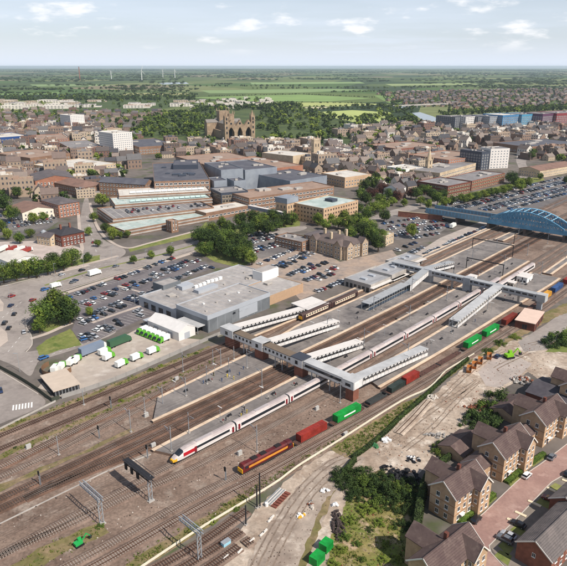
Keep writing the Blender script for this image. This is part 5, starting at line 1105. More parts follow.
# dark-roofed block by the digger
o, rz, L, Wd = RB((526, 391), (575, 408), (536, 374), 4.5); t = thing('workshop_building', 'long workshop with dark grey roof between yard and terraces', 'building', o, rz); claim(o, rz, L, Wd); box_walls(t, L, Wd, 4.2, brickd); gable_roof(t, L, Wd, 4.2, 1.6, M('dark_slate', lin(70, 66, 72), .85, .14, .8, lin(82, 78, 82)), brickd, ov=.3, axis='x' if L > Wd else 'y')
for f in vis_faces(o, rz, L, Wd): wgrid(t, f, L, Wd, (.8,), 3, 1.4, 1.6, white, glass, .6)
# ------------------------------------------------------------------ the brick-paved street
pavers = M('block_paving', lin(158, 128, 118), .92, .14, 1.4, lin(146, 116, 108), lin(168, 140, 130), .12)
sheet('street', [(415, 590), (445, 549), (467, 527), (483, 514), (520, 479), (545, 461), (575, 438), (620, 405), (650, 420), (600, 450), (567, 474), (552, 482), (525, 510), (497, 538), (489, 546), (491, 553), (504, 566), (530, 600)], .09, pavers)
sheet('parking_court', [(489, 546), (497, 538), (525, 510), (552, 482), (567, 474), (600, 450), (640, 480), (560, 566), (520, 600), (504, 566)], .085, M('parking_grey', lin(132, 122, 112), .92, .12, .8, lin(118, 110, 100)))
for px in ([(445, 549), (467, 527), (483, 514), (520, 479), (545, 461), (575, 438)], [(504, 567), (491, 553), (489, 546), (497, 538), (525, 510), (552, 482), (567, 474), (600, 450)]): kerb_line(px, .25, .1)
def lawn(px, h=.0): sheet('lawn', px, .1, grassm)
for c in ([(457, 522), (470, 511), (481, 513), (466, 526)], [(480, 503), (492, 493), (497, 498), (485, 509)], [(505, 481), (521, 468), (527, 471), (511, 487)], [(527, 463), (541, 453), (546, 458), (533, 467)], [(498, 546), (504, 541), (514, 548), (508, 556)], [(510, 530), (516, 525), (527, 532), (522, 537)], [(535, 503), (542, 497), (556, 502), (548, 509)], [(548, 488), (555, 483), (566, 488), (560, 493)], [(494, 556), (500, 550), (512, 556), (508, 566)]): lawn(c)
for i, (px, lab) in enumerate((([(459, 523.5), (478, 507.5)], 'clipped front hedge of the middle tan terrace'), ([(482, 505), (494, 494.5)], 'clipped hedge in front of the middle terrace wing'), ([(506, 483.5), (523, 469)], 'clipped front hedge of the second tan terrace'), ([(530, 464), (544, 454)], 'clipped hedge in front of the second terrace wing'))): hedge(px, 1.8, 1.0, lab, leafs[0], 150, .14)
for (a, b) in (((507, 519), (518, 524)), ((515, 512), (526, 517)), ((528, 501), (541, 507)), ((547, 488), (559, 494)), ((562, 480), (572, 484))):
    A, B = G(*a), G(*b); o = MB().sweep([A, B], [(.45, .05), (.45, .32), (-.45, .32), (-.45, .05)], caps=True).build('parking_divider', M('pale_divider', lin(222, 206, 176), .85, .08, 1)); struct(o)
# street cars with parts
def fullcar(px, py, px2, py2, typ, col, label):
    a, b = G(px, py), G(px2, py2); d = b - a; t = thing('parked_car', label, 'car', (a.x, a.y, .1), math.atan2(d.y, d.x), 'cars parked on the near street'); body, cb, rf, ax = car_geo(typ)
    body.build('body', CM[col], t); cb.build('windows', glass, t); rf.build('roof', CM[col], t); w = MB().tube((0, -.1, 0), (0, .1, 0), .32, n=12).mesh('wheel', black); hub = MB().tube((0, -.105, 0), (0, .105, 0), .18, n=10).mesh('rim', steel)
    for x in ax:
        for y in (-.8, .8): q = obj('wheel', w, t, (x, y, .32)); obj('rim', hub, q)
    pr = car_sections(typ)[0]; hl = MB().box(-.06, .04, -.2, .2, 0, .12).mesh('headlight', white); tl = MB().box(-.04, .06, -.18, .18, 0, .14).mesh('tail_light', trainred)
    for y in (-.6, .6): obj('headlight', hl, t, (pr[-2][0] + .06, y, .62)); obj('tail_light', tl, t, (pr[1][0] - .06, y, .72))
    for y in (-.98, .98): obj('wing_mirror', MB().box(-.08, .08, -.1, .1, 0, .12).mesh('mirror', CM[col]), t, (.75, y, 1.0))
    return t
fullcar(476, 521, 482, 515, 1, 'black', 'black hatchback parked by the kerb in front of the middle terrace'); fullcar(526.5, 477, 533, 471, 1, 'white', 'white hatchback parked by the kerb of the second terrace'); fullcar(551.5, 458.5, 557, 453, 0, 'grey', 'dark grey car parked by the farthest terrace'); fullcar(518, 526, 510, 522, 0, 'black', 'black car in the parking court beside the pale dividers'); fullcar(508, 537, 500, 533, 0, 'silver', 'silver car in the parking court nearest the lawn'); fullcar(504.5, 541, 497, 537, 2, 'grey', 'grey car next to the silver one in the parking court'); fullcar(549, 500.5, 541, 497, 0, 'maroon', 'maroon car in the shade of the corner house'); fullcar(568, 475, 574, 469, 0, 'black', 'black car at the right edge of the street')
# ------------------------------------------------------------------ yard objects
def skip(px, py, rz, col, label, L=4.5, name='skip'):
    p = G(px, py); t = thing(name, label, 'skip', (p.x, p.y, .08), rz); m = M('skip_' + col[0], col[1], .7, .2, .6); h = L / 2
    for y in (-1, 1): MB().hexa([(-h * .7, y * .9 - .04, 0), (h * .7, y * .9 - .04, 0), (h * .7, y * .9 + .04, 0), (-h * .7, y * .9 + .04, 0)], [(-h, y * .95 - .04, 1.5), (h, y * .95 - .04, 1.5), (h, y * .95 + .04, 1.5), (-h, y * .95 + .04, 1.5)]).build('side_wall', m, t)
    for e in (-1, 1): MB().hexa([(e * h * .7 - .04, -.85, .0), (e * h * .7 + .04, -.85, .0), (e * h * .7 + .04, .85, .0), (e * h * .7 - .04, .85, .0)], [(e * h - .04, -.9, 1.48), (e * h + .04, -.9, 1.48), (e * h + .04, .9, 1.48), (e * h - .04, .9, 1.48)]).build('end_wall', m, t)
    MB().box(-h * .69, h * .69, -.84, .84, .02, .5).build('load', M('rubble', lin(130, 104, 84), .95, .3, 2), t)
ora = ('orange', lin(176, 110, 50)); rh = RH(180)
for i, (x, y, lab) in enumerate(((469, 371, 'orange brown skip nearest in the yard row'), (474, 367, 'orange brown skip second in the yard row'), (480, 362.5, 'orange brown skip third in the yard row'), (489, 358, 'orange brown skip last in the yard row'))): skip(x, y, rh + .4, ora, lab, 5.5)
fullcar(497.5, 357.5, 503, 354, 1, 'dark blue', 'dark blue car between the skips and the lime green machine')
def digger(px, py, rz, col, label, big=1.0):
    p = G(px, py); t = thing('excavator', label, 'excavator', (p.x, p.y, .08), rz); t.scale = (big,) * 3; m = M('digger_' + col[0], col[1], .5, .1, .6)
    for y in (-1.1, 1.1): MB().box(-1.9, 1.9, y - .3, y + .3, 0, .8).build('track', black, t)
    MB().box(-1.9, 1.4, -1.2, 1.2, .9, 2.0).build('engine_deck', m, t); cbn = MB().box(.0, 1.5, .1, 1.2, 2.0, 3.1).build('cab', m, t); MB().box(.05, 1.54, .15, 1.24, 2.2, 2.95).build('cab_glass', glass, cbn)
    MB().bar((1.2, -.4, 1.6), (3.6, -.4, 4.2), .4).build('boom', m, t); MB().bar((3.6, -.4, 4.2), (5.2, -.4, 2.0), .32).build('dipper', m, t); MB().box(4.8, 5.7, -.9, .1, .9, 2.0).build('bucket', dksteel, t)
digger(509, 358, rh - .5, ('lime', lin(122, 178, 40)), 'lime green excavator on the hardstanding'); digger(557, 381, rh - 1.2, ('yellow', lin(222, 166, 40)), 'yellow excavator by the dark roofed workshop', 1.1); digger(79, 545.5, rh, ('green', lin(40, 160, 80)), 'small bright green machine on the ballast at lower left', .62)
for c, lab in (((317, 561, 'bright green container beside the dirt road, nearer of two')), ((325, 547, 'bright green container beside the dirt road, farther of two'))) and (((317, 562), 'bright green container beside the dirt road, nearer of two'), ((326, 549), 'bright green container beside the dirt road, farther of two')):
    container(G(*c), RH(0) + .1, 3.2 if c[0] > 320 else 3.6, grn, lab, z=.09, H=2.4)
def pile(px, py, n, spread, size, mat, label, cat, name, h=.8, flat=False):
    p = G(px, py); t = thing(name, label, cat, (p.x, p.y, .07)); r = random.Random(int(px * 3 + py)); me = []
    for v in range(3):
        b = MB(); s = size; jit = lambda: r.uniform(.7, 1.2)
        b.hexa([(-s * jit(), -s * jit(), 0), (s * jit(), -s * jit(), 0), (s * jit(), s * jit(), 0), (-s * jit(), s * jit(), 0)], [(-s * .7 * jit(), -s * .7 * jit(), s * jit()), (s * .7 * jit(), -s * .7 * jit(), s * jit()), (s * .7 * jit(), s * .7 * jit(), s * jit()), (-s * .7 * jit(), s * .7 * jit(), s * jit())]); me.append(b.mesh('piece', mat if not isinstance(mat, list) else mat[v % len(mat)]))
    for i in range(n):
        a, q = r.uniform(0, 6.28), r.random() ** .6; o = obj('piece', r.choice(me), t, (math.cos(a) * q * spread[0], math.sin(a) * q * spread[1], (1 - q) * h * r.random()), r.uniform(0, 6)); o.rotation_euler = (r.uniform(-.5, .5), r.uniform(-.5, .5), r.uniform(0, 6))
    return t
tyre = M('tyre_black', lin(34, 34, 38), .8, .2, 2); bag = M('white_bag', lin(222, 220, 218), .7, .08, 1); scrapm = [M('scrap_rust', lin(128, 80, 60), .9, .25, 1.5), M('scrap_grey', lin(150, 146, 142), .8, .2, 1.5), M('scrap_pale', lin(196, 188, 178), .8, .2, 1.5)]
pile(402, 478, 70, (5.5, 4.5), .55, tyre, 'black heap of scrap tyres in the dirt yard', 'tyre heap', 'tyre_heap', 1.6); pile(386, 469, 14, (2.2, 1.6), .4, tyre, 'small dark heap left of the tyre heap', 'heap', 'scrap_heap'); pile(413, 460, 16, (2.2, 1.8), .5, [tyre, bag], 'dark and white scrap heap right of the tyre heap', 'heap', 'scrap_heap')
pile(385, 441, 12, (1.8, 1.3), .55, bag, 'white bags dumped beside the hedge in the yard', 'bags', 'rubbish_bags', 1.0); pile(374, 446, 14, (2, 1.4), .5, M('green_sacks', lin(56, 110, 70), .8, .2, 1), 'dark green sacks dumped beside the hedge', 'sacks', 'rubbish_bags'); pile(325, 491, 8, (1.6, 1.0), .42, bag, 'white bags at the dirt road bend', 'bags', 'rubbish_bags'); pile(336, 506, 6, (1.3, .9), .45, bag, 'white sheet bundle by the scrub edge', 'bundle', 'rubbish_bags'); pile(302, 516, 8, (1.2, 1.0), .45, [bag, M('amber_bag', lin(220, 170, 60), .7)], 'white and amber bags on the grass island of the dirt road', 'bags', 'rubbish_bags'); pile(311, 506, 12, (1.0, 2.4), .3, scrapm, 'strip of pale rubble in the grass by the dirt road', 'rubble', 'rubble_heap')
pile(522, 381, 40, (4.5, 3.5), .6, scrapm, 'mixed scrap heap by the workshop corner', 'heap', 'scrap_heap', 1.5); pile(480, 408, 44, (6.5, 2.0), .5, scrapm[0], 'reddish brown rubble ridge beside the yard bushes', 'rubble', 'rubble_heap', .9); pile(437, 436, 26, (4.5, 1.6), .45, scrapm[1], 'grey rubble scattered at the yard edge', 'rubble', 'rubble_heap'); pile(447, 447, 18, (4, 1.6), .55, [scrapm[1], bag], 'grey and white junk beside the garden hedge', 'junk', 'rubble_heap', 1.2); pile(432, 398, 22, (3, 2), .4, scrapm[2], 'pale stones heaped beside the dark hedge', 'stones', 'rubble_heap'); pile(338, 526, 60, (1.8, 6.0), .45, M('log_dark', lin(66, 56, 54), .9, .2, 2), 'long dark log stack behind the green containers', 'log stack', 'log_stack', 1.2)
pile(421, 535, 20, (1.5, 5), .5, scrapm, 'garden junk behind the tall dark hedge', 'junk', 'rubble_heap')
t = thing('rail_stack', 'stack of pale rails lying beside the dirt road', 'rail stack', G(275, 497), RH(0) + .2)
for i in range(6): MB().box(-4, 4, -1.2 + i * .42, -1.05 + i * .42, .06, .4).build('rail_length', steel if i % 2 else whitew, t)
MB().tube((-4.6, -.2, .06), (-4.6, -.2, 1.1), .5, n=12).build('drum', white, t)
t = thing('rust_patch_sleepers', 'rust red stack of old sleepers beside the pale rails', 'sleeper stack', G(281, 500), RH(0) + .2)
for i in range(7): MB().box(-4 + i * 1.15, -3.2 + i * 1.15, -.9, .9, .07, .4).build('sleeper', M('sleeper_rust', lin(120, 70, 58), .9, .2, 1), t)
for i, (x, y) in enumerate(((226, 558), (240, 552), (252, 541), (262, 535), (265, 532), (270, 521), (272, 518))):
    p = G(x, y); o = MB().box(-.9, .9, -.2, .2, 0, .45).build('edge_block', whitew); o.location = (p.x, p.y, .07); o.rotation_euler = (0, 0, RH(0) + .15); tag(o, 'white edging block beside the dirt road, %s from the bottom' % ORD[i], 'block', 'white edging blocks')
p = G(226, 545); t = thing('equipment_cabinet', 'pale blue equipment cabinet between the sidings', 'cabinet', p, RH(0)); MB().box(-1.2, 1.2, -.6, .6, .1, 1.3).build('case', M('pale_blue', lin(150, 196, 212), .5), t); MB().box(-1.3, 1.3, -.7, .7, 1.3, 1.42).build('lid', steel, t); MB().box(-1.5, 1.5, -.9, .9, .03, .1).build('plinth', concrete, t)
# ------------------------------------------------------------------ town: buildings traced one by one
roofg = M('flat_roof_grey', lin(128, 124, 124), .9, .14, .3, lin(142, 138, 136), lin(112, 108, 108), .05); roofd = M('flat_roof_dark', lin(84, 84, 92), .85, .14, .3, lin(98, 98, 104)); roofp = M('flat_roof_pale', lin(206, 200, 190), .85, .1, .3, lin(190, 184, 176)); rooft = M('flat_roof_teal', lin(166, 180, 174), .8, .14, .2, lin(190, 198, 193), lin(142, 160, 154), .06); roofb = M('flat_roof_brown', lin(158, 134, 118), .9, .12, .25, lin(142, 120, 106))
stone = M('pale_stone', lin(198, 178, 150), .9, .14, .4, lin(180, 160, 134)); buff = M('buff_brick', lin(196, 166, 136), .9, .1, .5, lin(182, 152, 122)); brownb = M('brown_brick', lin(142, 112, 92), .9, .12, .5, lin(128, 100, 82)); orangeb = M('orange_brick', lin(160, 112, 90), .9, .12, .5, lin(146, 100, 80)); bluecl = M('blue_grey_cladding', lin(142, 148, 156), .55, .1, .3, lin(126, 132, 142)); darkcl = M('dark_cladding', lin(64, 70, 82), .5, .1, .3)
slated = M('town_slate', lin(92, 86, 88), .9, .16, .5, lin(106, 98, 98)); tiler = M('town_red_tile', lin(132, 104, 92), .9, .16, .5, lin(118, 94, 84))
def blk(c, a, b, h, wall, roof, label, name='town_building', cat='building', rows=None, sp=3.2, w=1.6, hh=1.5, kind='flat', rise=3, units=3, frame=white, gl=glass, para=.6, um=None):
    o, rz, L, Wd = RB(c, a, b, h)
    if Wd < 0: o = o + Vector((-math.sin(rz), math.cos(rz), 0)) * Wd; Wd = -Wd
    t = thing(name, label, cat, o, rz); claim(o, rz, L, Wd)
    if kind == 'flat': flat_block(t, L, Wd, h, wall, roof, para=para)
    else:
        box_walls(t, L, Wd, h, wall)
        if kind == 'hip': hip_roof(t, L, Wd, h, rise, roof)
        else: gable_roof(t, L, Wd, h, rise, roof, wall, axis='x' if L > Wd else 'y', ov=.3)
    if rows:
        for f in vis_faces(o, rz, L, Wd, h): wgrid(t, f, L, Wd, rows, sp, w, hh, frame, gl, .8)
    r = random.Random(int(c[0] * 5 + c[1]))
    for i in range(units if kind == 'flat' else 0):
        x, y = r.uniform(.15, .8) * L, r.uniform(.2, .75) * Wd; q = r.uniform(.03, .09) * L + .8; MB().box(x, x + q * 1.6, y, y + q, h - para, h - para + r.uniform(.8, 1.8)).build('roof_unit', um or concrete, t)
    return t, L, Wd
fl = lambda n, s=3.2, z=1.0: [z + s * i for i in range(n)]
# tower blocks
twr = M('tower_white', lin(218, 212, 206), .8, .06, .3)
blk((112.5, 133.5), (132, 132), (103.5, 131), 30, twr, roofp, 'white tower block, nearer one, left of the shopping centre', 'tower_block', 'tower block', fl(10, 2.9), 3.4, 1.7, 1.2, gl=glassb); blk((70, 115.4), (84, 114.6), (65, 114), 30, twr, roofp, 'white tower block farther off among red roofs', 'tower_block', 'tower block', fl(10, 2.9), 3.6, 1.7, 1.2, gl=glassb)
blk((491, 149), (510, 148.3), (489, 146.5), 24, twr, roofg, 'pale office tower behind the brick offices at right', 'office_tower', 'tower', fl(7, 3.2), 4, 1.8, 1.3, gl=glassb)
# shopping centre with stepped parking decks
def deck(c, a, b, h, wall, roof, label, bands=2, **k):
    t, L, Wd = blk(c, a, b, h, wall, roof, label, 'shopping_centre', 'building', para=.9, units=0, **k)
    for i in range(bands): MB().box(-.35, L + .35, -.35, Wd + .35, max(.1, h - 2.2 - i * 2.4), max(.3, h - 1.2 - i * 2.4)).build('concrete_band', concrete, t)
    nr = int(L / 6)
    for i in range(nr): x = 1 + (L - 2) * (i + .5) / nr; MB().box(x - .18, x + .18, .6, Wd - .6, h - .9, h - .78).build('roof_rib', roofp, t)
    return t, L, Wd
deck((124, 230.5), (208, 215), (113, 222.5), 5.2, brownb, rooft, 'lowest stepped parking deck of the shopping centre with teal roof')
t2, L2, W2 = deck((113, 219), (214, 207), (122, 205), 7.6, brownb, roofg, 'second stepped parking deck of the shopping centre with pale roof')
deck((115, 205), (212, 197.5), (124, 196), 10, brownb, rooft, 'third stepped deck of the shopping centre with teal roof lights'); deck((119, 196), (211, 191), (127, 188), 12, brownb, roofp, 'top pale parking deck of the shopping centre')
rl = M('roof_light_teal', lin(172, 192, 188), .3, .1, .3)
for (a, c, h, n, lab) in (((130, 201.5), (206, 196.2), 10.4, 14, 'row of teal glass roof lights on the third deck'), ((130, 192.8), (204, 188.8), 12.4, 12, 'row of white roof lights on the top deck')):
    A, C = G(*a, h - .6), G(*c, h - .6); d = C - A; t = thing('roof_light_row', lab, 'roof lights', A, math.atan2(d.y, d.x))
    for i in range(n): q = MB().hexa([(0, -1.6, 0), (d.length / n - .6, -1.6, 0), (d.length / n - .6, 1.6, 0), (0, 1.6, 0)], [(0, -.1, 1.3), (d.length / n - .6, -.1, 1.3), (d.length / n - .6, .1, 1.3), (0, .1, 1.3)]).build('roof_light', rl if h < 11 else white, t); q.location = (i * d.length / n, 0, 0)
# parked cars on the second deck
A, C = G(122, 214, 6.8), G(208, 206, 6.8); d = (C - A); un = d.normalized(); vn = Vector((un.y, -un.x, 0))
for i in range(26):
    for rr in (0, 1):
        if rnd.random() < .45: continue
        p = A + d * (i / 26) + vn * (-2 - rr * 7); c = rnd.choice(CW)
        if rnd.random() < .3: continue
        o = obj('car', car_mesh(rnd.choice((0, 1, 2)), c), None, (p.x, p.y, 7.0), math.atan2(vn.y, vn.x)); tag(o, '%s car parked on the roof deck of the shopping centre' % c, 'car', 'cars on the shopping centre roof deck')
blk((154, 181.5), (210, 179.5), (152, 163), 18, brownb, roofd, 'shopping centre main hall with dark grey roof', 'shopping_centre', 'building', [10, 14], 4.2, 3.2, 2.2, units=9, um=darkcl); blk((173, 165), (198, 164.5), (172, 160), 22, darkcl, roofd, 'dark plant storey on top of the shopping centre hall', 'plant_storey', 'building', units=2)
blk((145, 185), (154, 182), (137, 171), 13, brownb, roofd, 'brown gabled wing at the left of the shopping hall', 'shopping_centre', 'building', [2, 6, 10], 3.4, 1.6, 1.8, kind='gable', rise=4); blk((221, 170), (243, 168.5), (214, 162), 22, bluecl, roofd, 'blue grey block at the right of the shopping hall', 'shopping_centre', 'building', units=4); blk((214, 181), (227, 180), (213, 177), 17, bluecl, roofd, 'small blue grey box before the blue grey block, left', 'shopping_centre', 'building', units=1); blk((234, 181), (246, 180), (233, 177.5), 17, bluecl, roofd, 'small blue grey box before the blue grey block, right', 'shopping_centre', 'building', units=1)
blk((245, 170), (277, 167), (243, 160), 20, bluecl, roofd, 'long blue grey block farther right of the shopping hall', 'shopping_centre', 'building', units=3); blk((221, 193), (248, 190.5), (219, 187), 14, darkcl, roofg, 'dark glass entrance block of the shopping centre', 'shopping_centre', 'building', fl(3, 3.8, 1.2), 3, 2.6, 2.8, frame=stone)
blk((249, 198), (334, 186), (246, 190), 13, brownb, roofb, 'long brown roofed east wing of the shopping centre', 'shopping_centre', 'building', [2, 6, 9.6], 4, 3, 1.6, units=5); blk((262, 170), (303, 165), (258, 156), 16, orangeb, roofb, 'brown roofed block behind the blue grey blocks', 'shopping_centre', 'building', units=4); blk((290, 181), (327, 175.5), (288, 168), 14, bluecl, roofd, 'grey roofed block above the long east wing', 'shopping_centre', 'building', units=4); blk((293, 156), (311, 153), (292, 148), 14, stone, roofp, 'white roofed hall beside the church tower', 'hall', 'building', units=1); blk((345, 177.5), (371, 174), (343, 170), 11, buff, roofp, 'cream roofed block right of the church tower', 'town_building', 'building', [2, 5.5], 4, 2, 1.6, units=2)
blk((206, 165), (262, 160), (204, 154), 14, brownb, roofb, 'wide brown roofed block in front of the cathedral trees', 'town_building', 'building', [3, 7, 10.5], 4, 2.4, 1.6, units=4); blk((139, 147), (178, 144.5), (138, 139), 11, brownb, roofd, 'long dark roofed building by the park trees', 'town_building', 'building', [2, 5.5], 4, 2.4, 1.6)
t, L, Wd = blk((171, 221.5), (178, 220.2), (170, 219), 9, brownb, roofb, 'tan brick stair tower on the front of the parking decks', 'stair_tower', 'tower', [2, 6], 3, .9, 3, units=0)
blk((206, 213), (250, 205), (203, 207), 7, brownb, roofp, 'low pale roofed deck in front of the dark glass entrance', 'shopping_centre', 'building', [2.5], 4, 3, 1.6, units=2)
# skybridge-like ramp to the office
A, C = G(249, 205, 9), G(283, 212, 9); d = C - A; t = thing('covered_walkway', 'pale covered walkway from shopping centre to the beige office', 'walkway', A, math.atan2(d.y, d.x)); t.location = (A.x, A.y, 0); MB().box(0, d.length, -1.5, 1.5, 6, 6.4).build('deck', concrete, t); MB().box(0, d.length, -1.6, 1.6, 8.7, 9).build('roof', fbpale, t)
for y in (-1.5, 1.4): MB().box(0, d.length, y, y + .1, 6.4, 8.7).build('side_wall', bluecl, t)
for i in range(5): MB().tube((d.length * (i + .5) / 5, 0, 0), (d.length * (i + .5) / 5, 0, 6), .3).build('column', concrete, t)
# beige office with teal roof
t, L, Wd = blk((323.7, 208.5), (358.3, 200), (296, 202), 14, buff, rooft, 'beige office block with teal roof and rows of square windows', 'office_building', 'office', fl(4, 3.3, .9), 3.4, 1.7, 1.6, units=0, frame=buff)
MB().box(L * .55, L * .7, Wd * .35, Wd * .6, 13.4, 15.6).build('roof_plant', darkcl, t)
t, L, Wd = blk((287, 199), (298, 196.5), (282, 195.5), 18.5, buff, roofg, 'beige stair tower with blue grey top beside the office', 'stair_tower', 'tower', [2, 6, 10], 3.2, 1.4, 2.8, units=0, frame=stone); MB().box(-.3, L + .3, -.3, Wd + .3, 14.5, 18.7).build('blue_cap', bluecl, t)
# victorian station hotel
t, L, Wd = blk((345, 247), (367, 241), (314, 236), 9, M('hotel_stone', lin(172, 152, 130), .9, .16, .4, lin(152, 134, 114)), M('hotel_roof', lin(104, 92, 88), .9, .16, .5, lin(90, 80, 78)), 'pale stone victorian hotel with brown hipped roof by the station', 'hotel', 'building', fl(3, 3, .8), 3, 1.2, 1.7, kind='hip', rise=3.6, frame=white)
hs_, hr_ = MT['hotel_stone'], MT['hotel_roof']
for f in vis_faces(*RB((345, 247), (367, 241), (314, 236), 9), 9):
    n_ = L if f in (0, 2) else Wd
    for q in (.16, .84):
        a_ = q * n_ - 3; bx = {0: (a_, -1.6, 6, 5), 1: (L - 3.4, a_, 5, 6), 2: (a_, Wd - 3.4, 6, 5), 3: (-1.6, a_, 5, 6)}[f]
        MB().box(bx[0], bx[0] + bx[2], bx[1], bx[1] + bx[3], 0, 9.02).build('bay_wall', hs_, t); gable_roof(t, bx[2], bx[3], 9.02, 3.2, hr_, hs_, base=(bx[0], bx[1]), axis='y' if f in (0, 2) else 'x', ov=.3, name='bay_roof')
        wgrid(t, f, bx[2], bx[3], (.8, 3.8, 6.8), 2.6, 1.1, 1.6, white, glass, .5, base=(bx[0], bx[1]))
for x, y in ((L * .2, Wd * .5), (L * .55, Wd * .5), (L * .8, Wd * .45), (L * .4, Wd * .8)): chimney(t, x, y, 10, 15, 1.5, stone)
t, L, Wd = blk((330, 240), (345, 235), (312, 232), 9, brownb, slated, 'brown annex of the station hotel', 'hotel', 'building', fl(3, 3, .8), 3.2, 1.2, 1.6, kind='hip', rise=3); blk((302, 242), (314, 238), (278, 235), 7, brownb, roofg, 'flat roofed brown building left of the station hotel', 'town_building', 'building', [1, 4.2], 3, 1.6, 1.5, units=2)
blk((386, 236), (394, 232.5), (382, 232), 7.5, stone, roofp, 'small pale stone building at the edge of the station car park', 'town_building', 'building', [1, 4.2], 3, 1.1, 1.6, units=0)
# left side
t, L, Wd = blk((58, 205), (79, 201.5), (55, 198), 11, orangeb, slated, 'orange brick warehouse with tall windows beside the town street', 'warehouse', 'building', fl(3, 3.4, .9), 3, 1.4, 2.2, kind='hip', rise=3); blk((35, 181), (75, 178), (33, 174), 12, orangeb, slated, 'long orange brick mill with dark pitched roof', 'mill', 'building', fl(3, 3.4, 1), 3.2, 1.5, 2, kind='gable', rise=4); blk((22, 213), (54, 208.5), (13, 206), 7, creamp, tiler, 'long cream building with brown tiled roof at left', 'town_building', 'building', [1, 4], 3.4, 1.3, 1.5, kind='gable', rise=3)
t, L, Wd = blk((61, 236), (84, 231.5), (57, 229), 8, brickd, M('black_slate', lin(60, 58, 62), .85, .14, .6), 'brick victorian house with white windows and black roof at the junction', 'victorian_house', 'house', [.9, 4.2], 2.8, 1.2, 1.8, kind='hip', rise=3.4, frame=white); chimney(t, L * .3, Wd / 2, 9, 13.5, 1.2); chimney(t, L * .7, Wd / 2, 9, 13.5, 1.2)
blk((50, 238), (60, 235), (46, 233), 6, stone, slated, 'small stone annex left of the victorian house', 'victorian_house', 'house', [.9, 3.8], 2.8, 1.1, 1.4, kind='gable', rise=2.4); g = G(45, 243); t = thing('silo', 'silver round silo beside the victorian house', 'silo', g); MB().tube((0, 0, 0), (0, 0, 8.5), 1.9, n=18).build('body', steel, t); MB().tube((0, 0, 8.5), (0, 0, 9.6), 1.9, .4, n=18).build('cap', steel, t)
t, L, Wd = blk((10, 263), (38, 256.5), (-30, 262), 5.2, white, roofp, 'long white hall with ribbed roof at the left edge', 'hall', 'building', [2.4], 3.2, 1.2, 1.0, kind='gable', rise=2)
blk((0, 172), (26, 168), (-6, 166), 11, brownb, roofb, 'brown flat roofed block at the left edge of town', 'town_building', 'building', fl(3), 3.6, 2, 1.6); blk((36, 140), (69, 138.5), (32, 135), 13, orangeb, roofb, 'amber brick block left of the white tower', 'town_building', 'building', fl(4), 3.6, 1.6, 1.8); blk((0, 137.5), (28, 135.5), (-4, 133.5), 13, M('blue_wall', lin(40, 72, 128), .6, .1, .3), roofp, 'blue walled building at the far left', 'town_building', 'building', [3, 8], 5, 3, 1.4); blk((30, 158), (70, 153), (26, 150), 13, brownb, roofb, 'brown retail block with flat roof behind the mill', 'town_building', 'building', fl(3), 4, 2, 1.6); blk((68, 170), (116, 163), (66, 160), 9, stone, roofp, 'long pale flat roofed range left of the shopping hall', 'town_building', 'building', [2, 5.4], 4, 2, 1.6); blk((70, 148), (103, 146), (66, 141), 10, brownb, roofg, 'grey roofed block in front of the white towers', 'town_building', 'building', fl(3), 4, 2, 1.6)
blk((82, 188), (106, 184), (76, 178), 9, brownb, tiler, 'brown roofed market hall left of the shopping decks', 'market_hall', 'building', [1.5, 5], 3.6, 1.8, 1.8, kind='hip', rise=4)
# right side offices
blk((448, 186), (471, 181.5), (436, 177.5), 11, brickd, roofg, 'dark red brick office with window bands, nearest of the row', 'office_building', 'office', fl(3, 3.4, 1), 4.2, 3.8, 1.4, frame=stone); blk((472, 181), (505, 173), (466, 173), 10, brick, roofg, 'red brick office with window bands, right of the dark red one', 'office_building', 'office', fl(3, 3.2, .9), 4.2, 3.8, 1.4, frame=stone); blk((449, 160), (486, 155), (446, 150), 13, orangeb, roofb, 'orange brick office behind the brick offices', 'office_building', 'office', fl(4, 3.2, .9), 4, 2.2, 1.6); blk((440, 173), (476, 163), (436, 163), 9, stone, roofg, 'pale low office with flat roof behind the brick row', 'office_building', 'office', fl(2, 3.4, 1), 4, 2.6, 1.4)
blk((482, 152), (490, 151), (480, 147), 22, darkcl, roofd, 'dark slab beside the pale office tower', 'office_tower', 'tower', fl(6), 4, 2, 1.6); blk((540, 171), (575, 165), (538, 165), 8, stone, tiler, 'long pale terrace with brown roof beyond the big car park', 'terrace', 'building', [1, 4.2], 3.2, 1.2, 1.4, kind='gable', rise=3); blk((528, 147), (580, 142.5), (524, 140), 10, brownb, roofd, 'long dark roofed retail shed at upper right', 'retail_shed', 'building', [2], 6, 3.5, 1.6); blk((398, 190), (406, 187), (396, 184), 8, white, slated, 'white gabled house among dark trees in the old town', 'town_house', 'house', [1, 4], 2.6, 1, 1.4, kind='gable', rise=4); blk((406, 169.5), (424, 167), (405, 164), 9, white, roofp, 'white flat block in the old town', 'town_building', 'building', fl(2), 3, 1.6, 1.6); blk((398, 149), (440, 145), (396, 142), 11, brick, roofb, 'long red brick block behind the old town', 'town_building', 'building', fl(3), 4, 2, 1.6)
o, rz, L, Wd = RB((441, 216), (399, 211.5), (442, 213), 4.5); t = thing('retaining_wall', 'red brick retaining wall of the blue bridge approach', 'wall', G(399, 216)); A, C = G(398, 216.5), G(442, 221); d = C - A; t.location = A; t.rotation_euler = (0, 0, math.atan2(d.y, d.x)); MB().box(0, d.length, -.4, .4, 0, 4.6).build('wall', brick, t); MB().box(-.1, d.length + .1, -.55, .55, 4.6, 4.9).build('coping', stone, t)
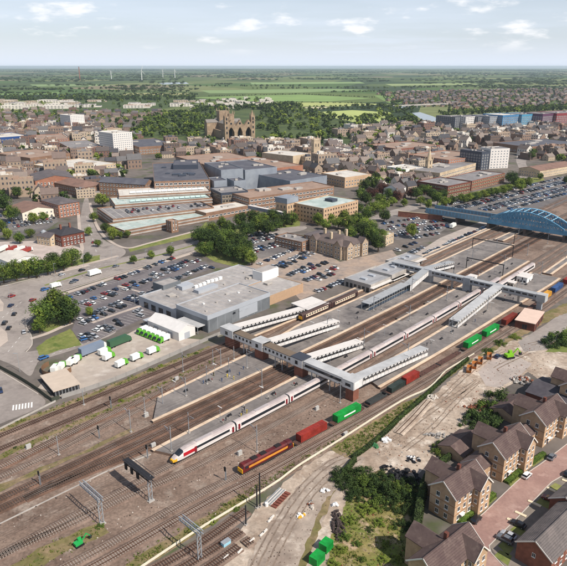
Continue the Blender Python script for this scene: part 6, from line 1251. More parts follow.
# riverside blocks
for i, (c, a, b, h, wl, lab) in enumerate((((455, 117), (464, 116.4), (452, 114.5), 26, darkcl, 'dark riverside apartment block, leftmost'), ((466, 117), (476, 116.3), (463, 114.5), 26, twr, 'pale riverside apartment block, second from left'), ((478, 116.6), (489, 116), (475, 114.3), 26, darkcl, 'dark riverside apartment block, third from left'), ((490, 116.4), (501, 115.8), (488, 114), 27, bluecl, 'blue grey riverside apartment block beside the blue glass one'), ((503, 115.3), (521, 114.3), (500, 112.8), 29, M('bright_blue', lin(70, 118, 158), .4, .1, .2, lin(92, 142, 178)), 'bright blue glass riverside building, left half'), ((522, 114.6), (540, 113.4), (520, 112), 29, M('bright_teal', lin(78, 142, 172), .4, .1, .2, lin(66, 118, 154)), 'bright blue glass riverside building, right half'), ((543, 114), (556, 113), (541, 111.5), 30, M('plum', lin(92, 60, 84), .5, .1, .2), 'plum coloured riverside block'), ((557, 113.4), (585, 112), (554, 111), 30, M('brick_red_glass', lin(128, 56, 60), .5, .1, .2), 'dark red riverside block at the right edge'))):
    blk(c, a, b, h, wl, roofg if i != 4 else roofp, lab, 'riverside_block', 'building', fl(7, 3.6, 1.2), 5, 3, 2, units=2)
# church tower and spire
def church_tower(px, py, w, h, label, spire=0, st=stone):
    g = G(px, py); t = thing('church_tower', label, 'church tower', g, .35); MB().box(-w / 2, w / 2, -w / 2, w / 2, 0, h).build('tower_wall', st, t); flatp = MB().box(-w / 2 - .3, w / 2 + .3, -w / 2 - .3, w / 2 + .3, h, h + 1.2).build('parapet', st, t)
    for x in (-1, 1):
        for y in (-1, 1): MB().tube((x * w / 2, y * w / 2, h + 1.2), (x * w / 2, y * w / 2, h + 6), .9, .05, 6).build('pinnacle', st, t)
    for f in (0, 1, 3): wgrid(t, f, w, w, (h * .35, h * .72), w / 2, 1.4, 4.5, stone, glass, 1, base=(-w / 2, -w / 2), name='belfry_opening')
    if spire: MB().tube((0, 0, h + 1.2), (0, 0, h + spire), w * .48, .1, 8).build('spire', st, t)
church_tower(315.5, 163, 9, 29, 'pale stone church tower with pinnacles in the town centre'); church_tower(428, 175, 6, 17, 'slim stone church tower with spire in the old town', 14)
o = G(300, 161); t = thing('church_nave', 'low church nave behind the pale church tower', 'church', G(319, 160), .35); MB().box(4.8, 34, -8, 8, 0, 10).build('wall', stone, t); gable_roof(t, 29, 16, 10, 4, slated, stone, base=(4.8, -8))
# ------------------------------------------------------------------ cathedral
cs = M('cathedral_stone', lin(158, 136, 112), .9, .18, .25, lin(138, 118, 98), lin(176, 156, 132), .08); lead = M('lead_roof', lin(128, 122, 116), .8, .1, .2)
g = G(239, 140.5); rz = math.radians(22); t = thing('cathedral', 'large pale stone cathedral with three great arches and pinnacled towers', 'cathedral', g, rz)
FW, FD, FH = 48.0, 7.0, 25.0; arch = [(-15.2, 5.4), (0, 4.3), (15.2, 5.4)]
fr = MB()
def front(y):
    return y
# front screen: piers, then spandrels over pointed arches
edges = [-FW / 2 + 4] + [e for c, w in arch for e in (c - w, c + w)] + [FW / 2 - 4]
for i in range(0, 8, 2): MB().box(edges[i], edges[i + 1], -FD, 0, 0, FH).build('pier', cs, t)
for c, w in arch:
    n = 8; b = MB(); sp_, top = 14.0, 22.5
    xs = [c - w + 2 * w * k / n for k in range(n + 1)]; zs = [sp_ + (top - sp_) * (1 - abs((x - c) / w) ** 1.7) for x in xs]
    for k in range(n):
        q = [(xs[k], zs[k]), (xs[k + 1], zs[k + 1]), (xs[k + 1], FH), (xs[k], FH)]
        b.poly([(x, -FD, z) for x, z in q]); b.poly([(x, 0, z) for x, z in q][::-1]); b.poly([(xs[k], -FD, zs[k]), (xs[k], 0, zs[k]), (xs[k + 1], 0, zs[k + 1]), (xs[k + 1], -FD, zs[k + 1])])
        b.poly([(xs[k], -FD, FH), (xs[k + 1], -FD, FH), (xs[k + 1], 0, FH), (xs[k], 0, FH)])
    b.build('arch', cs, t)
    gb = MB(); gb.poly([(c - w - 2, -FD, FH + .02), (c + w + 2, -FD, FH + .02), (c, -FD, FH + 9.5)]); gb.poly([(c - w - 2, -1, FH + .02), (c + w + 2, -1, FH + .02), (c, -1, FH + 9.5)][::-1]); gb.poly([(c - w - 2, -FD, FH + .02), (c, -FD, FH + 9.5), (c, -1, FH + 9.5), (c - w - 2, -1, FH + .02)]); gb.poly([(c + w + 2, -1, FH + .02), (c, -1, FH + 9.5), (c, -FD, FH + 9.5), (c + w + 2, -FD, FH + .02)]); go = gb.build('front_gable', cs, t)
    MB().tube((c, -FD - .1, FH + 3.6), (c, -FD - .25, FH + 3.6), 1.6, n=14).build('rose_window', glass, go); MB().box(c - w * .7, c + w * .7, .8, 1.0, 4, 19).build('west_window', glass, t)
MB().box(-FW / 2 + 3, FW / 2 - 3, 1.0, 3, 0, FH + 1).build('west_wall', cs, t)
for sx in (-1, 1):
    x = sx * (FW / 2 - 1); tw = MB().box(x - 3.4, x + 3.4, -FD - .6, .6, 0, 40).build('corner_tower', cs, t); MB().tube((x, -FD / 2, 40), (x, -FD / 2, 50), 3.0, .1, 8).build('spire', cs, tw)
    for dx in (-1, 1):
        for dy in (-1, 1): MB().tube((x + dx * 2.9, -FD / 2 + dy * 3.2, 40), (x + dx * 2.9, -FD / 2 + dy * 3.2, 46), .7, .05, 5).build('pinnacle', cs, tw)
    for z in (12, 20, 28, 34): MB().box(x - 1, x + 1, -FD - .75, -FD - .58, z, z + 4).build('tower_window', glass, tw)
def nave(x0, x1, y0, y1, h, rise, nm):
    MB().box(x0, x1, y0, y1, 0, h).build(nm + '_wall', cs, t); gable_roof(t, x1 - x0, y1 - y0, h, rise, lead, cs, base=(x0, y0), axis='x' if x1 - x0 > y1 - y0 else 'y', name=nm + '_roof')
nave(-12, 12, 3, 125, 24, 6, 'nave'); MB().box(-20, -12, 6, 90, 0, 13).build('aisle_wall', cs, t); MB().box(12, 20, 6, 90, 0, 13).build('aisle_wall', cs, t); nave(-32, 32, 84, 100, 23.8, 5, 'transept'); MB().box(-9, 9, 82, 100, 0, 43).build('central_tower', cs, t); MB().box(-14, -5, 8, 17, 0, 43).build('north_tower', cs, t)
for k in range(12):
    for x in (-12.1, 12.1): MB().box(x - .06, x + .06, 8 + k * 6.2, 10.5 + k * 6.2, 15, 22).build('clerestory_window', glass, t)
for x, y in ((-9, 82), (9, 82), (-9, 100), (9, 100), (-14, 8), (-5, 8), (-14, 17), (-5, 17)): MB().tube((x, y, 43), (x, y, 49), 1.1, .05, 6).build('pinnacle', cs, t)
FOOT.append(((g.x - 75, g.y - 15), 1, 0, 110, 140))
# ------------------------------------------------------------------ trees traced one by one
sheet('park_grass', [(128, 150), (150, 118), (205, 110), (262, 106), (345, 116), (352, 146), (330, 150), (262, 143), (200, 146), (176, 138)], .04, M('park_grass', lin(66, 80, 44), .95, .2, .05, lin(84, 96, 52)))
T = ptree
T(46, 326, 15, 0, 'big round green tree at the corner of the car park, left part', w=1.25); T(58, 322, 17, 0, 'big round green tree at the corner of the car park, tallest part', w=1.25); T(70, 324, 14, 1, 'big round green tree at the corner of the car park, right part', w=1.2); T(40, 333, 8, 0, 'small green tree before the big corner trees', w=1.2)
for i, (x, y, h, k) in enumerate(((4, 283, 13, 0), (17, 281, 13, 0), (29, 278, 12, 2), (37, 278, 13, 0), (48, 275, 12, 0), (55, 273.5, 13, 1), (64, 271, 12, 0), (72, 266, 13, 0), (88, 262, 7, 1))): T(x, y, h, k, '%s tree from the left in the row before the long white hall' % ORD[i], w=1.15, group='row of trees before the long white hall')
for i, (x, y, h, k) in enumerate(((200, 243, 13, 1), (206, 256, 11, 0), (234, 260, 12, 1), (254, 228, 14, 1), (264, 229, 13, 0), (284, 227, 12, 1), (292, 225, 11, 0), (272, 224, 12, 1), (246, 254, 11, 1), (226, 256, 14, 1))): T(x, y, h, k, '%s %s tree filling the clump behind the supermarket' % (ordw(i), KIND[k]), w=1.3, group='tree clump above the supermarket')
for i, (x, y, h, k) in enumerate(((350, 240, 10, 0), (362, 238, 13, 1), (370, 238, 13, 0), (380, 244, 12, 0), (384, 222, 11, 1), (360, 200, 12, 0), (380, 205, 12, 0), (388, 200, 11, 1), (392, 206, 9, 2), (376, 182, 11, 1), (330, 224, 9, 2), (344, 222, 10, 0))): T(x, y, h, k, '%s %s tree in the belt beside the beige office' % (ordw(i), KIND[k]), w=1.3, group='trees round the beige office')
for i, (x, y, h, k) in enumerate(((452, 205, 9, 1), (464, 203, 8, 0), (473, 201, 9, 1), (484, 199, 9, 2), (496, 196, 9, 0), (508, 193, 9, 0), (515, 188, 12, 1), (432, 200, 11, 1), (420, 206, 9, 0), (442, 199, 10, 1))): T(x, y, h, k, '%s %s tree filling the hedge row before the brick offices' % (ordw(i), KIND[k]), w=1.4, group='hedge row before the brick offices')
T(102.5, 207, 13, 2, 'light green tree alone on the street corner', w=1.35); T(113, 240, 10, 2, 'light green tree at the corner of the parking decks', w=1.2); T(120, 239, 7, 0, 'small green tree beside the parking decks')
for i, (x, y, h, k) in enumerate(((208, 247, 14, 1), (217, 252, 15, 1), (226, 246, 14, 0), (236, 249, 14, 1), (243, 262, 13, 0), (252, 265, 10, 2), (231, 238, 13, 1), (247, 238, 14, 1), (258, 234, 14, 0), (268, 237, 13, 1), (277, 231, 11, 1), (213, 238, 12, 0), (240, 229, 13, 1), (222, 232, 12, 0))): T(x, y, h, k, '%s %s tree in the clump between the roads and supermarket' % (ordw(i), KIND[k]), w=1.2, group='tree clump above the supermarket')
for i, (x, y, h, k) in enumerate(((318, 226, 11, 2), (326, 230, 9, 2), (338, 229, 11, 2), (348, 231, 12, 0), (356, 228, 13, 0), (366, 232, 13, 2), (372, 245, 13, 0), (378, 252, 12, 1), (367, 222, 13, 0), (375, 214, 13, 2), (383, 212, 12, 2), (366, 206, 13, 1), (372, 200, 13, 3), (364, 192, 13, 1), (374, 190, 14, 1), (382, 196, 13, 3), (358, 214, 11, 1))): T(x, y, h, k, '%s %s tree round the beige office and hotel' % (ordw(i), KIND[k]), w=1.2, group='trees round the beige office')
for i, (x, y, h, k, lab) in enumerate(((397, 203, 12, 3, 'purple leaved tree by the old town road, left'), (411, 199, 11, 3, 'purple leaved tree by the old town road, right'), (404, 207, 8, 2, 'light green tree under the purple ones'), (416, 200, 12, 1, 'dark green tree beside the purple ones'), (425, 195, 12, 0, 'green tree left of the brick offices'), (437, 206, 13, 0, 'green tree before the dark red office'), (445, 207, 10, 2, 'light green tree before the dark red office'), (428, 209, 9, 2, 'small light green tree by the retaining wall'), (412, 238, 11, 2, 'light green tree in the middle of the station car park'), (460, 203, 9, 0, 'green tree in the hedge row before the offices'), (468, 202, 9, 2, 'light green tree in the hedge row before the offices'), (478, 200, 9, 0, 'green tree behind the big car park, left'), (490, 197, 10, 0, 'green tree behind the big car park, middle'), (503, 195, 10, 2, 'light green tree behind the big car park'), (511, 184, 15, 1, 'tall dark tree beside the curving road'), (520, 192, 14, 2, 'tall light green tree at the road bend'), (526, 188, 13, 0, 'tall green tree at the road bend'), (531, 160, 12, 1, 'dark tree beyond the road bend'), (566, 184, 9, 1, 'dark tree at the right edge by the big car park'), (4, 213, 16, 1, 'big dark tree at the left edge'), (12, 222, 14, 0, 'green tree at the left edge before the cream building'), (18, 199, 12, 1, 'dark tree behind the cream building'), (34, 224, 10, 2, 'light green tree between cream building and road'), (44, 222, 9, 2, 'small light green tree left of the victorian house'), (20, 244, 9, 0, 'green tree beside the lorry park'), (8, 240, 9, 2, 'light green tree beside the lorry park'), (2, 232, 10, 0, 'green tree at the left edge above the lorry park'), (30, 238, 8, 0, 'green tree between the lorry park and the victorian house'), (98, 247, 6, 0, 'young tree on the street corner island'), (89, 236, 7, 2, 'light young tree beside the town street'), (106, 233, 8, 1, 'dark tree at the foot of the parking decks'), (94, 222, 8, 0, 'green tree halfway up the town street'), (540, 180, 8, 0, 'small green tree beside the long pale terrace'), (134, 264, 6, 0, 'young tree beside the car park road'), (152, 259, 6, 2, 'young light tree beside the car park road'), (171, 256, 7, 0, 'young tree at the car park corner'), (90, 316, 5, 2, 'young tree inside the car park'), (128, 238, 6, 0, 'young tree on the verge by the junction'))): T(x, y, h, k, lab, w=1.2)
# ------------------------------------------------------------------ filler town
WALLS = [M('fill_wall_%d' % i, c, .9, .12, .5) for i, c in enumerate((lin(126, 98, 86), lin(162, 143, 125), lin(210, 203, 193), lin(108, 92, 83), lin(182, 165, 144), lin(138, 117, 103)))]
ROOFS = [M('fill_roof_%d' % i, c, .9, .16, .4) for i, c in enumerate((lin(72, 71, 75), lin(116, 101, 94), lin(90, 82, 79), lin(102, 100, 100), lin(130, 118, 110), lin(104, 94, 90)))]
FROOF = [roofg, roofp, roofb, roofd, roofp, roofg]
WN = ('red brick', 'tan brick', 'cream', 'dark brick', 'buff', 'brown brick'); RN = ('grey slate', 'red tile', 'brown tile', 'grey', 'light brown tile', 'brown')
def proto_gable(i, L=12.0, Wd=8.0, h=5.6, rise=3.2):
    b = MB(); b.box(0, L, 0, Wd, 0, h, 0); ov = .3
    for s in (0, 1):
        y0 = -ov if s == 0 else Wd + ov; q = [(-ov, y0, h - .2), (L + ov, y0, h - .2), (L + ov, Wd / 2, h + rise), (-ov, Wd / 2, h + rise)]
        b.poly(q if s == 0 else q[::-1], 1)
    for x in (0, L): b.poly([(x, 0, h), (x, Wd, h), (x, Wd / 2, h + rise - .1)] if x else [(x, Wd, h), (x, 0, h), (x, Wd / 2, h + rise - .1)], 0)
    for y, s in ((-.03, 1), (Wd + .03, -1)):
        for z in (.9, 3.4):
            for k in range(4): x = 1.6 + k * 2.9; q = [(x - .45, y, z), (x + .45, y, z), (x + .45, y, z + 1.2), (x - .45, y, z + 1.2)]; b.poly(q if s > 0 else q[::-1], 2)
    for x, s in ((-.03, -1), (L + .03, 1)):
        for z in (.9, 3.4): q = [(x, Wd * .5 - .5, z), (x, Wd * .5 + .5, z), (x, Wd * .5 + .5, z + 1.3), (x, Wd * .5 - .5, z + 1.3)]; b.poly(q if s > 0 else q[::-1], 2)
    b.box(L * .3, L * .7, Wd, Wd + 3.6, 0, h * .55, 0, 1); b.box(-2.6, 0, Wd * .3, Wd * .85, 0, h * .45, 0, 1) if i % 2 else b.box(L, L + 2.4, Wd * .2, Wd * .7, 0, h * .5, 0, 1)
    cx = (1.5, L - 1.5, L * .5)[i % 3]; b.box(cx - .5, cx + .5, Wd / 2 - .4, Wd / 2 + .4, h + rise - .8, h + rise + 1.2, 0); return b
def proto_flat(i, L=18.0, Wd=12.0, h=9.0):
    b = MB(); b.box(0, L, 0, Wd, 0, h - .6, 0, 1); th = .3
    for (x0, x1, y0, y1) in ((0, L, 0, th), (0, L, Wd - th, Wd), (0, th, th, Wd - th), (L - th, L, th, Wd - th)): b.box(x0, x1, y0, y1, h - .599, h, 0)
    for z in (1.0, 3.9, 6.6):
        for k in range(6): x = 1.8 + k * 2.9; b.poly([(x - .6, -.03, z), (x + .6, -.03, z), (x + .6, -.03, z + 1.2), (x - .6, -.03, z + 1.2)], 2)
        for k in range(4):
            y = 1.6 + k * 2.9
            for x, s in ((-.03, -1), (L + .03, 1)): q = [(x, y - .6, z), (x, y + .6, z), (x, y + .6, z + 1.2), (x, y - .6, z + 1.2)]; b.poly(q if s > 0 else q[::-1], 2)
    b.box(L, L + 5, Wd * .1, Wd * .8, 0, h * .5, 0, 1); b.box(L * .1, L * .8, -3.2, 0, 0, h * .35, 0, 1) if i % 2 else None
    for k in range(5): x, y = L * (.1 + .16 * ((k * 7 + i) % 5)), Wd * (.15 + .14 * ((k * 3 + i) % 5)); b.box(x, x + .9, y, y + .7, h - .59, h + .25, (k + i) % 2)
    b.box(L * .2, L * .45, Wd * .4, Wd * .7, h - .59, h + 1.2, 1); b.box(L * .65, L * .75, Wd * .2, Wd * .4, h - .59, h + .5, 0); return b
FGL = M('small_panes', lin(74, 76, 82), .25, .2, .5, spec=.5)
PG = [proto_gable(i) for i in range(6)]; PF = [proto_flat(i) for i in range(6)]
PGM = {}; 
def pgm(kind, i, j):
    k = (kind, i, j)
    if k not in PGM: PGM[k] = (PG if kind == 'g' else PF)[i].mesh('town_house' if kind == 'g' else 'town_block', [WALLS[i], (ROOFS if kind == 'g' else FROOF)[j], FGL])
    return PGM[k]
fr_ = random.Random(99); CAND = []; TC = []
def road_near(x, y): return False
def zone(poly, ang, sx, sy, pg, sc, hs, name, occ=.85, trees=.12, th=(8, 13), cols=None, dark=.5, jit=.25):
    P = [G(*p) for p in poly]; ca, sa = math.cos(ang), math.sin(ang); U = [(p.x * ca + p.y * sa, -p.x * sa + p.y * ca) for p in P]
    u0, u1 = min(u[0] for u in U), max(u[0] for u in U); v0, v1 = min(u[1] for u in U), max(u[1] for u in U); iv = 0; v = v0
    while v < v1:
        u = u0 + fr_.uniform(0, sx)
        while u < u1:
            a, b = u + fr_.uniform(-jit, jit) * sx * .4, v + fr_.uniform(-jit, jit) * sy * .4; x, y = a * ca - b * sa, a * sa + b * ca; px, py = proj(x, y); u += sx
            if not inpoly(px, py, poly) or taken(x, y, 3.5): continue
            if any(abs(x - q[0]) < 6 and abs(y - q[1]) < 6 for q in TREEPOS): continue
            r = fr_.random()
            if r < trees: TC.append((x, y, fr_.uniform(*th), name, fr_.random() < dark)); continue
            if r > occ + trees * (1 - occ): continue
            kind = 'g' if fr_.random() < pg else 'f'; i = fr_.choice(cols) if cols else fr_.randrange(6); j = fr_.randrange(6); s = fr_.uniform(*sc); hz = fr_.uniform(*hs)
            rz = ang + (math.pi / 2 if fr_.random() < .35 else 0) + fr_.uniform(-.05, .05); L, Wd = (12, 8) if kind == 'g' else (18, 12)
            CAND.append((math.hypot(x, y), kind, i, j, x, y, rz, s, s * fr_.uniform(.85, 1.2), hz, name, L * s, Wd * s))
            if fr_.random() < trees * 1.5: TC.append((x + fr_.uniform(-.5, .5) * sx, y + fr_.uniform(.4, .6) * sy, fr_.uniform(*th) * .7, name, fr_.random() < dark))
        v += sy
zone([(-20, 160), (60, 150), (112, 158), (132, 168), (116, 188), (100, 196), (84, 198), (79, 205), (56, 204), (-20, 212)], .35, 18, 15, .76, (.85, 1.4), (.95, 1.6), 'left of the shopping centre', .84, .22)
zone([(200, 160), (262, 150), (330, 150), (345, 168), (335, 182), (302, 168), (250, 162)], .45, 18, 15, .6, (1, 1.5), (1, 1.5), 'between shopping centre and cathedral', .85, .14)
zone([(328, 150), (440, 142), (442, 176), (432, 178), (424, 194), (396, 204), (384, 190), (340, 186)], .6, 14.5, 12.5, .88, (.75, 1.2), (.95, 1.45), 'in the old town', .92, .2, cols=[1, 4, 5, 1, 2, 0])
zone([(432, 146), (480, 133), (580, 128), (580, 166), (532, 160), (516, 150), (440, 150)], .5, 19, 16, .72, (.9, 1.5), (.9, 1.4), 'at upper right behind the offices', .82, .18)
zone([(400, 126), (452, 126), (580, 124), (580, 130), (480, 134), (432, 146), (400, 142), (350, 146), (345, 130)], .4, 24, 22, .7, (1, 1.5), (.9, 1.4), 'before the riverside blocks', .75, .22)
zone([(-20, 130), (60, 126), (105, 128), (136, 140), (136, 152), (110, 156), (60, 150), (-20, 158)], .3, 20, 18, .72, (1, 1.4), (.9, 1.5), 'behind the mill at left', .82, .27)
zone([(150, 151), (178, 146), (206, 145), (262, 143), (262, 152), (206, 158), (150, 162)], .3, 17, 15, .6, (.9, 1.4), (.9, 1.4), 'below the cathedral park', .7, .3)
zone([(-20, 111), (190, 112), (150, 118), (128, 132), (60, 126), (-20, 130)], .2, 24, 28, .95, (1, 1.3), (.9, 1.2), 'in the far left housing', .62, .6, (7, 12), cols=[0, 3, 1, 5])
zone([(-20, 101.5), (195, 102), (195, 109), (-20, 110)], .15, 58, 62, .0, (2.0, 3.6), (.24, .36), 'in the far industrial estate', .62, .4, (10, 15), cols=[2, 2, 4])
zone([(192, 101), (266, 99), (268, 108), (192, 110)], .2, 34, 40, .3, (1.1, 1.5), (.6, .8), 'in the white apartments behind the cathedral', .7, .4, cols=[2, 2, 2])
zone([(378, 93), (590, 88), (590, 107), (455, 110), (420, 106), (385, 101)], .3, 26, 34, 1.0, (1, 1.35), (.9, 1.1), 'in the far right suburb', .74, .5, (7, 11), cols=[0, 3, 5, 0])
CAND.sort(key=lambda c: c[0]); cnt = {'g': 0, 'f': 0}; far = MB(); fmats = WALLS + ROOFS + FROOF + [FGL]
for (dist, kind, i, j, x, y, rz, s, s2, hz, name, L, Wd) in CAND:
    cnt[kind] += 1
    if cnt[kind] <= 290 and dist < 2200:
        o = obj('town_house' if kind == 'g' else 'town_block', pgm(kind, i, j), None, (x, y, .02), rz, (s, s2, s * hz)); lab = '%s %s with %s roof %s' % (WN[i], 'house' if kind == 'g' else 'block', RN[j] if kind == 'g' else ('grey flat', 'pale flat', 'brown flat', 'dark flat', 'pale flat', 'grey flat')[j], name)
        tag(o, lab, 'house' if kind == 'g' else 'building', 'buildings ' + name)
    else:
        src = (PG if kind == 'g' else PF)[i]; n = len(far.v); c, q = math.cos(rz), math.sin(rz)
        far.v.extend([(x + (a * s) * c - (b * s2) * q, y + (a * s) * q + (b * s2) * c, z * s * hz + .02) for a, b, z in src.v]); far.f.extend([[k + n for k in f] for f in src.f]); far.m.extend([(i, (6 if kind == 'g' else 12) + j, 18)[m] for m in src.m])
if far.f: o = far.build('distant_houses', fmats); tag(o, 'mass of distant suburban houses and sheds toward the fields', 'houses', kind='stuff')
# park and wood trees
def scatter(poly, n, h, name, dark=.6):
    P = [G(*p) for p in poly]; x0, x1 = min(p.x for p in P), max(p.x for p in P); y0, y1 = min(p.y for p in P), max(p.y for p in P); k = 0; tries = 0
    while k < n and tries < n * 40:
        tries += 1; x, y = fr_.uniform(x0, x1), fr_.uniform(y0, y1)
        if inpoly(*proj(x, y), poly) and not taken(x, y, 3): TC.append((x, y, fr_.uniform(*h), name, fr_.random() < dark)); k += 1
scatter([(128, 150), (132, 132), (150, 118), (200, 111), (200, 120), (196, 140), (178, 137), (140, 138)], 190, (9, 16), 'in the park left of the cathedral', .5)
scatter([(254, 142), (256, 122), (264, 108), (300, 108), (348, 118), (352, 140), (335, 146), (300, 143)], 270, (8, 15), 'in the park right of the cathedral', .6)
scatter([(190, 142), (196, 118), (214, 112), (224, 128), (224, 143), (205, 146)], 60, (8, 14), 'beside the cathedral', .6)
scatter([(196, 146), (225, 144), (258, 144), (258, 148), (200, 150)], 22, (7, 11), 'before the cathedral front', .5)
scatter([(352, 118), (410, 118), (430, 128), (400, 136), (352, 140)], 130, (9, 15), 'along the river', .5)
scatter([(190, 109), (266, 107), (300, 104), (300, 108), (264, 110), (190, 113)], 110, (12, 18), 'behind the cathedral', .9)
scatter([(375, 108), (420, 104), (410, 116), (380, 118)], 30, (9, 14), 'by the river meadow', .5)
scatter([(448, 113), (590, 105), (590, 110), (450, 116)], 260, (10, 16), 'behind the riverside blocks', .7)
scatter([(-20, 98), (195, 97), (195, 101), (-20, 102)], 320, (12, 18), 'beyond the industrial estate', .8)
TC.sort(key=lambda c: math.hypot(c[0], c[1])); wood = MB(); ntree = 0
small = [crown_mesh('wood_clump', 400 + v, 46, 8, 4.8, 4.0, .5, 1.8, leafs[1]) for v in range(4)]; smallv = [([tuple(v.co) for v in m.vertices], [list(p.vertices) for p in m.polygons]) for m in small]
def clump(x, y, h, mi, wx=1.0):
    vs, fs = smallv[fr_.randrange(4)]; n = len(wood.v); a = fr_.uniform(0, 6.28); c, s = math.cos(a) * h / 10 * wx, math.sin(a) * h / 10 * wx; k = h / 10
    wood.v.extend([(x + p[0] * c - p[1] * s, y + p[0] * s + p[1] * c, p[2] * k) for p in vs]); wood.f.extend([[q + n for q in f] for f in fs]); wood.m.extend([mi] * len(fs))
for x, y, h, name, dk in TC:
    ntree += 1; k = 1 if dk else fr_.choice((0, 0, 2))
    if ntree <= 215:
        o = obj('tree', fr_.choice(FART[k]), None, (x, y, 0), fr_.uniform(0, 6.28), (h / 10 * 1.1, h / 10 * 1.1, h / 10)); tag(o, '%s tree %s' % (KIND[k] + ' leafy', name), 'tree', 'trees ' + name)
    else: clump(x, y, h, k, 1.1)
# hedgerows, copses and far woods of the fens
def belt(a, b, step, h, dark=.8, wid=6, wx=1.3):
    A, B = G(*a), G(*b); d = B - A; n = max(2, int(d.length / step))
    for i in range(n):
        if fr_.random() < .12: continue
        p = A + d * ((i + fr_.random()) / n); clump(p.x + fr_.uniform(-wid, wid), p.y + fr_.uniform(-wid, wid) * 2, h * fr_.uniform(.7, 1.25), 1 if fr_.random() < dark else 0, wx)
for a, b, st, h in (((0, 96), (200, 95), 14, 13), ((60, 92.5), (190, 92), 18, 14), ((190, 101.8), (250, 101.8), 8, 6), ((262, 102.2), (392, 103.8), 7, 5), ((392, 104), (405, 101), 8, 10), ((345, 107), (400, 106.5), 8, 11), ((320, 110), (390, 109), 8, 10), ((190, 97), (300, 94.2), 9, 5), ((300, 94.2), (374, 97.8), 9, 5), ((330, 92.5), (390, 91.8), 10, 10), ((300, 107), (345, 106.8), 8, 6), ((378, 95), (560, 92.5), 16, 13), ((400, 88), (567, 87), 20, 14), ((0, 90), (150, 89), 20, 14), ((100, 87), (300, 86.5), 24, 14), ((250, 89), (420, 88.5), 22, 14), ((380, 122), (412, 119), 8, 10), ((400, 112), (415, 109), 8, 10), ((440, 113), (455, 119), 8, 9)): belt(a, b, st, h)
for i in range(240):
    y = 69.6 + 24 * fr_.random() ** 1.5; x = fr_.uniform(-25, 585); w = fr_.uniform(8, 80)
    if y > 80 and 170 < x + w * .5 < 420 and fr_.random() < .9: continue
    if y > 90 and x + w > 385: continue
    hh = 14 + (94 - y) * .55; belt((x, y), (x + w, y + fr_.uniform(-.3, .3)), hh * 1.25, hh * .62, .92, 8 + (94 - y) * 2, 3.2)
o = wood.build('woodland', leafs); tag(o, 'far woods, copses and hedgerows out to the horizon', 'woodland', kind='stuff')
# fields with a colour of their own
def fld(px, z, c, nm='field'): sheet(nm, px, z, M('field_%d' % int(c[0] * 999 + px[0][0]), c, .95, .12, .01, tuple(q * 1.12 for q in c), None, .003))
fld([(190, 97.5), (300, 94.6), (372, 98.2), (330, 101.5), (250, 101.5)], .05, lin(120, 144, 82)); fld([(250, 103), (330, 102.4), (392, 104.2), (345, 106.5), (262, 106.5)], .052, lin(160, 166, 102)); fld([(318, 112), (352, 110.2), (391, 112.2), (388, 122), (352, 122), (330, 117)], .054, lin(164, 174, 104)); fld([(374, 95.5), (404, 95), (402, 103.5), (388, 103)], .056, lin(112, 136, 76)); fld([(300, 107.5), (330, 106.8), (320, 109.5)], .058, lin(196, 186, 150)); fld([(200, 90.5), (330, 88.6), (372, 90), (300, 92.6), (210, 93.4)], .051, lin(122, 142, 92)); fld([(385, 84), (470, 83), (480, 84.6), (392, 86)], .053, lin(140, 152, 100)); fld([(30, 84.5), (100, 84), (110, 86), (34, 86.6)], .055, lin(124, 144, 94)); fld([(250, 82.5), (360, 81.8), (365, 83.4), (252, 84.4)], .057, lin(128, 150, 96)); fld([(130, 93), (190, 93), (190, 95), (120, 95.2)], .06, lin(150, 148, 100)); fld([(0, 92.6), (60, 92), (58, 94.6), (0, 95)], .062, lin(110, 134, 76))
water = M('river_water', lin(116, 124, 128), .12, .1, .02, lin(128, 136, 138), spec=.5)
sheet('river', [(412, 113), (420, 112.2), (432, 116), (446, 122), (452, 128), (440, 129), (424, 121)], .09, water); sheet('lake', [(158, 82.6), (186, 82.2), (189, 83.8), (162, 84.6)], .09, water); sheet('river', [(402, 97), (407, 96.5), (408, 104), (405, 109), (400, 109), (404, 103)], .088, water)
A, C = G(394, 108.5), G(447, 106.2); d = C - A; t = thing('river_bridge', 'long flat road bridge over the far river', 'bridge', A, math.atan2(d.y, d.x)); MB().box(0, d.length, -6, 6, 6, 8).build('deck', concrete, t)
for i in range(6): MB().box(d.length * (i + .4) / 6 - 1, d.length * (i + .4) / 6 + 1, -5, 5, 0, 6).build('pier', concrete, t)
for y in (-6, 5.7): MB().box(0, d.length, y, y + .3, 8, 9.2).build('parapet', concrete, t)
# wind turbines and chimneys on the horizon
for i, (x, y, top, lab) in enumerate(((111.5, 79, 68.5, 'white wind turbine at the horizon, leftmost'), (142, 81, 67, 'white wind turbine left of the lake'), (163, 78, 67.5, 'white wind turbine right of the lake'), (175, 78, 67, 'rightmost white wind turbine on the horizon'))):
    g = G(x, y); h = HT(x, y, top) * .72; t = thing('wind_turbine', lab, 'wind turbine', g, fr_.uniform(-.4, .4), 'wind turbines'); MB().tube((0, 0, 0), (0, 0, h), h * .045, h * .03, 10).build('tower', white, t); MB().box(-2.5, 2.5, -6, 5, h, h + 4).build('nacelle', white, t); a0 = fr_.uniform(0, 2)
    for k in range(3): a = a0 + k * 2.094; MB().hexa([(-1.6, -6.6, h + 2), (1.6, -6.6, h + 2), (1.6, -6.2, h + 2), (-1.6, -6.2, h + 2)], [(math.cos(a) * h * .55 - .5, -6.6, h + 2 + math.sin(a) * h * .55), (math.cos(a) * h * .55 + .5, -6.6, h + 2 + math.sin(a) * h * .55), (math.cos(a) * h * .55 + .5, -6.3, h + 2 + math.sin(a) * h * .55), (math.cos(a) * h * .55 - .5, -6.3, h + 2 + math.sin(a) * h * .55)]).build('blade', white, t)
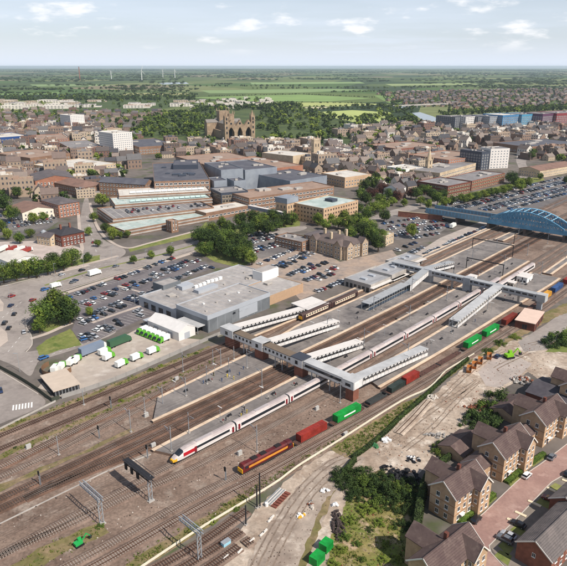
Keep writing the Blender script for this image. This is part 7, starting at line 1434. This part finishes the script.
g = G(80, 80); t = thing('power_chimney', 'tall reddish chimney on the left horizon', 'chimney', g); hh = HT(80, 80, 67); MB().tube((0, 0, 0), (0, 0, hh), 5, 3.5, 12).build('shaft', M('chimney_red', lin(150, 92, 76), .9), t); MB().tube((0, 0, hh), (0, 0, hh + 2), 3.9, 3.9, 12).build('rim', dksteel, t)
mc = MB(); order = list(CM)
for x, y, rz, ty, c in MORECARS:
    g_ = joined(*car_geo(ty)[:3]); n = len(mc.v); ca, sa = math.cos(rz), math.sin(rz); mc.v.extend([(x + a * ca - b * sa, y + a * sa + b * ca, z + .08) for a, b, z in g_.v]); mc.f.extend([[k + n for k in f] for f in g_.f]); mc.m.extend([len(order) if m == 1 else order.index(c) for m in g_.m])
if mc.f: tag(mc.build('distant_parked_cars', [CM[k] for k in order] + [glass]), 'crowd of small parked cars filling the car parks by the bridge', 'cars', kind='stuff')
# ------------------------------------------------------------------ haze
hz = MB().box(-25500, 25500, -380, 39500, -1, 131).build('haze', [])
hm_ = bpy.data.materials.new('haze_air'); hm_.use_nodes = True; n = hm_.node_tree.nodes; n.clear(); oo = n.new('ShaderNodeOutputMaterial'); pv = n.new('ShaderNodeVolumePrincipled'); hm_.node_tree.links.new(pv.outputs[0], oo.inputs['Volume'])
pv.inputs['Color'].default_value = (.74, .87, 1, 1); pv.inputs['Density'].default_value = 4.2e-5; pv.inputs['Anisotropy'].default_value = .25
hz.data.materials.append(hm_); hz['kind'] = 'stuff'; hz['label'] = 'thin blue haze lying over the whole plain'
# ------------------------------------------------------------------ small railway and platform things
def wire(path, z, label):
    o = path[0].copy(); P = [p - o for p in path]; t = thing('overhead_wire', label, 'overhead wire', (o.x, o.y, 0)); dk = M('wire_copper', lin(70, 62, 58), .6)
    MB().sweep([p + Vector((0, 0, z)) for p in P], [(.025, 0), (0, .05), (-.025, 0)], closed=True).build('contact_wire', dk, t)
    MB().sweep([p + Vector((0, 0, z + 1.2 - .7 * abs(math.sin(i * math.pi / 8)))) for i, p in enumerate(P)], [(.025, 0), (0, .05), (-.025, 0)], closed=True).build('catenary_wire', dk, t)
for k, lab in (('T5', 'overhead wire above the rusty track at the left platform edge'), ('T6', 'overhead wire above the middle main line'), ('T8', 'overhead wire above the long white train'), ('T9', 'overhead wire right of the long white train'), ('T3', 'overhead wire above the track left of the platform')): wire(ALLTRK[k][5:110], 5.6, lab)
seat = MB().box(-.9, .9, -.25, .25, .42, .5).mesh('seat', dksteel); bk = MB().box(-.9, .9, .22, .28, .5, .95).mesh('backrest', dksteel); lg = MB().box(-.05, .05, -.2, .2, 0, .42).mesh('leg', dksteel)
r2 = random.Random(5)
def bench(s, d, lab):
    t = thing('bench', lab, 'bench', R(s, d, 1.0), RH(s), 'platform benches'); obj('seat', seat, t); obj('backrest', bk, t)
    for x in (-.7, .7): obj('leg', lg, t, (x, 0, 0))
for s in range(84, 330, 11):
    for d, nm in ((32.5, 'left platform'), (6.8, 'platform of the white train'), (-13.5, 'right platform')):
        if d < 0 and (s < 180 or s > 312) or r2.random() < .35 or 118 < s < 132 or (d > 20 and 126 < s < 176) or (d > 20 and 200 < s < 265): continue
        bench(s, d + r2.uniform(-1, 1), 'dark bench on the ' + nm)
cab = MB().box(-.8, .8, -.35, .35, .1, 1.5).mesh('case', M('cabinet_grey', lin(176, 174, 170), .6, .12, 1)); cabp = MB().box(-.95, .95, -.5, .5, 0, .1).mesh('plinth', concrete)
for s, d in ((10, 27.5), (26, 41), (55, 12.4), (72, -11), (110, -10.5), (64, 30), (88, 44.5), (104, -28.5)):
    t = thing('lineside_cabinet', 'small grey lineside cabinet among the tracks', 'cabinet', R(s, d, .06), RH(s), 'lineside cabinets'); obj('case', cab, t); obj('plinth', cabp, t)
sigp = MB().tube((0, 0, 0), (0, 0, 4.6), .09).mesh('post', steel); sigh = MB().box(-.18, .18, -.3, .3, 3.6, 5.0).mesh('signal_head', black); lad = MB().box(.2, .28, -.25, .25, .2, 4.2).mesh('ladder', steel)
for s, d, lab in ((45, 29.5, 'colour light signal left of the platform tip'), (58, 43.8, 'colour light signal by the weedy tracks'), (50, 8.5, 'colour light signal before the white train'), (60, -18, 'colour light signal beside the goods line'), (285, 27, 'colour light signal past the far footbridge, left'), (292, -11.5, 'colour light signal past the far footbridge, right'), (20, 19.9, 'colour light signal between rusty main lines at lower left')):
    t = thing('railway_signal', lab, 'signal', R(s, d, .06), RH(s), 'railway signals'); obj('post', sigp, t); obj('signal_head', sigh, t); obj('ladder', lad, t)
# platform lamp posts
lpst = MB().tube((0, 0, 0), (0, 0, 5.2), .07, .05).mesh('post', steel); larm = MB().box(-1.1, 1.1, -.12, .12, 5.2, 5.32).mesh('lamp_arm', white)
for s in range(80, 330, 20):
    for d, nm in ((35, 'left platform'), (8.2, 'platform of the white train'), (-16, 'right platform')):
        if (d < 0 and (s < 150 or s > 312)) or 116 < s < 134 or 256 < s < 268: continue
        t = thing('platform_lamp', 'thin lamp post on the ' + nm, 'lamp post', R(s, d, 1.0), RH(s) + math.pi / 2, 'platform lamp posts'); obj('post', lpst, t); obj('lamp_arm', larm, t)
# road lamp posts
for x, y in ((40, 325), (47, 322), (20, 372), (63, 289), (90, 279), (118, 271), (146, 263), (172, 255), (10, 300), (55, 277), (84, 268), (112, 259), (105, 325), (135, 305), (120, 296), (150, 284)):
    t = thing('street_lamp', 'tall slim street lamp beside road or car park', 'street lamp', G(x, y), r2.uniform(0, 6), 'street lamps'); MB().tube((0, 0, 0), (0, 0, 8.5), .1, .06, 6).build('post', steel, t); MB().box(-.1, 1.6, -.12, .12, 8.4, 8.55).build('lamp_head', steel, t)
# people: one continuous body each
skin = M('skin', lin(196, 150, 124), .7); CLO = [M('clothes_%d' % i, c, .9) for i, c in enumerate((lin(40, 44, 60), lin(120, 40, 44), lin(60, 84, 120), lin(190, 186, 178), lin(48, 48, 50), lin(214, 190, 60)))]
def person_mesh(i):
    b = MB(); st = .12 * (1 + i % 2)
    for sx in (-1, 1):
        b.tube((sx * .1, sx * st, .0), (sx * .1, 0, .45), .06, .075, 7, 1, False); b.tube((sx * .1, 0, .45), (sx * .09, 0, .88), .075, .1, 7, 1, False); b.tube((sx * .22, 0, 1.42), (sx * .27, sx * .06, 1.12), .055, .05, 6, 0, False); b.tube((sx * .27, sx * .06, 1.12), (sx * .26, sx * .14, .86), .05, .035, 6, 0, True)
        b.box(sx * .1 - .05, sx * .1 + .05, sx * st - .16, sx * st + .08, 0, .08, 1)
    b.tube((0, 0, .84), (0, 0, 1.1), .17, .16, 9, 0); b.tube((0, 0, 1.1), (0, 0, 1.44), .16, .2, 9, 0); b.tube((0, 0, 1.44), (0, 0, 1.5), .2, .07, 9, 0); b.tube((0, 0, 1.48), (0, 0, 1.58), .05, .05, 7, 2)
    b.tube((0, 0, 1.55), (0, 0, 1.66), .07, .1, 9, 2); b.tube((0, 0, 1.66), (0, 0, 1.76), .1, .06, 9, 3); return b.mesh('person', [CLO[i % 6], CLO[(i * 5 + 4) % 6 if i % 3 else 4], skin, black])
PM = [person_mesh(i) for i in range(6)]; CN = ('navy', 'dark red', 'blue', 'pale grey', 'black', 'yellow')
for k in range(34):
    s, d, nm = r2.choice(((r2.uniform(176, 250), r2.uniform(26.5, 29), 'left platform'), (r2.uniform(180, 300), r2.uniform(-18, -9.5), 'right platform'), (r2.uniform(75, 118), r2.uniform(4, 9), 'platform by the white train'), (r2.uniform(90, 118), r2.uniform(27, 36), 'left platform before the near footbridge')))
    i = k % 6; o = obj('person', PM[i], None, R(s, d, 1.0), r2.uniform(0, 6.28)); tag(o, 'person in %s top standing on the %s' % (CN[i], nm), 'person', 'people on the platforms')
bsd = M('stone_brown', lin(110, 92, 80), .95, .2, 2)
# loose stones, ballast heaps and litter, too many to count
def litter(name, label, n, pos, mats, sz, z=.07):
    b = MB()
    for i in range(n):
        p = pos(); s = sz * r2.uniform(.5, 1.6); q = [r2.uniform(.6, 1.2) for _ in range(8)]; a = r2.uniform(0, 6); c, e = math.cos(a) * s, math.sin(a) * s
        ring = lambda k, z_, f: [(p.x + (x * c - y * e) * q[k + j] * f, p.y + (x * e + y * c) * q[k + j] * f, z_) for j, (x, y) in enumerate(((-1, -1), (1, -1), (1, 1), (-1, 1)))]
        m = r2.randrange(len(mats)); b.hexa(ring(0, z, 1), ring(4, z + s * r2.uniform(.4, 1.1), .6), m)
    o = b.build(name, mats); tag(o, label, 'debris', kind='stuff')
def inpx(poly):
    P = [G(*p) for p in poly]; x0, x1 = min(p.x for p in P), max(p.x for p in P); y0, y1 = min(p.y for p in P), max(p.y for p in P)
    def f():
        while True:
            p = Vector((r2.uniform(x0, x1), r2.uniform(y0, y1), 0))
            if inpoly(*proj(p.x, p.y), poly): return p
    return f
yard = inpx([(400, 420), (440, 392), (475, 360), (520, 345), (560, 335), (540, 380), (525, 372), (500, 392), (470, 425), (430, 462), (412, 480), (380, 462), (365, 456)])
litter('yard_rubble', 'scattered rubble and stones over the dirt yard', 700, yard, [scrapm[0], scrapm[1], dirt, dirtroad, bsd], .17, .065); litter('scrub_litter', 'scattered litter and stones between the scrub bushes', 260, inpx([(345, 505), (352, 482), (380, 470), (418, 490), (412, 566), (330, 566)]), [scrapm[0], bsd], .14, .08)
def railpos():
    while True:
        s = r2.uniform(-30, 130); d = r2.choice((r2.uniform(-30, -8), r2.uniform(-14, -9), r2.uniform(24, 34), r2.uniform(2, 12) if s < 48 else r2.uniform(-13, -10)))
        if s > 60 and d > 20: continue
        return R(s, d)
bs = [M('stone_dark', lin(84, 72, 66), .95, .2, 2), M('stone_pale', lin(176, 166, 156), .95, .2, 2), M('stone_mid', lin(120, 104, 96), .95, .2, 2)]
litter('ballast_heaps', 'loose stones and small ballast heaps among the tracks', 520, railpos, [bs[0], bs[0], bs[1], bs[2]], .16, .055); litter('road_edge_stones', 'loose stones along the dirt road', 200, inpx([(236, 566), (255, 540), (285, 500), (320, 462), (350, 450), (352, 470), (330, 500), (300, 566)]), [bs[0], bs[2], bsd], .11, .08)
# scrub weeds as ground cover
def weeds(name, label, n, pos, mi, h=.5):
    b = MB()
    for i in range(n):
        p = pos(); k = r2.uniform(.4, 1.2) * h
        for j in range(7):
            a = r2.uniform(0, 6.28); q = Vector((math.cos(a), math.sin(a), 0)) * k * r2.uniform(.2, .9); w = Vector((-q.y, q.x, 0)).normalized() * k * .28; c = p + q; b.poly([(c.x - w.x, c.y - w.y, .06), (c.x + w.x, c.y + w.y, .06), (c.x + w.x * .5 + q.x * .4, c.y + w.y * .5 + q.y * .4, .06 + k * r2.uniform(.6, 1.2))], r2.randrange(2))
    o = b.build(name, [leafs[m] for m in mi]); tag(o, label, 'weeds', kind='stuff')
weeds('verge_weeds', 'ragged weeds over the railway verges', 1500, lambda: (lambda s: R(s, r2.choice((r2.uniform(39.5, 44) + .04 * s, r2.uniform(56.8, 60), r2.uniform(-29, -24.5), r2.uniform(-12, -5) if s < 24 else r2.uniform(-29, -26)))))(r2.uniform(-30, 112)), (0, 2), .5)
weeds('scrub_weeds', 'ragged weeds and brambles over the scrub land', 900, inpx([(345, 505), (352, 482), (380, 470), (418, 490), (412, 600), (325, 600), (330, 540)]), (0, 2), .5)
weeds('fence_weeds', 'rough grass growing along the pale fence', 900, inpx([(335, 448), (400, 407), (428, 393), (446, 376), (470, 361), (446, 379), (425, 398), (402, 417), (368, 448), (352, 458)]), (0, 2), .45)
# ------------------------------------------------------------------ labels: say which one where look-alikes share a phrase
LM = [(118, 141, 'nearer white tower'), (75, 122, 'farther white tower'), (315, 155, 'pale church tower'), (428, 165, 'stone spire'), (500, 157, 'pale office tower'), (455, 183, 'dark red office'), (238, 130, 'cathedral'), (402, 187, 'white gabled house'), (415, 167, 'white flat block'), (55, 178, 'orange mill'), (50, 139, 'amber block'), (14, 136, 'blue walled building'), (545, 145, 'dark retail shed'), (556, 168, 'long pale terrace'), (520, 120, 'blue riverside glass'), (470, 122, 'dark riverside blocks'), (90, 165, 'long pale range'), (158, 143, 'long dark roof'), (270, 163, 'brown block'), (357, 174, 'cream roofed block'), (465, 155, 'orange office'), (300, 152, 'white roofed hall'), (410, 146, 'long red block'), (345, 130, 'park edge'), (150, 128, 'park trees')]
def _sets():
    d = {}
    for o in SC.objects:
        if o.parent is None and 'label' in o and 'category' in o and o.get('kind') != 'stuff': d.setdefault(o['label'], []).append(o)
    return {k: v for k, v in d.items() if len(v) > 1}
_px = lambda o: proj(o.location.x, o.location.y)
for lab, L_ in _sets().items():
    if L_[0].name.split('.')[0] in ('town_house', 'town_block', 'tree'):
        for o in L_:
            x, y = _px(o); q = min(LM, key=lambda m: (m[0] - x) ** 2 + ((m[1] - y) * 2) ** 2)[2]; n = lab + ' by the ' + q
            if len(n.split()) > 13: n = lab.replace(o['group'].split(' ', 1)[1], '').strip() + ' by the ' + q
            o['label'] = n
for lab, L_ in _sets().items():
    L_.sort(key=lambda o: _px(o)[0])
    for i, o in enumerate(L_):
        e = 'leftmost' if i == 0 else 'rightmost' if i == len(L_) - 1 else ordw(i) + ' from left'
        if len(L_) <= 20 and len((lab + ' ' + e).split()) <= 16: o['label'] = lab + ', ' + e
